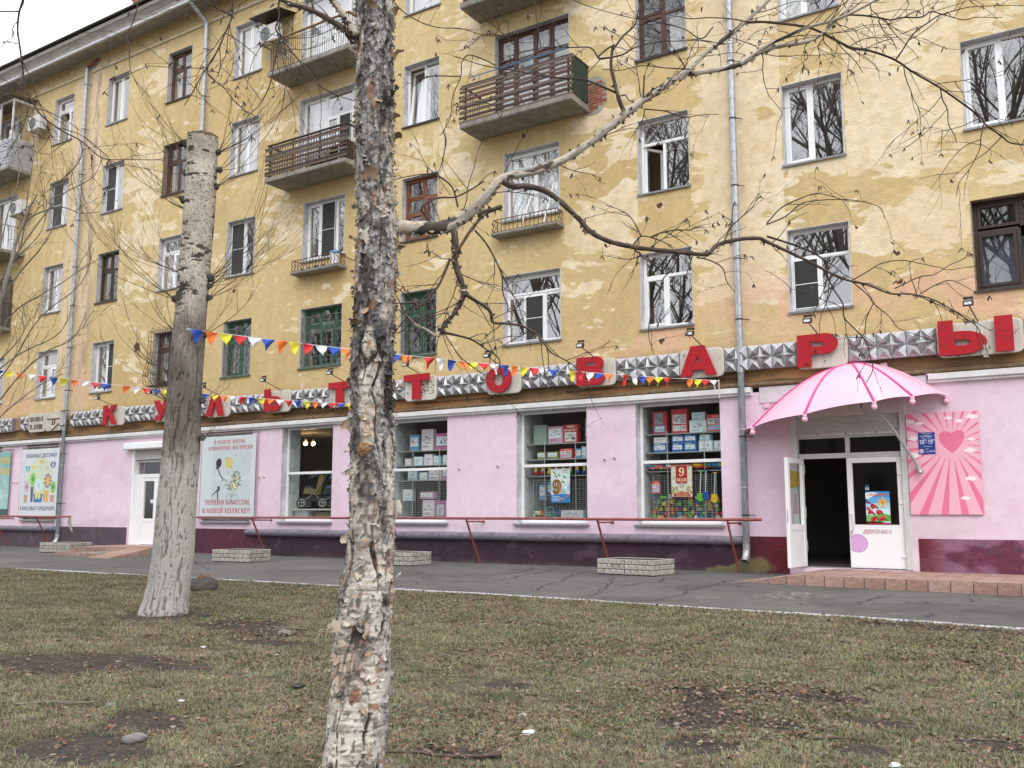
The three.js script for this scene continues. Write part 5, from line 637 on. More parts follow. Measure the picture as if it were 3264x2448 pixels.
// ---------------------------------------------------------------- things fixed to the facade
function drainpipe(x, yTop, yBot, label, opt = {}) {
  const t = thing('drainpipe', label, 'drainpipe', [x, yBot, 0.14], 'zinc drainpipes down the facade'), r = 0.072, L = yTop - yBot, n = Math.ceil(L / 1.25);
  for (let i = 0; i < n; i++) { const a = i * L / n, b = (i + 1) * L / n, dx = (wr() - 0.5) * 0.008; part('pipe_length', tube([[dx, a, 0], [dx, b + 0.03, 0]], [r, r * 0.94], 18, { cap: false }), opt.low && i < 3 ? opt.low : M.zinc, t); part('joint', tube([[dx, b - 0.02, 0], [dx, b + 0.015, 0]], r * 1.06, 18), M.zinc, t); }
  for (const y of opt.clamps) part('clamp', [tube([[0, y - yBot - 0.014, 0], [0, y - yBot + 0.014, 0]], r * 1.12, 18, { cap: false }), cyl([0.06, y - yBot, 0], [0.17, y - yBot, -0.12], 0.009, 6)], M.darkBrown, t);
  if (opt.shoe) part('shoe', tube(smoothPath([[0, 0.05, 0], [0, -0.1, 0.0], [0.0, -0.22, 0.06], [0, -0.3, 0.13]], 4), 0.075, 18, { cap: false }), mat([0.55, 0.57, 0.58], 0.4, { metalness: 0.6, map: fineGrain }), t, 'bright metal outlet');
  if (opt.elbow) part('elbow', tube(smoothPath([[0, L - 0.05, 0], [0, L + 0.1, 0.02], [-0.15, L + 0.55, 0.4], [-0.2, L + 0.75, 0.55], [-0.2, L + 1.0, 0.56]], 5), 0.072, 16, { cap: false }), M.zinc, t);
  return t;
}
M.pipeOld = mat([0.26, 0.28, 0.29], 0.6, { metalness: 0.3, map: rep(grainTex, 0.5, 0.5) });
drainpipe(-30.86, 17.2, 0.42, 'grey zinc drainpipe with a broken top beside the double white door', { clamps: [16.6, 14.9, 13.2, 11.5, 9.8, 8.4, 6.9, 5.4, 3.2, 1.5], low: M.pipeOld, shoe: true });
drainpipe(-24.26, 16.9, 4.8, 'zinc drainpipe ending above the sign, behind the pollarded poplar', { clamps: [16.1, 14.5, 12.9, 11.2, 9.5, 7.8, 6.2], elbow: true });
drainpipe(-6.68, 17.2, 0.52, 'zinc drainpipe passing behind the sign next to the pink umbrella', { clamps: [15.5, 14, 12.5, 10.9, 9.6, 8.1, 6.5, 5.2, 2.75, 1.15], low: M.pipeOld, shoe: true, elbow: true });
// red letters --------------------------------------------------------
function letterShapes(ch) {
  const bowl = (s, x0, x1, y0, y1) => { const r = (y1 - y0) / 2; s.lineTo(x1 - r, y0); s.absarc(x1 - r, y0 + r, r, -Math.PI / 2, Math.PI / 2, false); s.lineTo(x0, y1); };
  const slot = (x0, x1, y0, y1) => { const h = new THREE.Path(), r = (y1 - y0) / 2; h.moveTo(x0, y0); h.lineTo(x0, y1); h.lineTo(x1 - r, y1); h.absarc(x1 - r, y0 + r, r, Math.PI / 2, -Math.PI / 2, true); h.closePath(); return h; };
  if (ch === 'К') return [poly([[0, 0], [0.3, 0], [0.3, 0.4], [0.4, 0.5], [0.66, 0], [1, 0], [0.62, 0.62], [0.98, 1], [0.62, 1], [0.3, 0.62], [0.3, 1], [0, 1]])];
  if (ch === 'У') return [poly([[0.12, 0], [0.46, 0], [1, 1], [0.68, 1], [0.52, 0.6], [0.34, 1], [0, 1], [0.36, 0.3], [0.3, 0.22], [0.12, 0.22]])];
  if (ch === 'Л') return [poly([[0, 0], [0.32, 0], [0.5, 0.72], [0.68, 0], [1, 0], [0.7, 1], [0.3, 1]])];
  if (ch === 'Т') return [poly([[0.34, 0], [0.66, 0], [0.66, 0.74], [1, 0.74], [1, 1], [0, 1], [0, 0.74], [0.34, 0.74]])];
  if (ch === 'А') { const s = poly([[0, 0], [0.3, 0], [0.36, 0.2], [0.66, 0.2], [0.72, 0], [1, 0], [0.68, 1], [0.32, 1]]); s.holes.push(poly([[0.42, 0.46], [0.51, 0.68], [0.6, 0.46]])); return [s]; }
  if (ch === 'О') { const s = new THREE.Shape(), h = new THREE.Path(); s.absellipse(0.5, 0.5, 0.5, 0.5, 0, Math.PI * 2, false); h.absellipse(0.5, 0.5, 0.2, 0.24, 0, Math.PI * 2, true); s.holes.push(h); return [s]; }
  if (ch === 'Р') { const s = new THREE.Shape(); s.moveTo(0, 0); s.lineTo(0.33, 0); s.lineTo(0.33, 0.38); bowl(s, 0, 1, 0.38, 1); s.closePath(); s.holes.push(slot(0.33, 0.66, 0.6, 0.76)); return [s]; }
  if (ch === 'В') { const s = new THREE.Shape(); s.moveTo(0, 0); s.lineTo(0.7, 0); s.absarc(0.7, 0.27, 0.27, -Math.PI / 2, 1.0, false); s.absarc(0.68, 0.76, 0.24, -0.9, Math.PI / 2, false); s.lineTo(0, 1); s.closePath(); s.holes.push(slot(0.31, 0.66, 0.68, 0.8), slot(0.31, 0.68, 0.22, 0.35)); return [s]; }
  if (ch === 'Ь') { const s = new THREE.Shape(); s.moveTo(0, 0); bowl(s, 0.33, 1, 0, 0.66); s.lineTo(0.33, 1); s.lineTo(0, 1); s.closePath(); s.holes.push(slot(0.33, 0.66, 0.25, 0.41)); return [s]; }
  if (ch === 'Ы') { const s = new THREE.Shape(); s.moveTo(0, 0); bowl(s, 0.2, 0.65, 0, 0.66); s.lineTo(0.2, 1); s.lineTo(0, 1); s.closePath(); s.holes.push(slot(0.21, 0.44, 0.25, 0.42)); return [s, poly([[0.77, 0.0], [1, 0.0], [1, 1], [0.77, 1]])]; }
}
const rustT = canvasTex(256, 256, (c, w, h) => { c.fillStyle = '#cfccc2'; c.fillRect(0, 0, w, h); const r = mulberry(71); for (let i = 0; i < 200; i++) { c.fillStyle = `rgba(${150 + r() * 50},${140 + r() * 40},${120 + r() * 30},.12)`; c.fillRect(r() * w, 0, 1 + r() * 5, h * r()); } for (let i = 0; i < 46; i++) { const x = 130 + r() * 110, y = 60 + r() * 140; c.fillStyle = r() < 0.5 ? '#5a3a24' : '#2f2118'; c.beginPath(); c.ellipse(x, y, 2 + r() * 8, 2 + r() * 6, r() * 3, 0, 7); c.fill(); } });
const plateT = canvasTex(256, 256, (c, w, h) => { c.fillStyle = '#cdcac0'; c.fillRect(0, 0, w, h); const r = mulberry(72); for (let i = 0; i < 300; i++) { c.fillStyle = `rgba(${130 + r() * 60},${125 + r() * 50},${110 + r() * 40},.10)`; c.fillRect(r() * w, r() * h * 0.4, 1 + r() * 5, h * r()); } for (let i = 0; i < 30; i++) { c.fillStyle = 'rgba(90,60,40,.5)'; c.fillRect(r() * w, r() < 0.5 ? r() * 12 : h - r() * 12, 2 + r() * 7, 1 + r() * 3); } });
const plateM = mat(0xffffff, 0.5, { map: plateT }), rustyPlateM = mat(0xffffff, 0.6, { map: rustT });
const LET = [['К', -28.5, 1.04, 0], ['У', -25.85, 1.0, 0.05], ['Л', -23.35, 1.0, 0], ['Ь', -20.82, 1.0, 0], ['Т', -18.3, 1.0, 0], ['Т', -15.64, 1.02, 0, 1], ['О', -13.06, 0.98, 0], ['В', -10.55, 0.98, 0], ['А', -8.02, 0.98, 0], ['Р', -5.5, 0.98, 0], ['Ы', -2.9, 1.42, 0]];
for (const [i, [ch, x, w, tilt, rusty]] of LET.entries()) {
  const lw = { К: 0.72, У: 0.74, Л: 0.8, Ь: 0.68, Т: 0.82, О: 0.72, В: 0.74, А: 0.82, Р: 0.78, Ы: 1.22 }[ch], h = 0.64;
  const t = thing('sign_letter', `red letter ${ch} ${rusty ? 'on a rust-pitted plate' : ch === 'Т' ? 'on a clean plate beside Ь' : ['cut with thick straight strokes', 'with a slanting tail behind the poplar', 'shaped like a roof', 'with a low round bowl', '', '', 'forming a plain ring', 'with two round bowls', 'with a triangular hole', 'with one high round bowl', 'made of a bowl and a separate bar'][i]} on the shop sign`, 'sign letter', [x, 4.04, 0], 'letters of the shop sign');
  const pg = extr(rrect(0.02, w, 0.0, 0.6, 0.13), 0.06, 0.13, 0.012), u = pg.attributes.uv, p = pg.attributes.position; for (let k = 0; k < u.count; k++) u.setXY(k, p.getX(k) / w, p.getY(k) / 0.62);
  part('plate', pg, rusty ? rustyPlateM : plateM, t); part('fixing', [[0.2, 0.15], [w - 0.2, 0.15], [0.2, 0.45], [w - 0.2, 0.45]].map(([a, b]) => cyl([a, b, 0], [a, b, 0.14], 0.012, 6)), M.iron, t);
  const gs = letterShapes(ch).map(s => { const g = new THREE.ExtrudeGeometry(s, { depth: 0.04, bevelEnabled: true, bevelThickness: 0.006, bevelSize: 0.006, bevelSegments: 1, curveSegments: 16 }); g.scale(lw, h, 1); return g; });
  const l = part('letter', gs, M.red, t); l.position.set(0.05, 0.02, 0.25); l.rotation.z = (wr() - 0.5) * 0.02; part('standoff', [[0.12, 0.2], [0.12, 0.5], [lw * 0.72, 0.12]].map(([a, b]) => cyl([a, b, 0.19], [a, b, 0.25], 0.01, 6)), M.iron, t);
}
// faceted silver tiles between the letters
const tileG = (() => { // one tile, unit square, peaks 1 high
  const C = [0.5, 0.5, 0.85], out = []; const tri = (a, b, c) => out.push(...a, ...b, ...c);
  for (let q = 0; q < 4; q++) { const R = ([x, y, z]) => { let u = x - 0.5, v = y - 0.5; for (let k = 0; k < q; k++) [u, v] = [-v, u]; return [u + 0.5, v + 0.5, z]; }; const T_ = R([0.5, 1, 0.1]), Rr = R([1, 0.5, 0.1]), Q = R([0.62, 0.62, 0.12]), Mm = R([0.75, 0.75, 1.0]), K = R([1, 1, 0.25]); tri(R(C), Q, T_); tri(R(C), Rr, Q); tri(T_, Q, Mm); tri(Q, Rr, Mm); tri(T_, Mm, K); tri(Mm, Rr, K); }
  const g = new THREE.BufferGeometry(); g.setAttribute('position', new THREE.Float32BufferAttribute(out, 3)); g.setAttribute('uv', new THREE.Float32BufferAttribute(out.filter((_, i) => i % 3 < 2), 2)); g.computeVertexNormals(); return g;
})();
const tileSide = mat([0.3, 0.3, 0.31], 0.5, { metalness: 0.5 });
function tileStrip(x0, x1, n, label) {
  const t = thing('sign_tiles', label, 'sign panel', [x0, 4.11, 0], 'faceted silver panels of the shop sign'), w = (x1 - x0) / n; part('backing', bx(0.005, x1 - x0 - 0.005, 0.005, 0.495, 0.06, 0.145), tileSide, t);
  for (let i = 0; i < n; i++) { const o = part('tile', tileG, M.silver, t); o.scale.set(w - 0.008, 0.5, 0.085); o.position.set(i * w + 0.004, (wr() - 0.5) * 0.008, 0.147); }
}
tileStrip(-37.6, -34.1, 7, 'silver faceted sign tiles at the far end of the shop'); tileStrip(-33.58, -33.0, 1, 'lone silver faceted tile beside the worn lettered plate'); tileStrip(-30.5, -28.54, 4, 'four silver faceted tiles before the letter К');
{ const ord = ['К and У', 'У and Л', 'Л and Ь', 'Ь and the first Т', 'the two letters Т', 'rusty Т and О', 'О and В', 'В and А', 'А and Р', 'Р and Ы']; for (let i = 0; i < 10; i++) tileStrip(LET[i][1] + LET[i][2] + 0.015, LET[i + 1][1] - 0.01, 3, ['silver faceted tiles between the straight К and the tailed У', 'silver faceted tiles hidden by the poplar between У and Л', 'silver faceted tiles right of the roof-shaped Л', 'silver faceted tiles behind the pennants between Ь and Т', 'silver faceted tiles hidden by the birch between the two Т', 'silver faceted tiles between the rust-pitted Т and ring-shaped О', 'silver faceted tiles between the ring-shaped О and two-bowled В', 'silver faceted tiles above the pennants between В and А', 'silver faceted tiles crossed by the drainpipe between А and Р', 'silver faceted tiles over the umbrella between Р and Ы'][i]); tileStrip(-1.46, 2.7, 8, 'silver faceted tiles after the letter Ы'); }
single('sign_gap_board', bx(-34.08, -33.6, 4.16, 4.6, 0.06, 0.08), mat([0.4, 0.24, 0.16], 0.8, { map: grain }), 'bare brown board in the gap between silver sign tiles', 'sign panel');
// worn plates
{ const a = thing('sign_plate', 'pale rounded plate with two rows of worn raised lettering', 'sign plate', [-33.0, 4.03, 0]); part('plate', extr(rrect(0.01, 1.02, 0, 0.64, 0.12), 0.06, 0.13, 0.012), M.plate, a); const ch = mulberry(14), g = []; for (const y of [0.37, 0.1]) for (let i = 0; i < 10; i++) { const x = 0.1 + i * 0.083; for (let k = 0; k < 3; k++) { const s = ch(); g.push(s < 0.5 ? bx(x + 0.02 * k, x + 0.02 * k + 0.012, y, y + 0.16, 0.191, 0.206) : s < 0.75 ? bx(x, x + 0.06, y + 0.075 * k, y + 0.075 * k + 0.012, 0.191, 0.205) : null); } } part('lettering', g, mat([0.2, 0.15, 0.11], 0.9, { map: fineGrain }), a, 'worn brown lettering');
  const b = thing('sign_plate', 'cream rounded plate with a rusted relief emblem', 'sign plate', [-31.95, 4.03, 0]); part('plate', extr(rrect(0.01, 1.0, 0, 0.64, 0.12), 0.06, 0.13, 0.012), mat([0.6, 0.56, 0.46], 0.6, { map: streak }), b); part('emblem', [extr(poly([[0.15, 0.42], [0.85, 0.42], [0.62, 0.58], [0.38, 0.58]]), 0.02, 0.19, 0.003), extr(poly([[0.15, 0.2], [0.5, 0.03], [0.85, 0.2]]), 0.02, 0.19, 0.003)], mat([0.56, 0.53, 0.45], 0.6), b); part('rusted_bars', [bx(0.14, 0.88, 0.4, 0.425, 0.205, 0.216), bx(0.4, 0.6, 0.18, 0.21, 0.192, 0.21), bx(0.54, 0.58, 0.21, 0.4, 0.192, 0.21), bx(0.42, 0.45, 0.21, 0.4, 0.192, 0.208), (() => { const g = bx(-0.26, 0.26, -0.012, 0.012, 0.211, 0.22); g.rotateZ(0.48); g.translate(0.64, 0.12, 0); return g; })()], M.rust, b); }
{ const g = []; for (const [a, b, y] of [[-30.98, -30.5, 4.66], [-30.98, -30.5, 4.16]]) g.push(bx(a, b, y, y + 0.03, 0.22, 0.25)); single('sign_strap', g, M.iron, 'black iron straps across the drainpipe beside the emblem plate', 'strap'); }
for (const [a, b, l] of [[-20.6, -18.3, 'under the letter Ь'], [-15.4, -13.0, 'under the rusty letter Т'], [-10.9, -8.6, 'under the letter В'], [-8.9, -6.8, 'under the letter А']]) single('iron_rod', [cyl([a, 3.98, 0.06], [b, 3.98, 0.06], 0.013, 6), cyl([a + 0.02, 3.98, 0], [a + 0.02, 3.98, 0.07], 0.02, 6), cyl([b - 0.02, 3.98, 0], [b - 0.02, 3.98, 0.07], 0.02, 6)], M.darkBrown, 'rusty iron rod on the wall ' + l, 'rod', 'iron rods under the sign');
// floodlights
for (const [i, [x, l]] of [[-28.0, 'К'], [-25.3, 'У'], [-22.8, 'Л'], [-20.25, 'Ь'], [-17.7, 'first Т'], [-15.1, 'rusty Т'], [-12.62, 'О'], [-10.1, 'В'], [-7.5, 'А'], [-5.08, 'Р'], [-2.25, 'Ы']].entries()) {
  const t = thing('floodlight', `small black floodlight on an arm over ${['the first letter К at the emblem plates', 'the letter У at the poplar', 'the letter Л right of the poplar', 'the soft sign Ь', 'the clean letter Т', 'the rust-pitted letter Т', 'the ring-shaped letter О', 'the two-bowled letter В', 'the letter А with its triangular hole', 'the letter Р above the umbrella', 'the last letter Ы'][i]}`, 'floodlight', [x, 4.66, 0.2], 'floodlights over the sign'); part('arm', [cyl([0.06, 0, 0], [0, 0.2, 0.6], 0.014, 6), cyl([0.06, 0, -0.2], [0.06, 0, 0], 0.014, 6)], mat([0.2, 0.15, 0.12], 0.6), t);
  part('housing', [rbx(-0.085, 0.085, 0.17, 0.26, 0.58, 0.66), rbx(-0.085, 0.085, 0.3, 0.34, 0.56, 0.6), rbx(-0.07, -0.055, 0.22, 0.32, 0.57, 0.6), rbx(0.055, 0.07, 0.22, 0.32, 0.57, 0.6)], M.black, t); part('lens', rbx(-0.06, 0.06, 0.185, 0.235, 0.661, 0.666, 0.002), mat([0.7, 0.75, 0.8], 0.1), t);
}
// banners --------------------------------------------------------------
function bannerFrame(x0, x1, y0, y1, label) { const t = thing('banner', label, 'banner', [0, 0, 0]); part('frame', [ring(x0 - 0.06, x1 + 0.06, y0 - 0.06, y1 + 0.1, 0.02, 0.045, 0.025)], mat([0.5, 0.3, 0.35], 0.6), t); const g = []; for (let i = 0; i < 26; i++) { const u = (i + 0.5) / 26, x = mix(x0, x1, u), y = mix(y0, y1, u); g.push(cyl([x, y1, 0.058], [x + 0.03, y1 + 0.09, 0.045], 0.004, 4), cyl([x, y0, 0.058], [x + 0.03, y0 - 0.05, 0.045], 0.004, 4), cyl([x0, y, 0.058], [x0 - 0.05, y + 0.03, 0.045], 0.004, 4), cyl([x1, y, 0.058], [x1 + 0.05, y + 0.03, 0.045], 0.004, 4)); } part('lacing', g, M.blind, t); return t; }
const sheetBump = (g) => { const p = g.attributes.position; for (let i = 0; i < p.count; i++) p.setZ(i, p.getZ(i) + 0.02 * (fbm(p.getX(i) * 1.6, p.getY(i) * 1.6, 2) - 0.5)); g.computeVertexNormals(); return g; };
function sheet(t, x0, x1, y0, y1, w, h, draw) { const g = sheetBump(new THREE.PlaneGeometry(x1 - x0, y1 - y0, 12, 16).translate((x0 + x1) / 2, (y0 + y1) / 2, 0.06)); part('sheet', g, new THREE.MeshPhysicalMaterial({ color: 0xffffff, roughness: 0.7, map: canvasTex(w, h, draw) }), t); }
const fly = (c, x, y, s, f) => { c.fillStyle = f; for (const k of [-1, 1]) { c.beginPath(); c.ellipse(x + k * s * 0.5, y - s * 0.25, s * 0.5, s * 0.32, k * 0.7, 0, 7); c.fill(); c.beginPath(); c.ellipse(x + k * s * 0.35, y + s * 0.3, s * 0.32, s * 0.22, -k * 0.6, 0, 7); c.fill(); } };
{ const t = bannerFrame(-23.66, -21.28, 1.07, 3.46, 'pale banner of a lady pushing a flowered pram, lettered in red');
  sheet(t, -23.66, -21.28, 1.07, 3.46, 620, 640, (c, w, h) => { c.fillStyle = '#c9d3d6'; c.fillRect(0, 0, w, h); const R = '#b0525c'; c.fillStyle = 'rgba(160,176,178,.28)'; c.fillRect(130, 60, 440, 260); c.fillRect(130, 350, 440, 230); T(c, 'В НОВУЮ ЖИЗНЬ', w / 2 + 10, 62, 'bold 42px sans-serif', R); T(c, 'КОМФОРТНО, БЕЗ ТРЯСКИ', w / 2 + 20, 112, 'bold 42px sans-serif', R, 'center', 510); T(c, 'ПЕРВЫМ КЛАССОМ,', w / 2 + 10, 545, 'bold 54px sans-serif', R, 'center', 520); T(c, 'В НОВОЙ КОЛЯСКЕ!!!', w / 2, 612, 'bold 54px sans-serif', R, 'center', 560);
    c.fillStyle = '#2d2a29'; c.beginPath(); c.ellipse(205, 215, 32, 38, 0.2, 0, 7); c.fill(); c.beginPath(); c.ellipse(190, 255, 16, 12, 0.4, 0, 7); c.fill(); c.lineWidth = 9; c.strokeStyle = '#2d2a29'; c.beginPath(); c.moveTo(204, 268); c.quadraticCurveTo(222, 320, 262, 338); c.stroke(); c.lineWidth = 4; c.beginPath(); c.moveTo(262, 338); c.quadraticCurveTo(300, 350, 312, 386); c.stroke(); c.beginPath(); c.arc(256, 350, 8, 0, 6); c.stroke(); c.beginPath(); c.moveTo(200, 404); c.lineTo(226, 398); c.lineTo(228, 430); c.lineTo(210, 440); c.lineTo(216, 528); c.lineTo(206, 510); c.lineTo(196, 440); c.lineTo(152, 470); c.lineTo(140, 496); c.lineTo(150, 460); c.lineTo(202, 424); c.fill();
    c.fillStyle = '#cfc169'; c.beginPath(); c.ellipse(320, 218, 40, 46, 0, 0, 7); c.fill(); c.strokeStyle = '#b9b9a0'; c.lineWidth = 1.5; c.beginPath(); c.moveTo(318, 264); c.lineTo(300, 560); c.stroke();
    const r = mulberry(19), cs = ['#3d4a57', '#d3cf63', '#6b8fae', '#e4e6da', '#39404a', '#b7bf6a']; const inH = (x, y) => ((x - 375) / 82) ** 2 + ((y - 385) / 46) ** 2 < 1 && y > 374 || ((x - 408) / 50) ** 2 + ((y - 342) / 62) ** 2 < 1; for (let i = 0; i < 420; i++) { const x = 280 + r() * 190, y = 272 + r() * 165; if (inH(x, y)) fly(c, x, y, 6 + r() * 6, cs[r() * 6 | 0]); } c.strokeStyle = '#59636b'; c.lineWidth = 3; for (const x of [335, 398]) { c.beginPath(); c.ellipse(x, 500, 32, 36, 0, 0, 7); c.stroke(); for (let i = 0; i < 10; i++) fly(c, x + 32 * Math.cos(i * 0.63), 500 + 36 * Math.sin(i * 0.63), 4, '#4d5a63'); } c.beginPath(); c.moveTo(340, 432); c.lineTo(392, 490); c.moveTo(402, 432); c.lineTo(344, 490); c.stroke(); for (let i = 0; i < 18; i++) fly(c, 170 + r() * 380, 150 + r() * 160, 4 + r() * 5, ['#5d6670', '#87939a', '#aab3b3'][r() * 3 | 0]); }); }
{ const t = bannerFrame(-33.5, -31.18, 1.08, 3.43, 'pale banner of cartoon flower pots lettered in dark blue');
  sheet(t, -33.5, -31.18, 1.08, 3.43, 620, 640, (c, w, h) => { c.fillStyle = '#d2d7dc'; c.fillRect(0, 0, w, h); c.fillStyle = 'rgba(196,212,180,.8)'; c.beginPath(); c.ellipse(330, 270, 210, 190, 0, 0, 7); c.fill(); const D = '#343a66'; T(c, 'ЛЮБИМЫЕ ЦВЕТОЧКИ', w / 2 + 10, 84, 'bold 54px sans-serif', D, 'center', 520); T(c, 'В КРАСИВЫЕ ГОРШОЧКИ!!!', w / 2 - 4, 588, 'bold 52px sans-serif', D, 'center', 580);
    fly(c, 340, 128, 34, '#dba53f'); fly(c, 110, 190, 44, '#58a3c4'); fly(c, 205, 178, 30, '#dccb52'); fly(c, 530, 160, 50, '#7d77ab'); fly(c, 436, 190, 24, '#c9a2a6'); const r = mulberry(31); for (let i = 0; i < 46; i++) { const e = r() < 0.5; fly(c, e ? 20 + r() * 60 : 20 + r() * 580, e ? 100 + r() * 420 : r() < 0.5 ? 20 + r() * 130 : 500 + r() * 30, 4 + r() * 5, ['#5b6a96', '#9b6b82', '#8aa3b4', '#b6a56a'][r() * 4 | 0]); }
    const pot = (x, y, w2, h2, f) => { c.fillStyle = f; c.beginPath(); c.moveTo(x - w2, y); c.lineTo(x + w2, y); c.lineTo(x + w2 * 0.72, y + h2); c.lineTo(x - w2 * 0.72, y + h2); c.fill(); }; const bush = (x, y, rx, ry, a, b) => { c.fillStyle = a; c.beginPath(); c.ellipse(x, y, rx, ry, 0, 0, 7); c.fill(); c.strokeStyle = b; c.lineWidth = 4; for (let i = 0; i < 8; i++) { c.beginPath(); c.moveTo(x, y); c.lineTo(x + rx * 0.8 * Math.cos(i * 0.785), y + ry * 0.8 * Math.sin(i * 0.785)); c.stroke(); } c.fillStyle = b; c.beginPath(); c.ellipse(x, y, rx * 0.35, ry * 0.35, 0, 0, 7); c.fill(); };
    bush(110, 360, 48, 62, '#cbb8c4', '#a57f97'); pot(104, 440, 34, 70, '#b99c80'); bush(210, 290, 48, 62, '#8ec76a', '#3d8f56'); pot(206, 360, 26, 150, '#5f6266'); bush(552, 370, 44, 58, '#8ec76a', '#3d8f56'); pot(545, 445, 34, 66, '#bd9480'); c.fillStyle = '#7c6a9d'; for (let i = 0; i < 9; i++) { c.beginPath(); c.ellipse(458 + 48 * Math.cos(i * 0.7), 310 + 56 * Math.sin(i * 0.7), 17, 14, i * 0.7, 0, 7); c.fill(); } c.fillStyle = '#d9ad4e'; c.beginPath(); c.ellipse(458, 310, 36, 46, 0, 0, 7); c.fill(); pot(446, 400, 48, 112, '#d7b165'); c.fillStyle = '#2f78b4'; c.beginPath(); c.moveTo(234, 430); c.lineTo(390, 430); c.lineTo(376, 512); c.lineTo(244, 512); c.fill(); c.lineWidth = 10; c.strokeStyle = '#2f78b4'; c.beginPath(); c.arc(394, 470, 22, -1.5, 1.6); c.stroke(); c.fillStyle = '#d8cf86'; for (const x of [285, 335]) { c.beginPath(); c.ellipse(x, 445, 24, 40, 0, 0, 7); c.fill(); } bush(312, 350, 52, 60, '#cfe0e4', '#9fc6dd'); }); }
{ const t = bannerFrame(-36.9, -34.24, 1.06, 3.4, 'teal banner with worn yellow lettering at the end of the shop'); sheet(t, -36.9, -34.24, 1.06, 3.4, 400, 360, (c, w, h) => { c.fillStyle = '#7fb0ad'; c.fillRect(0, 0, w, h); const r = mulberry(2); for (let i = 0; i < 40; i++) { c.fillStyle = ['rgba(190,214,208,.35)', 'rgba(90,150,150,.3)', 'rgba(150,190,190,.35)'][i % 3]; c.beginPath(); c.ellipse(r() * w, 120 + r() * 200, 40 + r() * 70, 30 + r() * 50, r() * 3, 0, 7); c.fill(); } c.fillStyle = '#c2ab5a'; for (let k = 0; k < 2; k++) for (let i = 0; i < 11; i++) c.fillRect(w - 34 - i * 32, 30 + k * 60, 22, 38); c.fillStyle = '#465a5c'; c.fillRect(0, h - 40, w, 40); }); }
// pink board beside the door ------------------------------------------
{ const b = thing('pink_board', 'pink sunburst board with clouds and a heart beside the shop door', 'board', [0, 0, 0]); const x0 = -3.54, x1 = -2.31, y0 = 1.165, y1 = 3.04;
  const g = new THREE.BoxGeometry(x1 - x0, y1 - y0, 0.02); { const u = g.attributes.uv; for (let i = 0; i < u.count; i++) if (i < 16 || i > 19) u.setXY(i, 0.005, 0.5); } g.translate((x0 + x1) / 2, (y0 + y1) / 2, 0.035);
  part('panel', g, mat(0xffffff, 0.45, { map: canvasTex(700, 1060, (c, w, h) => { c.fillStyle = '#efb3c6'; c.fillRect(0, 0, w, h); c.fillStyle = '#e5789a'; for (let i = 0; i < 24; i++) { const a = (i + 0.5) / 24 * 6.2832, d = 0.055; c.beginPath(); c.moveTo(430 + 130 * Math.cos(a), 330 + 130 * Math.sin(a)); c.lineTo(430 + 1300 * Math.cos(a - d), 330 + 1300 * Math.sin(a - d)); c.lineTo(430 + 1300 * Math.cos(a + d), 330 + 1300 * Math.sin(a + d)); c.fill(); } c.fillStyle = '#e5789a'; c.beginPath(); c.moveTo(440, 430); c.bezierCurveTo(250, 300, 300, 140, 440, 220); c.bezierCurveTo(600, 130, 610, 300, 440, 430); c.fill(); const cloud = (x, y, s) => { c.fillStyle = '#f3e6ec'; for (const [u, v, q] of [[-0.7, 0.1, 0.45], [-0.2, -0.15, 0.55], [0.35, -0.05, 0.5], [0.8, 0.12, 0.36], [0.1, 0.2, 0.6]]) { c.beginPath(); c.ellipse(x + u * s, y + v * s, q * s, q * s * 0.62, 0, 0, 7); c.fill(); } }; for (const [x, y, s] of [[45, 80, 40], [130, 105, 36], [70, 260, 50], [70, 440, 52], [420, 60, 36], [520, 95, 36], [640, 55, 50], [630, 290, 32], [610, 400, 50], [600, 690, 48], [540, 890, 42]]) cloud(x, y, s); }) }), b); part('batten', [bx(x0 + 0.02, x0 + 0.06, y0 + 0.02, y1 - 0.02, 0.001, 0.024), bx(x1 - 0.06, x1 - 0.02, y0 + 0.02, y1 - 0.02, 0.001, 0.024)], M.wood[1], b); }
print('hours_sign', -3.34, -3.05, 2.275, 2.68, 0.052, 300, 410, (c, w, h) => { c.fillStyle = '#27408c'; c.fillRect(0, 0, w, h); const L = '#d5dcee'; for (const [x, y, q] of [[60, 22, 180], [110, 56, 90], [70, 104, 50], [150, 104, 80], [90, 262, 150], [120, 312, 60], [110, 362, 90]]) { c.fillStyle = L; c.fillRect(x, y, q, 7); } T(c, '"КУЛЬТТОВАРЫ"', w / 2, 86, 'bold 30px sans-serif', L, 'center', 250); T(c, '10', 62, 220, 'bold 116px sans-serif', L, 'center', 92); T(c, '00', 128, 158, 'bold 40px sans-serif', L, 'center', 44); c.fillStyle = L; c.fillRect(136, 186, 22, 12); T(c, '19', 214, 220, 'bold 116px sans-serif', L, 'center', 92); T(c, '00', 274, 158, 'bold 40px sans-serif', L, 'center', 44); T(c, '10-18', 246, 372, 'bold 42px sans-serif', L, 'center', 96); c.fillStyle = '#d7b3cf'; c.beginPath(); c.arc(50, 350, 42, 0, 7); c.fill(); }, 'blue opening hours sign fixed on the pink board', 'sign', { rough: 0.3 });
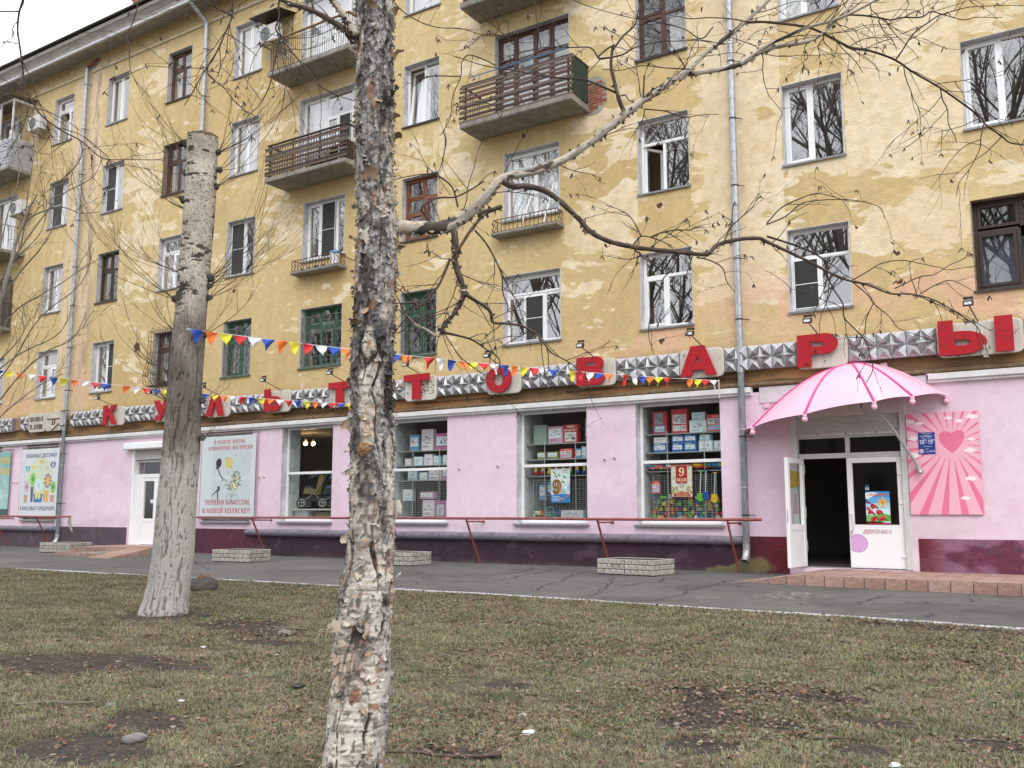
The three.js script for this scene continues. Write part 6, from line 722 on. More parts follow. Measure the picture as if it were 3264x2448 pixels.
// umbrella awning -------------------------------------------------------
{ const A = thing('umbrella_awning', 'pink half umbrella awning with dark pink ribs over the shop door', 'awning', [0, 0, 0]);
  const apex = V(-4.5, 4.06, 0.1), C = V(-4.73, 3.08, 0), e1 = V(1.91, 0.265, 0), Rz = 1.2, ang = [180, 143, 101, 63, 40, 0].map(a => a * Math.PI / 180);
  const rim = th => V(C.x + e1.x * Math.cos(th), C.y + e1.y * Math.cos(th), 0.04 + Rz * Math.sin(th));
  const ax = V(0.137, -0.99, 0).multiplyScalar(-1); // axis upward, square to the rim
  const surf = (u, th, seg) => { // u 0 apex .. 1 rim ; panels sag between ribs, rim arches up
    const q = rim(th), p = apex.clone().lerp(q, u); const dome = 0.26 * Math.sin(Math.PI * Math.pow(u, 0.85)); p.addScaledVector(V(-0.1, 0.75, 0), dome); p.z += 0.16 * Math.sin(Math.PI * u) * Math.sin(th); const s = Math.sin(Math.PI * seg); p.y += 0.025 * s * Math.pow(u, 3); p.y -= 0.02 * s * (1 - u) * u; return p; };
  const pink = mat([0.83, 0.5, 0.63], 0.3), dark = mat([0.62, 0.05, 0.25], 0.4);
  for (let k = 0; k < 5; k++) { const pos = [], idx = [], nu = 12, nt = 10; for (const off of [0, 0.006]) for (let i = 0; i <= nu; i++) for (let j = 0; j <= nt; j++) { const p = surf(i / nu, mix(ang[k], ang[k + 1], j / nt), j / nt); pos.push(p.x, p.y - off, p.z - off * 0.5); } const N = (nu + 1) * (nt + 1); for (let i = 0; i < nu; i++) for (let j = 0; j < nt; j++) { const a = i * (nt + 1) + j, b = a + nt + 1; idx.push(a, b, a + 1, a + 1, b, b + 1, N + a, N + a + 1, N + b, N + a + 1, N + b + 1, N + b); } const e = nu * (nt + 1); for (let j = 0; j < nt; j++) idx.push(e + j, N + e + j, e + j + 1, e + j + 1, N + e + j, N + e + j + 1);
    const g = new THREE.BufferGeometry(); g.setAttribute('position', new THREE.Float32BufferAttribute(pos, 3)); g.setIndex(idx); g.computeVertexNormals(); g.setAttribute('uv', new THREE.Float32BufferAttribute(pos.filter((_, i) => i % 3 < 2), 2)); part('canopy_panel', g, pink, A); }
  for (let k = 0; k < 6; k++) { const pts = []; for (let i = 0; i <= 14; i++) { const p = surf(i / 14, ang[k], 0); p.y += 0.006; pts.push(p); } const rr = pts.map((_, i) => mix(0.012, 0.026, i / 14)); part('rib', tube(pts, k > 0 && k < 5 ? rr : 0.014, 8), k > 0 && k < 5 ? dark : pink, A); const q = rim(ang[k]); const f = grp('finial', A); part('collar', cyl([q.x, q.y - 0.0, q.z], [q.x, q.y - 0.05, q.z], 0.042, 12), pink, f); part('ball', sphere(q.x, q.y - 0.1, q.z, 0.055, 14), pink, f); }
  part('wall_tab', [[-6.2, 3.36], [-5.42, 3.73], [-4.5, 4.08], [-3.88, 4.0], [-3.08, 3.79]].map(([x, y]) => rbx(x - 0.06, x + 0.06, y - 0.04, y + 0.05, 0.015, 0.05)), pink, A); part('apex_cap', rbx(-4.66, -4.36, 4.04, 4.14, 0.02, 0.12), dark, A);
  part('handle', [tube(smoothPath([[-4.22, 3.2, 0.55], [-4.15, 3.06, 0.52], [-3.98, 3.03, 0.46], [-3.88, 2.98, 0.42], [-3.4, 2.14, 0.14], [-3.33, 2.0, 0.12]], 6), 0.03, 12), tube(smoothPath([[-3.35, 2.03, 0.12], [-3.33, 1.96, 0.14], [-3.3, 1.95, 0.2]], 4), 0.045, 12)], mat([0.33, 0.34, 0.36], 0.5), A); part('handle_end', sphere(-3.31, 1.95, 0.2, 0.035, 10), mat([0.6, 0.6, 0.62], 0.4), A);
  part('strut', [cyl([-6.62, 2.8, 0.04], [-6.3, 3.0, 0.5], 0.016, 6), cyl([-6.7, 2.74, 0.05], [-6.6, 2.86, 0.05], 0.03, 8), cyl([-4.22, 3.2, 0.55], [-4.4, 3.9, 0.3], 0.02, 8)], mat([0.3, 0.1, 0.12], 0.6), A);
}
// air conditioners
function aircon(x, y, z, turn, label) { const t = thing('air_conditioner', label, 'air conditioner', [x, y, z], 'outdoor air conditioner units on the wall'); t.rotation.y = turn; part('casing', rbx(-0.4, 0.4, 0, 0.55, -0.14, 0.14, 0.02), M.pvcOld, t); part('fan_grille', [new THREE.TorusGeometry(0.21, 0.012, 6, 28).translate(-0.1, 0.27, 0.145), new THREE.TorusGeometry(0.14, 0.006, 6, 24).translate(-0.1, 0.27, 0.148), new THREE.TorusGeometry(0.07, 0.006, 6, 20).translate(-0.1, 0.27, 0.148)].map(g => g.toNonIndexed()), M.sill, t); part('fan', new THREE.CircleGeometry(0.2, 24).translate(-0.1, 0.27, 0.143), M.greyIron, t); part('bracket', [rbx(-0.3, -0.26, -0.04, 0, -0.28, 0.14), rbx(0.26, 0.3, -0.04, 0, -0.28, 0.14), rbx(-0.3, -0.26, -0.3, 0, -0.28, -0.25), rbx(0.26, 0.3, -0.3, 0, -0.28, -0.25)], M.sill, t); part('hose', tube(smoothPath([[0.38, 0.2, 0], [0.48, 0.1, -0.05], [0.5, 0.0, -0.2], [0.46, 0.05, -0.28]], 5), 0.018, 6), M.black, t); return t; }
aircon(-33.6, 15.42, 0.32, 0, 'white air conditioner beside the glazed balcony'); aircon(-34.5, 12.28, 0.32, 0, 'white air conditioner above the barred balcony'); { aircon(-20.98, 15.3, 0.35, 0, 'white air conditioner under a dark scrolled hood');
  const t = thing('hood', 'dark sheet hood with iron scrollwork over an air conditioner', 'hood', [0, 0, 0]); const g = bx(-21.6, -20.3, -0.012, 0.012, 0, 0.72); g.rotateX(0.2); g.translate(0, 16.25, 0.0); part('sheet', g, M.black, t); part('scrollwork', [-21.5, -20.4].flatMap(x => { const q = []; for (const [y, z, s] of [[16.02, 0.25, 0.08], [15.9, 0.4, 0.06], [16.05, 0.5, 0.05]]) { const p = []; for (let i = 0; i <= 12; i++) { const a = i / 12 * 5; p.push([x, y + s * (1 - i / 16) * Math.sin(a), z + s * (1 - i / 16) * Math.cos(a)]); } q.push(tube(p, 0.008, 4)); } q.push(cyl([x, 15.5, 0.02], [x, 16.22, 0.02], 0.01, 5), cyl([x, 15.7, 0.02], [x, 16.12, 0.6], 0.009, 5)); return q; }), M.iron, t); }
// things standing on the flower balcony
{ const t = thing('white_bucket', 'white plastic tub with a blue lid on the flower balcony', 'tub', [-18.25, 8.03, 0.16]); part('body', new THREE.CylinderGeometry(0.15, 0.12, 0.34, 20).translate(0, 0.17, 0), M.pvc, t); part('lid', [new THREE.CylinderGeometry(0.165, 0.165, 0.03, 20).translate(0, 0.355, 0), new THREE.CylinderGeometry(0.15, 0.16, 0.02, 20).translate(0, 0.38, 0)].map(g => g.toNonIndexed()), mat([0.06, 0.28, 0.55], 0.4), t); const r = mulberry(17); for (let i = 0; i < 9; i++) { const q = new THREE.IcosahedronGeometry(0.07 + r() * 0.05, 1), p = q.attributes.position; for (let k = 0; k < p.count; k++) p.setXYZ(k, p.getX(k) * (0.8 + 0.5 * vn(p.getX(k) * 30 + i, p.getY(k) * 30)), p.getY(k) * 0.7, p.getZ(k) * (0.8 + 0.4 * vn(p.getZ(k) * 30, i))); q.computeVertexNormals(); const s = single('plastic_bag', q, mat([[0.45, 0.45, 0.3], [0.05, 0.05, 0.06], [0.5, 0.52, 0.55], [0.14, 0.08, 0.05]][i % 4], 0.6), ['yellowish bundle left on the flower balcony', 'black bag left on the flower balcony', 'pale bag left on the flower balcony', 'brown bundle left on the flower balcony'][i % 4], 'bag', 'bags on the flower balcony'); s.position.set(-19.65 + i * 0.14, 8.07, 0.15 + 0.06 * (r() - 0.5)); } }
// clothes poles leaning on the other small balcony
single('white_rod', cyl([-12.0, 8.05, 0.3], [-11.75, 9.1, 0.05], 0.018, 8), M.pvc, 'white rod leaning in the flower balcony next to the window', 'rod', 'rods leaning in the balcony'); single('white_rod', cyl([-11.35, 8.05, 0.3], [-11.2, 9.1, 0.05], 0.018, 8), M.pvc, 'white rod leaning at the end of the flower balcony', 'rod', 'rods leaning in the balcony');
// hooks on the pink wall
{ const r = mulberry(88); for (const [x, y, l] of [[-21.15, 2.2, 'by the pram banner, first of two'], [-20.95, 2.2, 'by the pram banner, second of two'], [-17.9, 2.26, 'between the pram window and the birch'], [-14.0, 2.26, 'beside the doll window, nearer it'], [-12.85, 2.3, 'beside the garage box window'], [-9.95, 2.38, 'on the pier between the toy windows, first'], [-9.7, 2.4, 'on the pier between the toy windows, second'], [-34.0, 2.25, 'between the banners, first'], [-33.8, 2.24, 'between the banners, second']]) { const t = thing('wall_hook', 'small bent metal hook ' + l, 'hook', [x, y, 0], 'hooks on the pink wall'); part('hook', tube(smoothPath([[0, 0, -0.01], [0, 0, 0.05], [0.02, 0.03, 0.07], [0.03, 0.05, 0.05]], 4), 0.012, 6), M.plate, t); part('rose', cyl([0, 0, 0], [0, 0, 0.012], 0.028, 10), M.plate, t); } }
// railings ---------------------------------------------------------------
function railing(xa, xb, posts, label) { const t = thing('railing', label, 'railing', [0, 0, 0], 'red pipe railings before the shop'); const n = Math.ceil((xb - xa) / 3), pts = []; for (let i = 0; i <= n * 2; i++) pts.push([mix(xa, xb, i / n / 2), 1.06 + 0.015 * (vn(i * 0.7, xa) - 0.5), 0.74]); part('top_rail', tube(pts, 0.03, 10), M.railPaint, t); for (const x of posts) { part('post', cyl([x, -0.02, 0.14], [x - 0.0, 1.05, 0.73], 0.024, 10), M.railPaint, t); part('bracket', [cyl([x, 0.99, 0.69], [x, 0.985, 0.0], 0.02, 8), cyl([x, 0.985, 0.002], [x, 0.985, 0.02], 0.035, 8)], M.railPaint, t); } }
railing(-24.6, -6.15, [-23.9, -20.6, -16.9, -13.26, -9.77, -6.85], 'long red pipe railing under the toy shop windows'); railing(-41, -29.2, [-40, -36.2, -33.9, -31.2], 'red pipe railing under the flower pot banner');
{ const s = poly([[0, 0], [0.14, 0.02], [0.2, -0.25], [0.3, -0.5], [0.18, -0.44], [0.06, -0.3], [-0.03, -0.15]]); const g = extr(s, 0.006, 0, 0.001); g.translate(-29.3, 1.04, 0.75); single('torn_rag', g, mat([0.4, 0.36, 0.29], 0.9, { map: grain }), 'torn rag hanging from the end of a red railing', 'rag'); }
// planters -----------------------------------------------------------------
const blockM = ['#b9b5ab', '#c3beb3', '#aeaaa0', '#bdb9b0'].map(c => mat(c, 0.95, { map: fineGrain, bumpMap: bump1, bumpScale: 0.008 })), blockGap = mat([0.09, 0.085, 0.08], 1);
function blockGeo(w, h, d, r) { const g = rbx(-w / 2, w / 2, -h / 2, h / 2, 0, d, 0.012), p = g.attributes.position; const s = r() * 40; for (let i = 0; i < p.count; i++) if (p.getZ(i) > d - 0.02) p.setZ(i, p.getZ(i) + 0.016 * (vn(p.getX(i) * 25 + s, p.getY(i) * 25) - 0.5)); return g; }
function planter(x, z, L, D, turn, label, seed) {
  const t = thing('planter', label, 'planter', [x, paveY(0, z), z], 'concrete block-faced planters'), r = mulberry(seed), h = 0.3; t.rotation.y = turn;
  part('shell', [bx(-L / 2 + 0.02, L / 2 - 0.02, 0, h - 0.012, D / 2 - 0.06, D / 2 - 0.02), bx(-L / 2 + 0.02, L / 2 - 0.02, 0, h - 0.012, -D / 2 + 0.02, -D / 2 + 0.06), bx(-L / 2 + 0.02, -L / 2 + 0.06, 0, h - 0.012, -D / 2 + 0.06, D / 2 - 0.06), bx(L / 2 - 0.06, L / 2 - 0.02, 0, h - 0.012, -D / 2 + 0.06, D / 2 - 0.06)], blockGap, t);
  part('soil', sheetBump(new THREE.PlaneGeometry(L - 0.12, D - 0.12, 12, 8)).rotateX(-Math.PI / 2).translate(0, h - 0.07, 0), mat([0.06, 0.045, 0.035], 1, { map: fineGrain }), t);
  for (const [len, half, ry] of [[L, D / 2, 0], [D, L / 2, Math.PI / 2], [L, D / 2, Math.PI], [D, L / 2, -Math.PI / 2]]) for (let k = 0; k < (len === L ? 2 : 1); k++) {
    const seg = len === L ? L / 2 - 0.006 : D - 0.01, s0 = len === L ? -L / 2 + k * L / 2 + 0.003 : -D / 2 + 0.005;
    for (let j = 0; j < 3; j++) { let a = 0; while (a < seg - 0.03) { let w = 0.1 + r() * 0.09; if (seg - a - w < 0.07) w = seg - a; const o = part('block', blockGeo(w - 0.01, h / 3 - 0.01, 0.034 + r() * 0.008, r), blockM[r() * 4 | 0], t); const lx = s0 + a + w / 2; o.position.set(lx * Math.cos(ry) + (half - 0.025) * Math.sin(ry), (j + 0.5) * h / 3, -lx * Math.sin(ry) + (half - 0.025) * Math.cos(ry)); o.rotation.y = ry; a += w; } }
  }
  part('rim', [rbx(-L / 2, L / 2, h - 0.014, h, D / 2 - 0.05, D / 2 + 0.012, 0.004), rbx(-L / 2, L / 2, h - 0.014, h, -D / 2 - 0.012, -D / 2 + 0.05, 0.004), rbx(-L / 2 - 0.012, -L / 2 + 0.05, h - 0.013, h - 0.001, -D / 2 + 0.05, D / 2 - 0.05, 0.004), rbx(L / 2 - 0.05, L / 2 + 0.012, h - 0.013, h - 0.001, -D / 2 + 0.05, D / 2 - 0.05, 0.004)], blockM[1], t);
}
planter(-8.62, 1.25, 1.3, 0.85, -0.1, 'block-faced planter of soil under the toy window with the red poster', 41); planter(-14.9, 1.2, 1.3, 0.85, 0.05, 'block-faced planter half hidden behind the birch trunk', 42); planter(-19.5, 2.0, 1.2, 0.85, 0.12, 'block-faced planter of soil before the pram window', 43); planter(-28.3, 1.4, 1.3, 0.85, 0.15, 'block-faced planter next to the tiled doorstep', 44);
// ---------------------------------------------------------------- trees
const HF = V(-Math.sin(33.223 * Math.PI / 180), 0, -Math.cos(33.223 * Math.PI / 180)), CAMQ = camera.quaternion.clone(), F = 3020.8;
// a point in the place: direction of a spot in the photograph, at a chosen distance along the ground
function at(px, py, d) { const r = V((px - 1632) / F, -(py - 1224) / F, -1).applyQuaternion(CAMQ); return EYE.clone().addScaledVector(r, d / (r.x * HF.x + r.z * HF.z)); }
const mpp = (p) => V(p.x - EYE.x, p.y - EYE.y, p.z - EYE.z).dot(V(0, 0, -1).applyQuaternion(CAMQ)) / F;   // metres across one photograph pixel at p
function pvn(x, y, P) { const xi = Math.floor(x), yi = Math.floor(y), fx = x - xi, fy = y - yi, u = fx * fx * (3 - 2 * fx), v = fy * fy * (3 - 2 * fy), w = a => ((a % P) + P) % P; const a = (yi & 255) << 8, b = ((yi + 1) & 255) << 8, c = w(xi) & 255, d = w(xi + 1) & 255; return mix(mix(TB[a + c], TB[a + d], u), mix(TB[b + c], TB[b + d], u), v); }
function pf(x, y, P, o = 3, s = 0) { let r = 0, a = 0.5, n = 0; for (let i = 0; i < o; i++) { r += a * pvn(x + s * 0, y + s + i * 31, P); n += a; a *= 0.5; x *= 2; y *= 2; P *= 2; } return r / n; }
const steps = (v, n) => { const f = v * n, i = Math.floor(f); return (i + sst(0.78, 1, f - i)) / n; };
// birch bark: u 0..1 round the trunk, s metres up -> height (m) and colour
function birchBark(u, s) {
  const wu = u * 8 + 0.9 * (pf(u * 5, s * 5, 5, 2, 60) - 0.5), plate = pf(u * 7, s * 6.5, 7, 4, 3), ter = steps(plate, 6), rough = sst(0.49, 0.6, pf(u * 4, s * 1.7 + 2, 4, 3, 44) + 0.3 * (pf(u * 14, s * 12, 14, 3, 9) - 0.5));
  const fis = 1 - Math.abs(pf(wu, s * 1.9, 8, 4, 80) - 0.5) * 2, crack = sst(0.9, 0.99, fis) * (0.35 + 0.65 * sst(0.35, 0.55, pf(u * 4, s * 3, 4, 2, 22))), mo = pf(u * 34, s * 40, 34, 3, 7), mo2 = pf(u * 60, s * 95, 60, 2, 17), lines = pf(u * 9, s * 110, 9, 3, 70), wisp = sst(0.62, 0.7, pf(u * 11, s * 38, 11, 4, 33));
  const edge = sst(0.72, 0.95, (plate * 6) % 1), h = 0.02 * (ter - 0.5) - 0.02 * crack + rough * 0.022 * (steps(mo, 5) - 0.5) + (1 - rough) * 0.006 * wisp + 0.004 * (mo2 - 0.5);
  const tint = pf(u * 5, s * 2.4, 5, 3, 120);
  let c = mixc([178, 174, 167], [188, 173, 158], sst(0.5, 0.66, tint)); c = mixc(c, [206, 201, 189], sst(0.56, 0.7, pf(u * 6, s * 3.4, 6, 3, 140))); c = mixc(c, [148, 142, 136], sst(0.5, 0.7, lines) * 0.6); c = mixc(c, [112, 106, 101], wisp * 0.55); c = mixc(c, [84, 78, 73], sst(0.62, 0.72, mo) * 0.7);
  let g = mixc([160, 159, 157], [70, 68, 66], sst(0.32, 0.72, 0.6 * mo + 0.4 * mo2)); g = mixc(g, [176, 172, 166], sst(0.64, 0.74, pf(u * 20, s * 22, 20, 3, 51)) * 0.8); const dk = sst(0.56, 0.68, pf(u * 3, s * 2.2, 3, 3, 200)); g = mixc(g, g.map(v => v * 0.6), dk);
  c = mixc(c, g, rough); c = mixc(c, [42, 35, 31], crack * 0.92); c = mixc(c, [158, 120, 92], edge * 0.5 * (1 - rough) * sst(0.48, 0.6, pf(u * 9, s * 6, 9, 2, 160))); c = mixc(c, [128, 82, 54], 0.6 * sst(0.72, 0.78, pf(u * 8, s * 9, 8, 3, 260)));
  return { h, c };
}
const birchT = tex(768, 2048, (i, j) => { const u = i / 768, s = j / 2048 * 6, q = birchBark(u, s), k = 0.9 + 0.2 * TB[(i * 977 + j * 613) & 65535]; return q.c.map(v => v * k); }, true, true);
const birchM = mat(0xffffff, 0.85, { map: birchT });
function trunk(rings, bark, seg, per, sMax) { // rings [{p,r}] bottom to top; real relief from the bark function
  const c = new THREE.CatmullRomCurve3(rings.map(r => r.p)), n = rings.length - 1, N = per * n, pos = [], uv = [], idx = []; let len = 0, prev = null;
  const sideV = V(Math.cos(33.223 * Math.PI / 180), 0, -Math.sin(33.223 * Math.PI / 180)), fr = [];
  for (let i = 0; i <= N; i++) { const t = i / N, p = c.getPoint(t), k = Math.min(n - 1, Math.floor(t * n)), f = t * n - k, g = f * f * (3 - 2 * f), r = mix(rings[k].r, rings[k + 1].r, g); if (prev) len += p.distanceTo(prev); prev = p; fr.push({ p, r, s: len });
    for (let j = 0; j <= seg; j++) { const u = j / seg, a = u * 6.2832, b = bark(u === 1 ? 0 : u, len); const R = r * (1 + (rings[k].lump ?? 0.03) * Math.cos(2 * a + len)) + b.h; pos.push(p.x + sideV.x * Math.cos(a) * R - HF.x * Math.sin(a) * R, p.y, p.z + sideV.z * Math.cos(a) * R - HF.z * Math.sin(a) * R); uv.push(u, len / sMax); } }
  for (let i = 0; i < N; i++) for (let j = 0; j < seg; j++) { const a = i * (seg + 1) + j, b = a + seg + 1; idx.push(a, b, a + 1, a + 1, b, b + 1); }
  const g = new THREE.BufferGeometry(); g.setAttribute('position', new THREE.Float32BufferAttribute(pos, 3)); g.setAttribute('uv', new THREE.Float32BufferAttribute(uv, 2)); g.setIndex(idx); g.computeVertexNormals();
  { const nn = g.attributes.normal; for (let i = 0; i <= N; i++) { const a = i * (seg + 1), b = a + seg, x = nn.getX(a) + nn.getX(b), y = nn.getY(a) + nn.getY(b), z = nn.getZ(a) + nn.getZ(b), l = Math.hypot(x, y, z); nn.setXYZ(a, x / l, y / l, z / l); nn.setXYZ(b, x / l, y / l, z / l); } }
  g.computeBoundingBox();
  const surf = (u, s) => { let i = 0; while (i < fr.length - 2 && fr[i + 1].s < s) i++; const q = fr[i], a = u * 6.2832, nrm = V(sideV.x * Math.cos(a) - HF.x * Math.sin(a), 0, sideV.z * Math.cos(a) - HF.z * Math.sin(a)), tan = V(-sideV.x * Math.sin(a) - HF.x * Math.cos(a), 0, -sideV.z * Math.sin(a) - HF.z * Math.cos(a)); return { p: q.p.clone().addScaledVector(nrm, q.r + bark(u, s).h), n: nrm, t: tan }; };
  return { g, surf, len };
}
const BD = 5.0, birch = thing('birch_tree', 'birch with shaggy peeling bark and long bare drooping branches on the lawn', 'tree', [0, 0, 0]);
const bq = [[2640, 1113, 250], [2560, 1120, 218], [2448, 1127, 196], [2213, 1145, 186], [2066, 1153, 182], [1918, 1162, 176], [1771, 1179, 148], [1475, 1185, 137], [1180, 1185, 136], [885, 1199, 132], [738, 1202, 130], [590, 1196, 121], [295, 1194, 119], [0, 1198, 116], [-400, 1205, 100], [-900, 1215, 80]].map(([y, x, w]) => { const p = at(x, y, BD); return { p, r: w / 2 * mpp(p) }; });
const bt = trunk(bq, birchBark, 150, 60, 6);
part('trunk', bt.g, birchM, birch);
const br = mulberry(404);
// curled bark flakes
const flakePal = [[0.46, 0.42, 0.36], [0.38, 0.35, 0.32], [0.4, 0.29, 0.2], [0.3, 0.2, 0.13], [0.16, 0.145, 0.13], [0.5, 0.44, 0.34], [0.07, 0.062, 0.056]];
const flakeM = new THREE.MeshPhysicalMaterial({ color: 0xffffff, vertexColors: true, roughness: 0.85, side: THREE.DoubleSide });
function flake(P, along, curlDir, nrm, w, l, curl, col) { // sheet rooted along `along`, curling away from the bark
  const nu = 3, nv = 5, pos = [], idx = []; let x = 0, y = 0.001;
  for (let j = 0; j <= nv; j++) { const a = curl * j / nv; if (j) { x += l / nv * Math.cos(a); y += l / nv * Math.sin(a); } for (let i = 0; i <= nu; i++) { const e = (i / nu - 0.5) * w * (1 - 0.75 * Math.pow(j / nv, 1.3)) + 0.35 * w * (vn(j * 1.7 + w * 9000, i * 2.3) - 0.5), q = P.clone().addScaledVector(along, e).addScaledVector(curlDir, x + 0.5 * l * (vn(i * 3.1, w * 7000) - 0.5) * j / nv).addScaledVector(nrm, y); pos.push(q.x, q.y, q.z); } }
  for (let j = 0; j < nv; j++) for (let i = 0; i < nu; i++) { const a = j * (nu + 1) + i, b = a + nu + 1; idx.push(a, a + 1, b, a + 1, b + 1, b); }
  const g = new THREE.BufferGeometry(); g.setAttribute('position', new THREE.Float32BufferAttribute(pos, 3)); g.setAttribute('uv', new THREE.Float32BufferAttribute(new Float32Array(pos.length / 3 * 2), 2)); g.setIndex(idx); g.computeVertexNormals(); return colored(g.toNonIndexed(), col);
}
{
  const fs = [], Y = V(0, 1, 0);
  for (let k = 0; k < 5200; k++) { const u = br(), s = 0.1 + br() * 5.0, q = bt.surf(u, s), big = Math.pow(br(), 5), w = 0.007 + 0.04 * big + 0.012 * br(), l = 0.005 + 0.024 * big + 0.009 * br(), v = br(); const along = v < 0.35 ? Y : q.t, cd = v < 0.35 ? q.t.clone().multiplyScalar(br() < 0.5 ? 1 : -1) : Y.clone().multiplyScalar(br() < 0.7 ? -1 : 1), a2 = along.clone().addScaledVector(cd, (br() - 0.5) * 1.1).normalize(); const bc = birchBark(u, s).c, lc = lin(...bc), kk = 0.55 + 0.75 * br(); let col = lc.map(x => Math.min(0.6, x * kk + 0.01)); if (br() < 0.14) col = flakePal[[2, 3, 5][br() * 3 | 0]]; fs.push(flake(q.p.clone().addScaledVector(q.n, 0.001), a2, cd, q.n, w, l, 0.3 + br() * 1.9, col)); }
  const o = part('bark_flakes', fs, flakeM, birch); o.userData.kind = 'stuff';
  for (let k = 0; k < 34; k++) { const u = br() < 0.6 ? (br() < 0.5 ? 0.97 + 0.08 * br() : 0.45 + 0.1 * br()) % 1 : br(), s = 0.8 + br() * 4.0, q = bt.surf(u, s), cd = br() < 0.5 ? q.t.clone().multiplyScalar(br() < 0.5 ? 1 : -1) : Y; part('bark_flake', flake(q.p, cd === Y ? q.t : Y, cd, q.n, 0.05 + 0.08 * br(), 0.04 + 0.05 * br(), 0.9 + br() * 1.3, flakePal[[0, 2, 3, 5][br() * 4 | 0]]), flakeM, birch); }
  // brown knot on the trunk
  { const P = at(1160, 1432, BD - 0.115), g = new THREE.IcosahedronGeometry(0.032, 3), p = g.attributes.position; for (let i = 0; i < p.count; i++) { const k = 0.75 + 0.5 * vn(p.getX(i) * 160 + 40, p.getY(i) * 160 + p.getZ(i) * 90); p.setXYZ(i, p.getX(i) * k, p.getY(i) * k * 1.1, p.getZ(i) * k); } g.computeVertexNormals(); g.translate(P.x, P.y, P.z); part('knot', g, mat([0.23, 0.13, 0.065], 0.9), birch, 'torn brown knot'); }
}
// limbs traced at their own distances -----------------------------------
const limbT = tex(256, 512, (i, j) => { const u = i / 256, s = j / 512 * 2, q = birchBark(u, s * 2.2 + 1), l = pf(u * 6, s * 60, 6, 2, 5); let c = mixc([208, 200, 186], [184, 172, 156], l); c = mixc(c, q.c, 0.35); const d = sst(0.63, 0.7, pf(u * 3, s * 7, 3, 3, 90)); return mixc(c, [60, 53, 48], d * 0.9); }, true, true);
limbT.repeat.set(1, 0.5); const limbM = mat(0xffffff, 0.85, { map: limbT }), darkLimbT = tex(128, 256, (i, j) => { const v = 0.6 + 0.8 * pf(i / 128 * 6, j / 256 * 30, 6, 3, 3); return [78 * v, 66 * v, 58 * v]; }, true, true), darkM = mat(0xffffff, 0.9, { map: darkLimbT }), twigM = mat([0.05, 0.034, 0.027], 0.8), twigPale = mat([0.2, 0.17, 0.13], 0.85);
function limbGeo(pts, rad, seg = 12, rough = 0.16) { const P = smoothPath(pts, 6), m = P.length, R = P.map((_, i) => { const f = i / (m - 1) * (rad.length - 1), k = Math.min(rad.length - 2, Math.floor(f)); return mix(rad[k], rad[k + 1], f - k); }); const g = tube(P, R, seg, { bump: (i, a, l) => 1 + rough * (pf(a / 6.2832 * 6, l * 30, 6, 3, 12) - 0.5) * 2 + rough * 0.6 * (vn(l * 45, 3) - 0.5) }); { const u = g.attributes.uv, k = 1 / (2 * Math.PI * R[0]); for (let i = 0; i < u.count; i++) u.setX(i, u.getX(i) * k); } return { g, P, R }; }
const TW = [];     // all thin twigs of the birch
function bud(p, d, r) { const q = p.clone().addScaledVector(d, r * 4.5); return tube([p, p.clone().lerp(q, 0.4), q], [r * 0.5, r, r * 0.2], 4); }
function catkins(p, out) { const n = 2 + (br() * 2 | 0); for (let i = 0; i < n; i++) { const d = V((br() - 0.5) * 1.6, -0.7 - 0.5 * br(), (br() - 0.5) * 1.6).normalize(), q = p.clone().addScaledVector(d, 0.02 + br() * 0.016); out.push(tube([p, p.clone().lerp(q, 0.3), p.clone().lerp(q, 0.75), q], [0.0015, 0.0032, 0.003, 0.001], 5)); } }
function twig(p, dir, len, r, out, lvl, droop, wild = 0.5) {
  const n = Math.max(4, Math.round(len / 0.06)), pts = [p.clone()], q = p.clone(), d = dir.clone().normalize(); const kids = [];
  for (let i = 0; i < n; i++) { d.add(V((br() - 0.5) * wild, (br() - 0.5) * wild * 0.8 - droop, (br() - 0.5) * wild)).normalize(); q.addScaledVector(d, len / n); pts.push(q.clone()); if (br() < 0.55) { const e = V(br() - 0.5, br() - 0.3, br() - 0.5).normalize().lerp(d, 0.4).normalize(); out.push(bud(q.clone(), e, 0.0022)); } if (lvl > 0 && i > 0 && br() < 0.42) kids.push([q.clone(), d.clone().add(V((br() - 0.5) * 1.9, (br() - 0.5) * 1.6, (br() - 0.5) * 1.9)).normalize()]); }
  out.push(tube(pts, pts.map((_, i) => mix(r, r * 0.45, i / n)), 4, { cap: false }));
  if (br() < 0.35) catkins(q, out);
  for (const [a, b] of kids) twig(a, b, len * (0.3 + br() * 0.4), r * 0.7, out, lvl - 1, droop, wild);
}
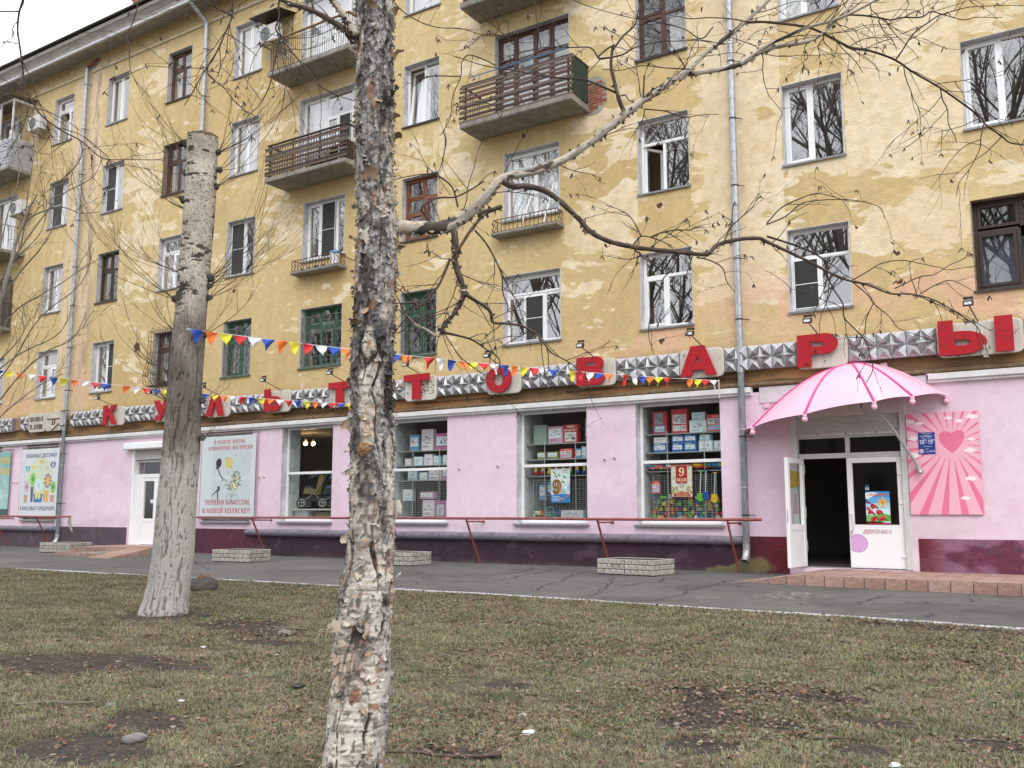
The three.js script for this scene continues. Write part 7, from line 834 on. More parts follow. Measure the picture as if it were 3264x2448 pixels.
function branch(o, d, rad, o2 = {}) { // o: [ox, oy, scale] of a crop, then pixel pairs
  const [ox, oy, k] = o.slice(0, 3), pp = o.slice(3), n = pp.length / 2, pts = []; for (let i = 0; i < n; i++) pts.push(at(ox + pp[2 * i] * k, oy + pp[2 * i + 1] * k, mix(d[0], d[1], i / (n - 1)) + (o2.wob ?? 0.03) * (vn(i * 1.3, ox * 0.01 + pp[0]) - 0.5)));
  const L = limbGeo(pts, rad, o2.seg ?? (rad[0] > 0.012 ? 14 : 6), o2.rough ?? (rad[0] > 0.012 ? 0.2 : 0.12));
  if (rad[0] > 0.0075) part(rad[0] > 0.016 ? 'limb' : 'branch', L.g, o2.m ?? (rad[0] > 0.013 ? limbM : darkM), birch); else TW.push(L.g);
  const nt = o2.tw ?? 0; for (let i = 0; i < nt; i++) { const f = Math.floor(mix(o2.from ?? 0.15, 1, (i + br()) / nt) * (L.P.length - 2)), p = L.P[f], t = L.P[f + 1].clone().sub(p).normalize(); twig(p, t.multiplyScalar(0.7).add(V((br() - 0.5) * 2, (br() - 0.45) * 1.8, (br() - 0.5) * 1.2)), (o2.tl ?? 0.28) * (0.5 + br()), Math.min(0.0034, L.R[f] * 0.7), TW, o2.lv ?? 1, o2.droop ?? 0.02); }
  if (o2.fl) { const fs = []; for (let i = 0; i < o2.fl; i++) { const f = Math.floor(br() * (L.P.length - 2)), p = L.P[f], t = L.P[f + 1].clone().sub(p).normalize(), nn = V(br() - 0.5, -0.2 - br() * 0.8 + (br() < 0.25 ? 1 : 0), br() - 0.5).normalize(); nn.addScaledVector(t, -nn.dot(t)).normalize(); const b = t.clone().cross(nn), e = br() < 0.5; fs.push(flake(p.clone().addScaledVector(nn, L.R[f] * 0.98), e ? t : b, e ? b : t, nn, 0.012 + 0.02 * br(), 0.01 + 0.018 * br(), 0.6 + 2 * br(), flakePal[br() < 0.4 ? 6 : br() * 6 | 0])); } const q = part('bark_flakes', fs, flakeM, birch); q.userData.kind = 'stuff'; }
  return L;
}
const K0 = 1.4756, K1 = 820 / 2194, c3 = [1600, 0, K1], c4 = [2444, 0, K1], c6 = [800, 600, K1], c7 = [1600, 600, K1], c8 = [2444, 600, K1], c1 = [0, 0, K1], c2 = [800, 0, K1], c0 = [0, 0, K0], c5 = [0, 600, K1];
branch([...c0, 815, 500, 850, 492, 900, 492, 960, 490, 1000, 470, 1050, 425, 1085, 385, 1150, 372, 1210, 348, 1260, 318, 1310, 280, 1370, 230, 1420, 195, 1475, 160, 1500, 140], [5.0, 5.22], [0.042, 0.036, 0.034, 0.036, 0.03, 0.022, 0.02, 0.022, 0.02, 0.024, 0.019, 0.017, 0.015], { fl: 190, tw: 9, tl: 0.4 });
branch([...c0, 1490, 148, 1530, 110, 1580, 72, 1640, 20, 1690, -30], [5.22, 5.3], [0.014, 0.012, 0.01], { fl: 24, tw: 6, tl: 0.4, m: limbM });
branch([...c0, 1485, 160, 1540, 152, 1600, 138, 1656, 106, 1745, 89, 1775, 73, 1805, 45, 1834, 15, 1860, -30], [5.22, 5.4], [0.0145, 0.014, 0.011, 0.009, 0.007], { fl: 40, tw: 8, tl: 0.36, m: limbM });
branch([...c0, 1600, 138, 1656, 99, 1694, 81, 1745, 59, 1793, 46, 1831, 32, 1892, 0, 1930, -20], [5.25, 5.1], [0.011, 0.009, 0.007], { tw: 6, tl: 0.36, m: limbM });
branch([2383, 72, K1, 0, 0, 120, -6, 310, 10, 530, 45, 680, 110, 810, 180, 900, 220, 1040, 240, 1260, 320, 1400, 415, 1640, 555, 1860, 710, 1990, 810, 2030, 870, 2170, 970, 2230, 1020, 2400, 1050], [5.25, 5.6], [0.008, 0.0078, 0.007, 0.006, 0.0045], { tw: 16, tl: 0.34 });
branch([...c4, 1100, 510, 1150, 440, 1250, 290, 1380, 190, 1490, 125, 1560, 140, 1680, 170, 1770, 150, 2010, 150], [5.4, 5.5], [0.0055, 0.0035, 0.002], { tw: 5 });
branch([...c4, 1490, 125, 1700, 65, 1900, 50, 2194, 45], [5.42, 5.5], [0.0035, 0.002], { tw: 4 });
branch([...c4, 1480, 745, 1500, 850, 1540, 930, 1550, 1060, 1600, 1150, 1620, 1220], [5.45, 5.5], [0.004, 0.002], { tw: 4 });
branch([...c4, 1850, 1050, 1825, 1190, 1820, 1260, 1730, 1440, 1640, 1560, 1615, 1680], [5.5, 5.5], [0.004, 0.002], { tw: 4 });
branch([...c4, 1825, 1190, 1700, 1240, 1600, 1330, 1480, 1500, 1400, 1610], [5.5, 5.45], [0.003, 0.0015], { tw: 2 });
branch([...c4, 640, 128, 800, 130, 950, 150, 1060, 170, 1150, 150, 1320, 145, 1400, 100, 1490, 120], [5.3, 5.4], [0.0055, 0.004], { tw: 8 });
for (const [x, y, x2, y2] of [[880, 30, 960, 180], [950, 170, 1110, 430], [590, 190, 700, 250], [480, 300, 560, 480], [350, 360, 330, 520], [480, 330, 420, 520], [560, 300, 820, 620]]) branch([...c4, x, y, mix(x, x2, 0.4) - 20, mix(y, y2, 0.35), mix(x, x2, 0.7) + 15, mix(y, y2, 0.7), x2, y2], [5.3, 5.35], [0.0035, 0.0018], { tw: 3, tl: 0.22 });
// lower right branch and its drooping ends
branch([...c0, 1085, 392, 1108, 403, 1130, 402, 1165, 408, 1197, 424, 1228, 452, 1250, 472, 1275, 500, 1310, 519, 1360, 532, 1420, 540, 1480, 546, 1528, 548, 1548, 530, 1580, 520, 1640, 515, 1660, 524, 1695, 540, 1755, 569, 1790, 588, 1830, 605, 1870, 614, 1925, 634, 1965, 635, 2010, 645, 2045, 662, 2083, 686, 2110, 705, 2125, 740, 2140, 780], [5.02, 5.25], [0.017, 0.015, 0.013, 0.012, 0.009, 0.006, 0.004, 0.002], { fl: 60, tw: 14, tl: 0.34, m: darkM, from: 0.3 });
branch([...c8, 0, 410, 130, 450, 290, 505, 430, 570, 510, 640, 515, 740, 570, 860, 650, 990, 660, 1100, 760, 1210, 850, 1310, 880, 1430, 905, 1540, 850, 1660], [5.18, 5.3], [0.006, 0.004, 0.0025], { tw: 10, tl: 0.22 });
for (const b of [[720, 790, 870, 920, 910, 980, 1050, 1100, 1120, 1190, 1280, 1250, 1540, 1350], [720, 790, 860, 710, 980, 640, 1160, 615, 1300, 640, 1490, 680, 1540, 695, 1790, 660], [1090, 855, 1310, 755, 1430, 735, 1560, 655, 1680, 600, 1760, 510], [1310, 900, 1450, 820, 1560, 785, 1640, 810, 1780, 885], [910, 980, 850, 1110, 830, 1240, 750, 1380], [620, 760, 560, 830, 520, 950, 400, 1030]]) branch([...c8, ...b], [5.2, 5.3], [0.0034, 0.0017], { tw: 3, tl: 0.16 });
for (const b of [[1120, 480, 1190, 410, 1300, 430, 1400, 470, 1480, 540, 1530, 590], [1190, 415, 1150, 330, 1080, 230, 990, 180, 890, 145], [1270, 415, 1390, 375, 1480, 420, 1590, 490], [1390, 370, 1500, 355, 1600, 355, 1730, 310], [1890, 470, 1950, 340, 2050, 240, 2110, 190, 2190, 80], [1500, 570, 1460, 680, 1370, 780, 1340, 920, 1270, 1080, 1250, 1250, 1300, 1420], [1660, 590, 1760, 610, 1880, 680, 1920, 800, 1990, 890], [1130, 530, 1190, 570, 1080, 605, 880, 575]]) branch([...c7, ...b], [5.1, 5.16], [0.0042, 0.0018], { tw: 4, tl: 0.2 });
for (const b of [[0, 300, 120, 170, 280, 90, 430, 45, 560, 70, 700, 110, 860, 110], [0, 310, 160, 240, 300, 130, 480, 100, 720, 100, 880, 130, 980, 175, 1005, 265]]) branch([...c8, ...b], [5.15, 5.25], [0.004, 0.0016], { tw: 4, tl: 0.2 });
// the twisted branch hanging from the limb
branch([...c6, 1735, 370, 1740, 500, 1740, 620, 1765, 720, 1800, 820, 1812, 910, 1770, 1000, 1720, 1080, 1640, 1180, 1625, 1240], [5.02, 5.1], [0.019, 0.017, 0.015, 0.012, 0.011], { fl: 70, tw: 8, tl: 0.3, m: darkM });
branch([...c6, 1625, 1240, 1590, 1260, 1500, 1210, 1400, 1160, 1330, 1090, 1275, 1010], [5.1, 5.14], [0.01, 0.007, 0.005], { m: limbM, tw: 4, tl: 0.2 });
branch([...c6, 1640, 1230, 1800, 1265, 1900, 1300, 2000, 1370, 2110, 1450, 2130, 1560, 2150, 1640], [5.1, 5.2], [0.007, 0.004, 0.002], { tw: 5, tl: 0.2 });
branch([...c6, 1820, 900, 1900, 950, 2000, 1010, 2050, 1070, 2060, 1140, 2194, 1155, 2310, 1175, 2420, 1230, 2490, 1310, 2560, 1400, 2650, 1450, 2750, 1510, 2850, 1620, 2900, 1720], [5.05, 5.2], [0.0105, 0.009, 0.006, 0.004, 0.002], { fl: 14, tw: 9, tl: 0.26, m: darkM });
branch([...c6, 2000, 200, 1880, 350, 1770, 520, 1730, 570], [5.0, 4.96], [0.009, 0.007], { m: darkM, fl: 6 }); branch([...c6, 1930, 230, 2040, 190, 2140, 155], [5.0, 4.98], [0.014, 0.011], { m: darkM, fl: 16 });
branch([...c6, 1890, 340, 1990, 450, 2080, 600, 2140, 750, 2150, 900, 2190, 1000, 2190, 1050], [5.0, 5.0], [0.006, 0.003], { tw: 6, tl: 0.24 });
branch([...c6, 1700, 600, 1650, 720, 1600, 830, 1540, 900, 1450, 1000, 1390, 975, 1270, 990], [5.0, 4.98], [0.008, 0.004], { tw: 7, tl: 0.28, m: darkM });
branch([...c6, 1530, 290, 1480, 220, 1450, 180, 1520, 110, 1620, 80, 1740, 75, 1860, 20, 1990, -60], [5.03, 5.0], [0.009, 0.006, 0.004], { m: darkM, tw: 3, tl: 0.2 }); branch([...c6, 1765, 160, 1720, 0, 1640, -80, 1560, -120, 1400, -110, 1200, -60, 1150, 0], [5.05, 5.0], [0.0055, 0.0035, 0.002], { tw: 4, tl: 0.2 });
// upward shoots off the limb
branch([...c3, 1040, 950, 1000, 850, 960, 700, 930, 550, 945, 400], [5.12, 5.1], [0.0125, 0.01, 0.008], { m: darkM, fl: 8 });
branch([...c3, 950, 420, 1040, 300, 1100, 250, 1140, 200, 1160, 100, 1180, 30], [5.1, 5.15], [0.006, 0.003], { tw: 5, tl: 0.2 }); branch([...c3, 970, 790, 870, 745, 700, 680, 500, 665, 300, 640, 100, 600, -150, 560, -400, 480], [5.1, 5.0], [0.007, 0.004, 0.002], { tw: 6, tl: 0.26 });
branch([...c3, 940, 490, 820, 495, 880, 430, 960, 380], [5.1, 5.08], [0.006, 0.005], { tw: 2 }); branch([...c3, 820, 490, 760, 410, 600, 405, 400, 400, 200, 440, 0, 500], [5.08, 5.0], [0.0045, 0.002], { tw: 5, tl: 0.22 });
branch([...c3, 940, 490, 1030, 465, 1150, 400, 1370, 355, 1500, 350, 1680, 340, 1900, 380], [5.1, 5.2], [0.005, 0.003, 0.002], { tw: 6, tl: 0.24 }); branch([...c3, 1205, 830, 1210, 740, 1212, 640], [5.15, 5.13], [0.006, 0.004], { tw: 1, tl: 0.1 }); branch([...c3, 1010, 820, 1050, 810, 1080, 850, 1125, 875], [5.12, 5.08], [0.004, 0.003]);
for (const b of [[1600, 590, 1400, 580, 1200, 560, 1000, 600, 850, 590], [1560, 570, 1500, 470, 1400, 330], [1215, 930, 1400, 950, 1550, 1000, 1700, 980, 1850, 975], [1215, 930, 1200, 1020, 1130, 1140], [2100, 190, 1990, 165, 1770, 150, 1600, 160, 1480, 140, 1330, 200, 1150, 210], [1800, 230, 1700, 330, 1560, 250, 1300, 180, 1150, 160, 970, 120, 700, 40, 560, -20], [1400, 60, 1340, 90, 1160, 160], [330, 400, 300, 200, 280, 0], [140, 420, 0, 280, -200, 100]]) branch([...c3, ...b], [5.15, 5.1], [0.0038, 0.0017], { tw: 4, tl: 0.2 });
// left limbs and hanging twigs
branch([...c2, 930, 400, 860, 320, 780, 240, 640, 150, 500, 80, 330, 30, 230, -20, 60, -120], [4.98, 4.9], [0.024, 0.018, 0.014, 0.011, 0.008], { fl: 70, tw: 9, tl: 0.45, m: darkM, from: 0.3, droop: 0.07 }); branch([...c2, 900, 300, 830, 180, 760, 90, 700, 0, 660, -80], [4.95, 4.9], [0.02, 0.016, 0.014], { fl: 50, m: limbM });
branch([...c2, 240, -10, 235, 60, 240, 150, 210, 240, 250, 310, 380, 480, 520, 650, 600, 740, 700, 800, 880, 860], [4.9, 4.95], [0.005, 0.004, 0.0025], { tw: 8, tl: 0.3, droop: 0.06 }); branch([...c2, 250, 310, 210, 480, 180, 640, 150, 750, 100, 850, 50, 920, -20, 980, -60, 1050], [4.92, 4.9], [0.004, 0.002], { tw: 6, tl: 0.26, droop: 0.05 });
branch([...c1, 1990, -60, 1980, 60, 1975, 150, 1920, 280, 1860, 420, 1770, 570, 1700, 680, 1640, 790, 1570, 900], [4.9, 4.9], [0.0055, 0.004, 0.0025], { tw: 10, tl: 0.34, droop: 0.08 }); branch([...c1, 1920, 280, 2050, 360, 2194, 480], [4.9, 4.9], [0.003, 0.002], { tw: 3, droop: 0.05 }); branch([...c1, 2000, 160, 1960, 120, 1850, 70, 1700, -20], [4.9, 4.9], [0.004, 0.003], { tw: 4, droop: 0.06 }); branch([...c1, 1770, 570, 1780, 640, 1900, 740, 2000, 860, 2120, 960, 2194, 1000], [4.9, 4.92], [0.0035, 0.002], { tw: 5, tl: 0.3, droop: 0.05 });
branch([...c1, 215, -120, 195, 0, 165, 100, 150, 250, 170, 400, 195, 600, 210, 740, 260, 840, 340, 970, 520, 1110, 690, 1200, 880, 1350, 1100, 1360, 1400, 1365], [4.75, 4.9], [0.0065, 0.005, 0.004, 0.002], { tw: 14, tl: 0.34, droop: 0.04 }); branch([...c1, 165, 98, 80, 100, -60, 95], [4.75, 4.7], [0.0045, 0.004]); branch([...c1, 1190, -40, 1160, 100, 1130, 200, 1085, 290, 1100, 400, 1105, 500, 1120, 620, 1180, 720, 1290, 840], [4.85, 4.9], [0.0032, 0.0016], { tw: 5, tl: 0.2, droop: 0.06 }); branch([...c1, 150, 180, 110, 240, 100, 340, 0, 370], [4.75, 4.7], [0.003, 0.002], { tw: 3 }); branch([...c1, 210, 735, 100, 720, 0, 740, -50, 690], [4.8, 4.75], [0.003, 0.002], { tw: 4 }); branch([...c1, 690, 1200, 700, 1300, 660, 1400, 560, 1500, 480, 1560], [4.85, 4.85], [0.003, 0.0015], { tw: 4 });
for (const b of [[2100, 1060, 2140, 950, 2050, 890, 1950, 870, 1880, 860], [1210, 10, 1300, 100, 1450, 190, 1600, 235, 1800, 245, 1980, 300, 2090, 310], [2194, 310, 1980, 300, 1880, 380, 1780, 440]]) branch([...c2, ...b], [5.0, 5.1], [0.0035, 0.0017], { tw: 4, tl: 0.18 });
for (const b of [[2090, 560, 1990, 510, 1850, 470, 1800, 530, 1790, 650, 1720, 820, 1700, 1000, 1650, 1100, 1610, 1160], [1790, 650, 1500, 660, 1380, 740], [1640, 1120, 1660, 1200, 1630, 1380, 1600, 1500, 1700, 1659]]) branch([...c2, ...b], [5.0, 5.05], [0.0036, 0.0018], { tw: 4, tl: 0.18 });
{ const o = part('twigs', TW, twigM, birch); o.userData.kind = 'stuff'; }
// ---------------------------------------------------------------- pollarded poplar
const PD = 13.9, poplar = thing('poplar_tree', 'tall grey poplar trunk sawn flat at the top, sprouting thin shoots', 'tree', [0, 0, 0]);
function poplarBark(u, s) {
  const wash = sst(2.75, 2.25, s + 0.5 * (pf(u * 9, s * 3, 9, 3, 8) - 0.5)), smooth = sst(3.9, 5.4, s + 1.4 * (pf(u * 4, s * 1.3, 4, 3, 4) - 0.5)), wu = u * 48 + 2.0 * (pf(u * 12, s * 3, 12, 3, 90) - 0.5), fur = 1 - Math.abs(pf(wu, s * 2.6, 48, 2, 30) - 0.5) * 2, cr = sst(0.88, 0.99, fur) * (1 - smooth), g = pf(u * 60, s * 45, 60, 3, 2), bl = pf(u * 9, s * 3.2, 9, 4, 55);
  const lens = sst(0.64, 0.7, 0.75 * pf(u * 6, s * 19, 6, 3, 66) + 0.25 * pf(u * 30, s * 40, 30, 2, 68)) * smooth, spots = sst(0.72, 0.78, pf(u * 60, s * 60, 60, 2, 77)) * smooth, kn = sst(0.68, 0.74, 0.8 * pf(u * 5, s * 3.1, 5, 2, 99) + 0.2 * g) * smooth;
  let c = mixc([128, 121, 112], [94, 88, 82], sst(0.3, 0.7, 0.6 * bl + 0.4 * g)); c = mixc(c, mixc([186, 178, 164], [160, 152, 139], sst(0.3, 0.7, bl)), smooth); c = mixc(c, mixc([190, 189, 184], [160, 158, 153], sst(0.35, 0.65, g)), wash * 0.92); c = mixc(c, [64, 60, 56], cr * (wash > 0.5 ? 0.5 : 0.7)); c = mixc(c, [46, 43, 40], clamp(0.85 * lens + 0.55 * spots + 0.9 * kn));
  const du = Math.abs(((u - 0.87 + 0.09 * (pf(0.5, s * 0.8, 3, 2, 4) - 0.5) + 1.5) % 1) - 0.5), st = sst(0.13, 0.07, du + 0.1 * (pf(u * 24, s * 7, 24, 3, 5) - 0.5)) * sst(2.1, 2.8, s) * sst(7.2, 5.6, s); c = mixc(c, [50, 47, 44], 0.75 * st * (0.55 + 0.6 * g));
  return { h: 0.024 * (1 - smooth) * (0.5 - cr) * (1 - 0.3 * wash) + 0.012 * (bl - 0.5) - 0.008 * lens + 0.006 * (g - 0.5), c: c.map(v => v * (0.8 + 0.4 * g)) };
}
const popT = tex(768, 2048, (i, j) => poplarBark(i / 768, j / 2048 * 10).c, true, true);
const pq = [[2010, 514, 168], [1962, 519, 146], [1900, 531, 128], [1850, 540, 122], [1760, 553, 118], [1630, 561, 116], [1461, 576, 114], [1237, 589, 104], [974, 609, 99], [675, 635, 94], [500, 644, 92], [441, 646, 94]].map(([y, x, w]) => { const p = at(x, y, PD); return { p, r: w / 2 * mpp(p), lump: 0.04 }; });
const pt = trunk(pq, poplarBark, 150, 60, 10); part('trunk', pt.g, mat(0xffffff, 0.9, { map: popT }), poplar);
{ const top = pq[pq.length - 1], g = new THREE.CylinderGeometry(top.r * 1.02, top.r * 0.98, 0.04, 32); const p = g.attributes.position; for (let i = 0; i < p.count; i++) p.setY(i, p.getY(i) + 0.03 * (vn(p.getX(i) * 20, p.getZ(i) * 20) - 0.5)); g.computeVertexNormals(); g.translate(top.p.x, top.p.y + 0.01, top.p.z); part('sawn_top', g, mat([0.2, 0.17, 0.12], 0.95, { map: fineGrain }), poplar, 'weathered sawn top');
  const sh = [], kn = []; const pr = mulberry(909), RT = V(Math.cos(33.223 * Math.PI / 180), 0, -Math.sin(33.223 * Math.PI / 180));
  function shoot(p, d, len, r) { const n = 10, pts = [p.clone()], q = p.clone(), v = d.clone().normalize(); for (let i = 0; i < n; i++) { v.add(V((pr() - 0.5) * 0.22, 0.09 + (pr() - 0.5) * 0.2, (pr() - 0.5) * 0.22)).normalize(); q.addScaledVector(v, len / n); pts.push(q.clone()); if (r > 0.003 && i > 2 && pr() < 0.4) { const w = v.clone().add(V((pr() - 0.5) * 1.5, pr() * 0.8, (pr() - 0.5) * 1.5)); shoot(q, w, len * (0.2 + 0.3 * pr()), r * 0.55); } } sh.push(tube(pts, pts.map((_, i) => mix(r, r * 0.35, i / n)), 5, { cap: false })); }
  for (const [x, y, s, n, L] of [[1600, 1230, -1, 5, 1.5], [1860, 1300, 1, 8, 1.9], [1870, 1450, 1, 4, 1.3], [1590, 1480, -1, 4, 1.4], [1560, 1700, -1, 5, 1.8], [1600, 1790, -1, 4, 1.2], [1840, 1590, 1, 4, 1.4], [1545, 2330, -1, 8, 1.9], [1490, 2550, -1, 4, 2.3], [1790, 2370, 1, 8, 2.1], [1780, 2440, 1, 6, 1.9], [1780, 2540, 1, 5, 2.2], [1500, 2830, -1, 5, 1.3], [1740, 2850, 1, 3, 1.2], [1450, 3180, -1, 6, 1.3], [1450, 3420, -1, 5, 0.9], [1720, 3730, 1, 3, 0.4], [1440, 3270, -1, 3, 1.2], [1720, 3410, 1, 3, 0.5]]) {
    const p = at(x * K1, y * K1, PD - 0.02); const q = p.clone().addScaledVector(HF, 0.0); const g = new THREE.IcosahedronGeometry(0.045 + 0.025 * pr(), 2), ps = g.attributes.position; for (let i = 0; i < ps.count; i++) { const k = 0.6 + 0.7 * vn(ps.getX(i) * 60 + x, ps.getY(i) * 60 + ps.getZ(i) * 40); ps.setXYZ(i, ps.getX(i) * k, ps.getY(i) * k, ps.getZ(i) * k); } g.computeVertexNormals(); g.translate(q.x, q.y, q.z); kn.push(g);
    for (let i = 0; i < n; i++) shoot(q, RT.clone().multiplyScalar(s * (0.5 + pr())).add(V((pr() - 0.5) * 0.9, 0.15 + 0.7 * pr(), (pr() - 0.5) * 0.9)), L * (0.35 + 0.75 * pr()), 0.004 + 0.003 * pr());
  }
  for (const g of kn) part('knot', g, mat([0.07, 0.062, 0.055], 0.95), poplar); const o = part('shoots', sh, twigPale, poplar); o.userData.kind = 'stuff'; o.material = mat([0.085, 0.068, 0.045], 0.85); }
// ---------------------------------------------------------------- young tree leaning in at the left edge
{ const y = thing('young_tree', 'slender bare young tree leaning in over the drainpipe end of the building', 'tree', [0, 0, 0]), sh = [], D = 14.5, pr = mulberry(313), P = (...a) => { const o = []; for (let i = 0; i < a.length; i += 2) o.push(at(a[i], a[i + 1], D + 0.3 * (vn(i, a[0]) - 0.5))); return o; };
  const base = at(-150, 1890, D), main = [V(base.x, groundY(base.x, base.z) - 0.05, base.z), ...P(-130, 1700, -90, 1400, -50, 1160, 0, 960, 37, 832, 49, 779, 71, 720, 95, 660, 120, 620)]; const L = limbGeo(main, [0.09, 0.075, 0.06, 0.045, 0.034, 0.028, 0.02, 0.014, 0.01], 12, 0.06); part('trunk', L.g, mat([0.3, 0.28, 0.23], 0.9, { map: fineGrain }), y);
  const arms = [[-60, 1200, 7, 1142, 75, 1056, 71, 1010, 82, 960], [-50, 1160, 40, 1000, 130, 940, 200, 900, 280, 840], [0, 960, 70, 860, 130, 790, 180, 690, 160, 640, 215, 610], [-90, 1400, 60, 1200, 150, 1120, 230, 1080, 275, 1000], [-130, 1500, 0, 1330, 110, 1240, 200, 1190], [37, 832, 130, 700, 200, 620, 300, 560, 330, 490], [-60, 1100, -20, 900, 20, 700, 60, 560, 55, 430, 75, 330], [-20, 1000, 20, 860, 130, 740, 150, 640], [-80, 1300, 20, 1180, 130, 1010, 260, 900, 300, 790], [0, 900, 60, 800, 90, 620, 110, 480], [-90, 1250, 60, 1130, 190, 1060, 240, 950], [49, 779, 90, 700, 190, 660, 260, 680, 320, 675]];
  for (const a of arms) { const q = limbGeo(P(...a), [0.014, 0.009, 0.005], 6, 0.08); part('branch', q.g, twigPale, y); for (let i = 0; i < 5; i++) { const f = Math.floor(mix(0.2, 0.98, pr()) * (q.P.length - 2)), t = q.P[f + 1].clone().sub(q.P[f]).normalize(); twig(q.P[f], t.add(V((pr() - 0.5) * 1.6, pr() * 0.9 - 0.1, (pr() - 0.5) * 1.6)), 0.4 + 0.7 * pr(), 0.0045, sh, 1, -0.03, 0.3); } }
  const o = part('twigs', sh, mat([0.12, 0.095, 0.065], 0.85), y); o.userData.kind = 'stuff'; }
// ---------------------------------------------------------------- bare trees across the lawn, seen in the window panes
function bareTree(seed, H) {
  const r = mulberry(seed), big = [], small = []; const go = (p, d, len, rad, lvl) => { const n = lvl > 2 ? 7 : 5, pts = [p.clone()], q = p.clone(), v = d.clone(), kids = []; for (let i = 0; i < n; i++) { v.add(V((r() - 0.5) * 0.35, (r() - 0.3) * 0.2, (r() - 0.5) * 0.35)).normalize(); q.addScaledVector(v, len / n); pts.push(q.clone()); const c = lvl === 4 ? (i > 1 ? 2 : 0) : lvl > 0 ? (r() < 0.75 ? 1 : 0) + (r() < 0.25 ? 1 : 0) : 0; for (let k = 0; k < c; k++) { const a = r() * 6.28, e = 0.5 + 0.5 * r(); kids.push([q.clone(), v.clone().multiplyScalar(0.75).add(V(Math.cos(a) * e, 0.1 + 0.25 * r(), Math.sin(a) * e)).normalize(), mix(rad, rad * 0.5, i / n)]); } } (lvl > 2 ? big : small).push(tube(pts, pts.map((_, i) => mix(rad, rad * (lvl ? 0.5 : 0.3), i / n)), lvl > 2 ? 9 : lvl > 1 ? 5 : 3, { cap: false })); if (lvl > 0) for (const [a, b, c] of kids) go(a, b, len * (0.42 + 0.22 * r()), Math.min(c * 0.62, 0.12 * lvl), lvl - 1); };
  go(V(0, -0.1, 0), V((r() - 0.5) * 0.15, 1, (r() - 0.5) * 0.15).normalize(), H, H * 0.014, 4); return { big: merge(big), small: merge(small) };
}
{ const kinds = [bareTree(5, 19), bareTree(23, 20), bareTree(61, 17)], bm = mat([0.24, 0.22, 0.2], 0.95); for (const [i, [x, z, k, ry]] of [[-4, 30, 0, 0], [-11.2, 27, 1, 1], [-17.5, 33, 2, 2], [-22.5, 28, 0, 3.5], [-31, 32, 1, 4], [-40, 29, 2, 5.2], [-50, 32, 0, 1.7], [-62, 30, 1, 2.6], [-75, 34, 2, 0.4]].entries()) { const t = thing('bare_tree', 'tall bare tree in the row across the lawn, mirrored in the window panes', 'tree', [x, -0.6, z], 'bare trees across the lawn'); t.rotation.y = ry; part('trunk', kinds[k].big, bm, t); part('crown', kinds[k].small, bm, t); } }

{ const t = thing('far_building', 'long grey apartment block across the street, mirrored low in the shop windows', 'building', [-45, -0.6, 78]), wm = mat([0.2, 0.18, 0.16], 0.95), pm = mat([0.06, 0.07, 0.08], 0.15); part('wall', bx(-75, 75, 0, 15, 0, 12), wm, t); part('roof', extr(poly([[-76, 15], [76, 15], [70, 18], [-70, 18]]), 13, -0.5, 0), mat([0.12, 0.1, 0.09], 0.9), t); for (let f = 0; f < 5; f++) for (let i = 0; i < 40; i++) part('window', bx(-73 + i * 3.7, -71.6 + i * 3.7, 1.2 + f * 2.9, 2.7 + f * 2.9, -0.06, 0.02), pm, t); }
// ---------------------------------------------------------------- bunting
const flagM = { blue: mat([0.02, 0.075, 0.42], 0.7), orange: mat([0.85, 0.2, 0.03], 0.7), yellow: mat([0.72, 0.66, 0.03], 0.7), red: mat([0.62, 0.025, 0.03], 0.7), white: mat([0.72, 0.74, 0.8], 0.7) };
function bunting(A, Bp, sag, n, order, label, f0, f1, skip = []) {
  const t = thing('bunting', label, 'bunting', [0, 0, 0], 'bunting strings'), P = u => A.clone().lerp(Bp, u).add(V(0, -sag * 4 * u * (1 - u), 0)), pts = []; for (let i = 0; i <= 60; i++) pts.push(P(i / 60)); part('string', tube(pts, 0.005, 5), flagM.white, t);
  const r = mulberry(Math.round(n * 7 + sag * 1000)), len = A.distanceTo(Bp);
  for (let k = 0; k < n; k++) { if (skip.includes(k)) continue; const u = mix(f0, f1, (k + 0.5) / n), p = P(u), d = P(Math.min(1, u + 0.005)).sub(P(Math.max(0, u - 0.005))).normalize(), w = 0.205, h = 0.2, nrm = d.clone().cross(V(0, 1, 0)).normalize(), yaw = (r() - 0.3) * 1.0, pos = [], idx = [], sk = (r() - 0.7) * 0.09;
    for (let j = 0; j <= 4; j++) for (let i = 0; i <= 3; i++) { const v = j / 4, e = (i / 3 - 0.5) * w * (1 - v) + sk * v, wv = (0.045 * yaw * v + 0.018 * Math.sin(v * 5 + k + i)) ; const q = p.clone().addScaledVector(d, e).add(V(0, -v * h * (0.9 + 0.1 * Math.cos(k)), 0)).addScaledVector(nrm, wv * 1.8); pos.push(q.x, q.y, q.z); }
    for (let j = 0; j < 4; j++) for (let i = 0; i < 3; i++) { const a = j * 4 + i, b = a + 4; idx.push(a, b, a + 1, a + 1, b, b + 1); } const g = new THREE.BufferGeometry(); g.setAttribute('position', new THREE.Float32BufferAttribute(pos, 3)); g.setAttribute('uv', new THREE.Float32BufferAttribute(new Float32Array(pos.length / 3 * 2), 2)); g.setIndex(idx); g.computeVertexNormals(); part('flag', g, flagM[order[k % 5]], t); }
}
for (const m of Object.values(flagM)) m.side = THREE.DoubleSide;
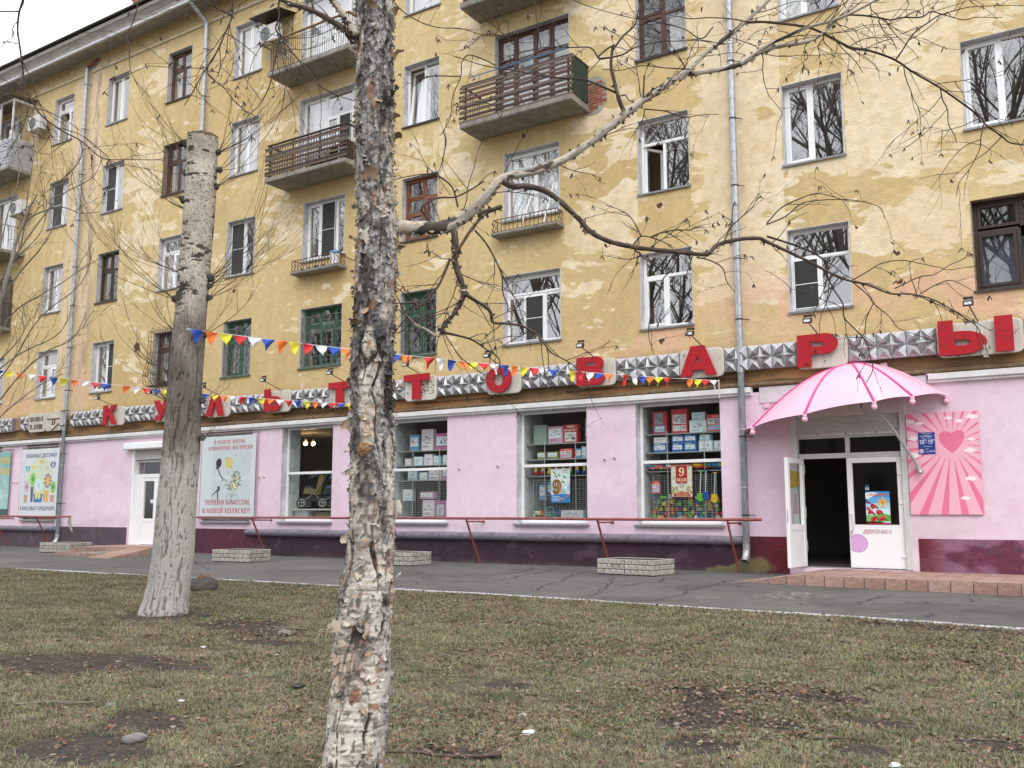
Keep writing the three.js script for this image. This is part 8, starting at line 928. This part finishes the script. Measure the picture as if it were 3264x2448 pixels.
{ const wp = at(2291, 1213, 1); const zz = 0.32, r = wp.sub(EYE), tt = (zz - EYE.z) / r.z, end = EYE.clone().addScaledVector(r, tt);
  const L = at(594, 1048, 13.55), n1 = Math.round(L.distanceTo(end) / 0.215); bunting(L, end, 0.1, n1, ['blue', 'orange', 'yellow', 'red', 'white'], 'string of coloured pennants from the poplar past the birch to the shop sign', 0.004, 0.995, [n1 - 5, n1 - 6, n1 - 13, 17, 31]);
  const e2d = at(1140, 1288, 1).sub(EYE), e2 = EYE.clone().addScaledVector(e2d, (0.4 - EYE.z) / e2d.z), L2 = at(-70, 1170, 21.5), n2 = Math.round(L2.distanceTo(e2) / 0.235); bunting(L2, e2, 0.12, n2, ['red', 'blue', 'yellow', 'orange', 'white'], 'string of coloured pennants passing behind the poplar towards the letter Т', 0.01, 0.99, [12]);
  const pl = thing('bunting_post', 'thin white post holding the end of the pennant string', 'post', [end.x, 0, 0.3]); part('rod', cyl([0, 3.55, 0], [0, end.y + 0.02, 0.02], 0.012, 6), M.pvcOld, pl); part('arm', cyl([0, 3.6, 0.0], [0, 3.6, -0.3], 0.01, 6), M.pvcOld, pl); }
// ---------------------------------------------------------------- lawn: grass, leaves, litter
const inView = (x, y, z) => { const v = V(x, y, z).project(camera); return v.z < 1 && Math.abs(v.x) < 1.12 && Math.abs(v.y) < 1.12; };
{
  const r = mulberry(1234), D = new THREE.Object3D(), C = new THREE.Color();
  const blades = (n, h, w, lean, seed) => { const q = mulberry(seed), gs = []; for (let i = 0; i < n; i++) { const a = q() * 6.28, b = q() * 6.28, R = 0.03 * q(), L = h * (0.5 + 0.7 * q()), e = lean * (0.4 + 0.9 * q()), x = Math.cos(a) * R, z = Math.sin(a) * R, dx = Math.cos(b), dz = Math.sin(b), px = -dz * w, pz = dx * w; const p = [x - px, 0, z - pz, x + px, 0, z + pz, x + dx * L * e * 0.5 + px * 0.7, L * 0.55, z + dz * L * e * 0.5 + pz * 0.7, x + dx * L * e * 0.5 - px * 0.7, L * 0.55, z + dz * L * e * 0.5 - pz * 0.7, x + dx * L * e * 1.25, L * (0.9 - 0.55 * Math.min(1, e)), z + dz * L * e * 1.25]; const g = new THREE.BufferGeometry(); g.setAttribute('position', new THREE.Float32BufferAttribute(p, 3)); g.setIndex([0, 1, 2, 0, 2, 3, 3, 2, 4]); g.computeVertexNormals(); gs.push(g.toNonIndexed()); } return mergeGeometries(gs); };
  const gm = new THREE.MeshPhysicalMaterial({ color: 0xffffff, roughness: 0.95, side: THREE.DoubleSide });
  const spots = (N, ok) => { const o = []; let guard = 0; while (o.length < N && guard++ < N * 30) { const x = mix(-26, 1.5, r()), z = mix(5.9, 16.2, Math.pow(r(), 0.85)); if (z < kerbZ(x) + 0.09) continue; if (!inView(x, lawnBase(x, z), z)) continue; if (!ok(x, z)) continue; o.push([x, z]); } return o; };
  const place = (name, geo, m, pts, fn, kindLabel, cat) => { const im = new THREE.InstancedMesh(geo, m, pts.length); pts.forEach(([x, z], i) => { D.position.set(x, lawnY(x, z), z); D.rotation.set(0, r() * 6.28, 0); D.scale.setScalar(1); fn(x, z, D, C); D.updateMatrix(); im.setMatrixAt(i, D.matrix); im.setColorAt(i, C); }); im.name = numbered(name); im.castShadow = im.receiveShadow = true; scene.add(im); tag(im, kindLabel, cat, null, 'stuff'); };
  const grassCol = (x, z, c) => { const k = r(), cl = 0.5 + 0.75 * fbm(x * 3.2 + 5, z * 4.2 + 9, 3), gr = sst(0.42, 0.66, fbm(x * 1.3 + 12, z * 1.6 + 4, 3)); if (k < 0.2 + 0.26 * gr) c.setRGB(0.14 + 0.06 * r(), 0.145 + 0.055 * r(), 0.075 + 0.025 * r()); else if (k < 0.95) c.setRGB(0.25 + 0.13 * r(), 0.22 + 0.11 * r(), 0.14 + 0.07 * r()); else c.setRGB(0.1, 0.16 + 0.05 * r(), 0.05); c.multiplyScalar(cl); };
  for (const [k, [n, h, w, l]] of [[9, 0.045, 0.0016, 0.9], [8, 0.03, 0.0018, 1.4], [6, 0.06, 0.0015, 0.7]].entries()) place('dry_grass', blades(n, h, w, l, 50 + k), gm, spots([62000, 70000, 16000][k], (x, z) => r() > soilAt(x, z) * 1.7 && r() > 0.75 * sst(0.5, 0.36, fbm(x * 1.9 + 8, z * 2.4, 3))), (x, z, d, c) => { d.scale.setScalar(0.6 + 0.8 * r()); grassCol(x, z, c); }, ['short dry grass covering the lawn', 'flattened straw-coloured grass on the lawn', 'taller grass blades scattered over the lawn'][k], 'grass');
  const leafG = (w, l, curl, seed) => { const q = mulberry(seed), g = new THREE.PlaneGeometry(w, l, 3, 4), p = g.attributes.position; for (let i = 0; i < p.count; i++) { const x = p.getX(i), y = p.getY(i), t = y / l + 0.5, taper = 0.25 + 1.0 * Math.sin(Math.PI * clamp(t * 0.86 + 0.1)); p.setXYZ(i, x * taper * (0.85 + 0.4 * q()), y, curl * (x * x / (w * w) * 0.9 + (t - 0.5) * (t - 0.5) * 0.8) * w + 0.004 * q()); } g.rotateX(-Math.PI / 2); g.computeVertexNormals(); return g; };
  const leafD = (x, z) => { const kz = z - kerbZ(x); return r() < 0.18 + 0.75 * Math.exp(-kz * 1.3) + 0.8 * sst(0.52, 0.68, fbm(x * 0.7 + 60, z * 0.9 + 2, 3)); };
  for (const [k, [w, l, c]] of [[0.02, 0.027, 0.7], [0.026, 0.036, -0.5], [0.013, 0.022, 1.1]].entries()) place('fallen_leaves', leafG(w, l, c, 90 + k), gm, spots([7000, 3000, 17000][k], leafD), (x, z, d, cc) => { d.position.y += 0.01 + 0.015 * r(); d.rotation.set((r() - 0.5) * 0.9, r() * 6.28, (r() - 0.5) * 0.9); d.scale.setScalar(0.6 + 0.9 * r()); const q = r(); q < 0.5 ? cc.setRGB(0.17 + 0.09 * r(), 0.13 + 0.065 * r(), 0.09 + 0.045 * r()) : q < 0.86 ? cc.setRGB(0.1 + 0.05 * r(), 0.06 + 0.03 * r(), 0.035 + 0.015 * r()) : q < 0.95 ? cc.setRGB(0.25 + 0.08 * r(), 0.2 + 0.06 * r(), 0.14 + 0.05 * r()) : cc.setRGB(0.19, 0.1, 0.055); }, ['fallen brown leaves over the lawn', 'larger fallen leaves over the lawn', 'small curled dead leaves over the lawn'][k], 'leaves');
  // crumbs of soil and twigs
  const cg = new THREE.IcosahedronGeometry(0.012, 0); place('soil_crumbs', cg, gm, spots(9000, (x, z) => r() < 0.12 + soilAt(x, z)), (x, z, d, c) => { d.scale.set(0.4 + r(), 0.3 + 0.6 * r(), 0.4 + r()); c.setRGB(0.06 + 0.05 * r(), 0.048 + 0.035 * r(), 0.038 + 0.03 * r()); }, 'crumbs of bare soil between the grass', 'soil');
  const sg = tube([[-0.06, 0.004, 0], [0, 0.008, 0.008], [0.06, 0.004, 0]], [0.0025, 0.0022, 0.001], 4); sg.deleteAttribute('uv'); place('fallen_twigs', sg, gm, spots(2200, () => true), (x, z, d, c) => { d.scale.setScalar(0.5 + 1.1 * r()); c.setRGB(0.14 + 0.1 * r(), 0.1 + 0.07 * r(), 0.065 + 0.05 * r()); }, 'tiny dead twigs strewn on the lawn', 'twigs');
}
// bigger litter, one by one
function lump(r0, seed, flat = 0.6) { const g = new THREE.IcosahedronGeometry(r0, 3), p = g.attributes.position; for (let i = 0; i < p.count; i++) { const k = 0.7 + 0.6 * vn(p.getX(i) / r0 * 1.6 + seed, p.getY(i) / r0 * 1.6 + p.getZ(i) / r0 * 1.3 + 20); p.setXYZ(i, p.getX(i) * k, p.getY(i) * k * flat, p.getZ(i) * k); } g.computeVertexNormals(); return g; }
{ const s = thing('tree_stump', 'low rotten stump with orange broken wood beside the poplar foot', 'stump', [-14.05, lawnY(-14.05, 7.6), 7.6]); part('body', lump(0.22, 3, 0.75).translate(0, 0.08, 0), mat([0.11, 0.1, 0.09], 0.95, { map: fineGrain, bumpMap: bump1, bumpScale: 0.02 }), s); for (let i = 0; i < 6; i++) { const a = i * 1.05; part('splinter', new THREE.ConeGeometry(0.05 + 0.02 * (i % 3), 0.16 + 0.05 * (i % 2), 5).translate(Math.cos(a) * 0.09, 0.22, Math.sin(a) * 0.09), mat([0.26, 0.12, 0.05], 0.95), s, 'orange splinter'); } }
const stickR = mulberry(640); function stick(pts, r, m, label) { single('fallen_stick', limbGeo(pts.map(([x, z, y]) => V(x, lawnY(x, z) + 0.025 + (y ?? 0), z)), r, 7, 0.15).g, m, label, 'stick', 'sticks on the lawn'); }
stick([[-7.72, 14.55, 0.06], [-7.6, 14.62], [-7.45, 14.5], [-7.3, 14.42], [-7.12, 14.28]], [0.008, 0.009, 0.006], twigPale, 'pale forked stick lying between soil and grass'); stick([[-7.3, 14.44], [-7.22, 14.42], [-7.1, 14.25]], [0.005, 0.004], twigPale, 'short pale offshoot beside the forked stick'); stick([[-4.1, 14.2], [-3.9, 14.12], [-3.7, 14.1], [-3.5, 13.98], [-3.42, 13.9]], [0.006, 0.01, 0.014, 0.02], darkM, 'dark knobbly stick beside the birch foot'); stick([[-9.2, 10.45], [-8.9, 10.4], [-8.55, 10.42]], [0.008, 0.006], twigPale, 'straight pale stick on bare soil'); stick([[-5.6, 9.1], [-5.45, 9.4], [-5.5, 9.7], [-5.7, 9.95]], [0.006, 0.004], darkM, 'thin reddish stick in the middle of the lawn'); stick([[-1.9, 12.6], [-1.75, 12.45], [-1.6, 12.4]], [0.008, 0.005], darkM, 'dark stick on bare soil');
const pale = mat([0.62, 0.63, 0.64], 0.7), stoneM = mat([0.22, 0.21, 0.2], 0.95, { map: fineGrain });
for (const [x, z, r, m, n, l, c] of [[-5.81, 14.8, 0.075, stoneM, 'stone', 'flat grey stone half sunk in the grass', 'stone'], [-8.6, 10.78, 0.09, stoneM, 'stone', 'pale flat stone on bare soil near the straight stick', 'stone'], [-6.9, 14.25, 0.04, stoneM, 'stone', 'small dark stone near the forked stick', 'stone'], [-6.55, 13.85, 0.028, pale, 'paper_scrap', 'white paper scrap by the soil patch', 'litter'], [-8.7, 11.9, 0.03, pale, 'paper_scrap', 'white paper scrap in dead leaves', 'litter'], [-7.5, 11.95, 0.022, pale, 'paper_scrap', 'round white scrap near the leaf pile', 'litter'], [-12.6, 12.2, 0.05, pale, 'paper_scrap', 'flat pale scrap near the poplar', 'litter'], [-3.9, 12.9, 0.03, pale, 'paper_scrap', 'pale ash-coloured scrap right of the birch', 'litter'], [-3.55, 12.85, 0.022, pale, 'paper_scrap', 'tiny white scrap right of the birch', 'litter'], [-3.6, 13.3, 0.05, pale, 'paper_scrap', 'crumpled grey-white scrap right of the birch', 'litter'], [-4.4, 11.7, 0.035, M.black, 'dark_scrap', 'black scrap of plastic on the grass', 'litter'], [-6.1, 13.0, 0.06, M.black, 'dark_scrap', 'black crumpled scrap left of the birch', 'litter'], [-1.3, 12.9, 0.04, pale, 'paper_scrap', 'white curl of paper on dry grass', 'litter'], [-3.2, 12.7, 0.035, M.black, 'dark_scrap', 'black scrap of plastic on bare soil', 'litter']]) { const o = single(n, lump(r, x * 3, n === 'stone' ? 0.5 : 0.3), m, l, c, c === 'stone' ? 'stones on the lawn' : 'scraps of litter on the lawn'); o.position.set(x, lawnY(x, z) + r * 0.2 + 0.008, z); o.rotation.y = x * 7; }
renderer.render(scene, camera);
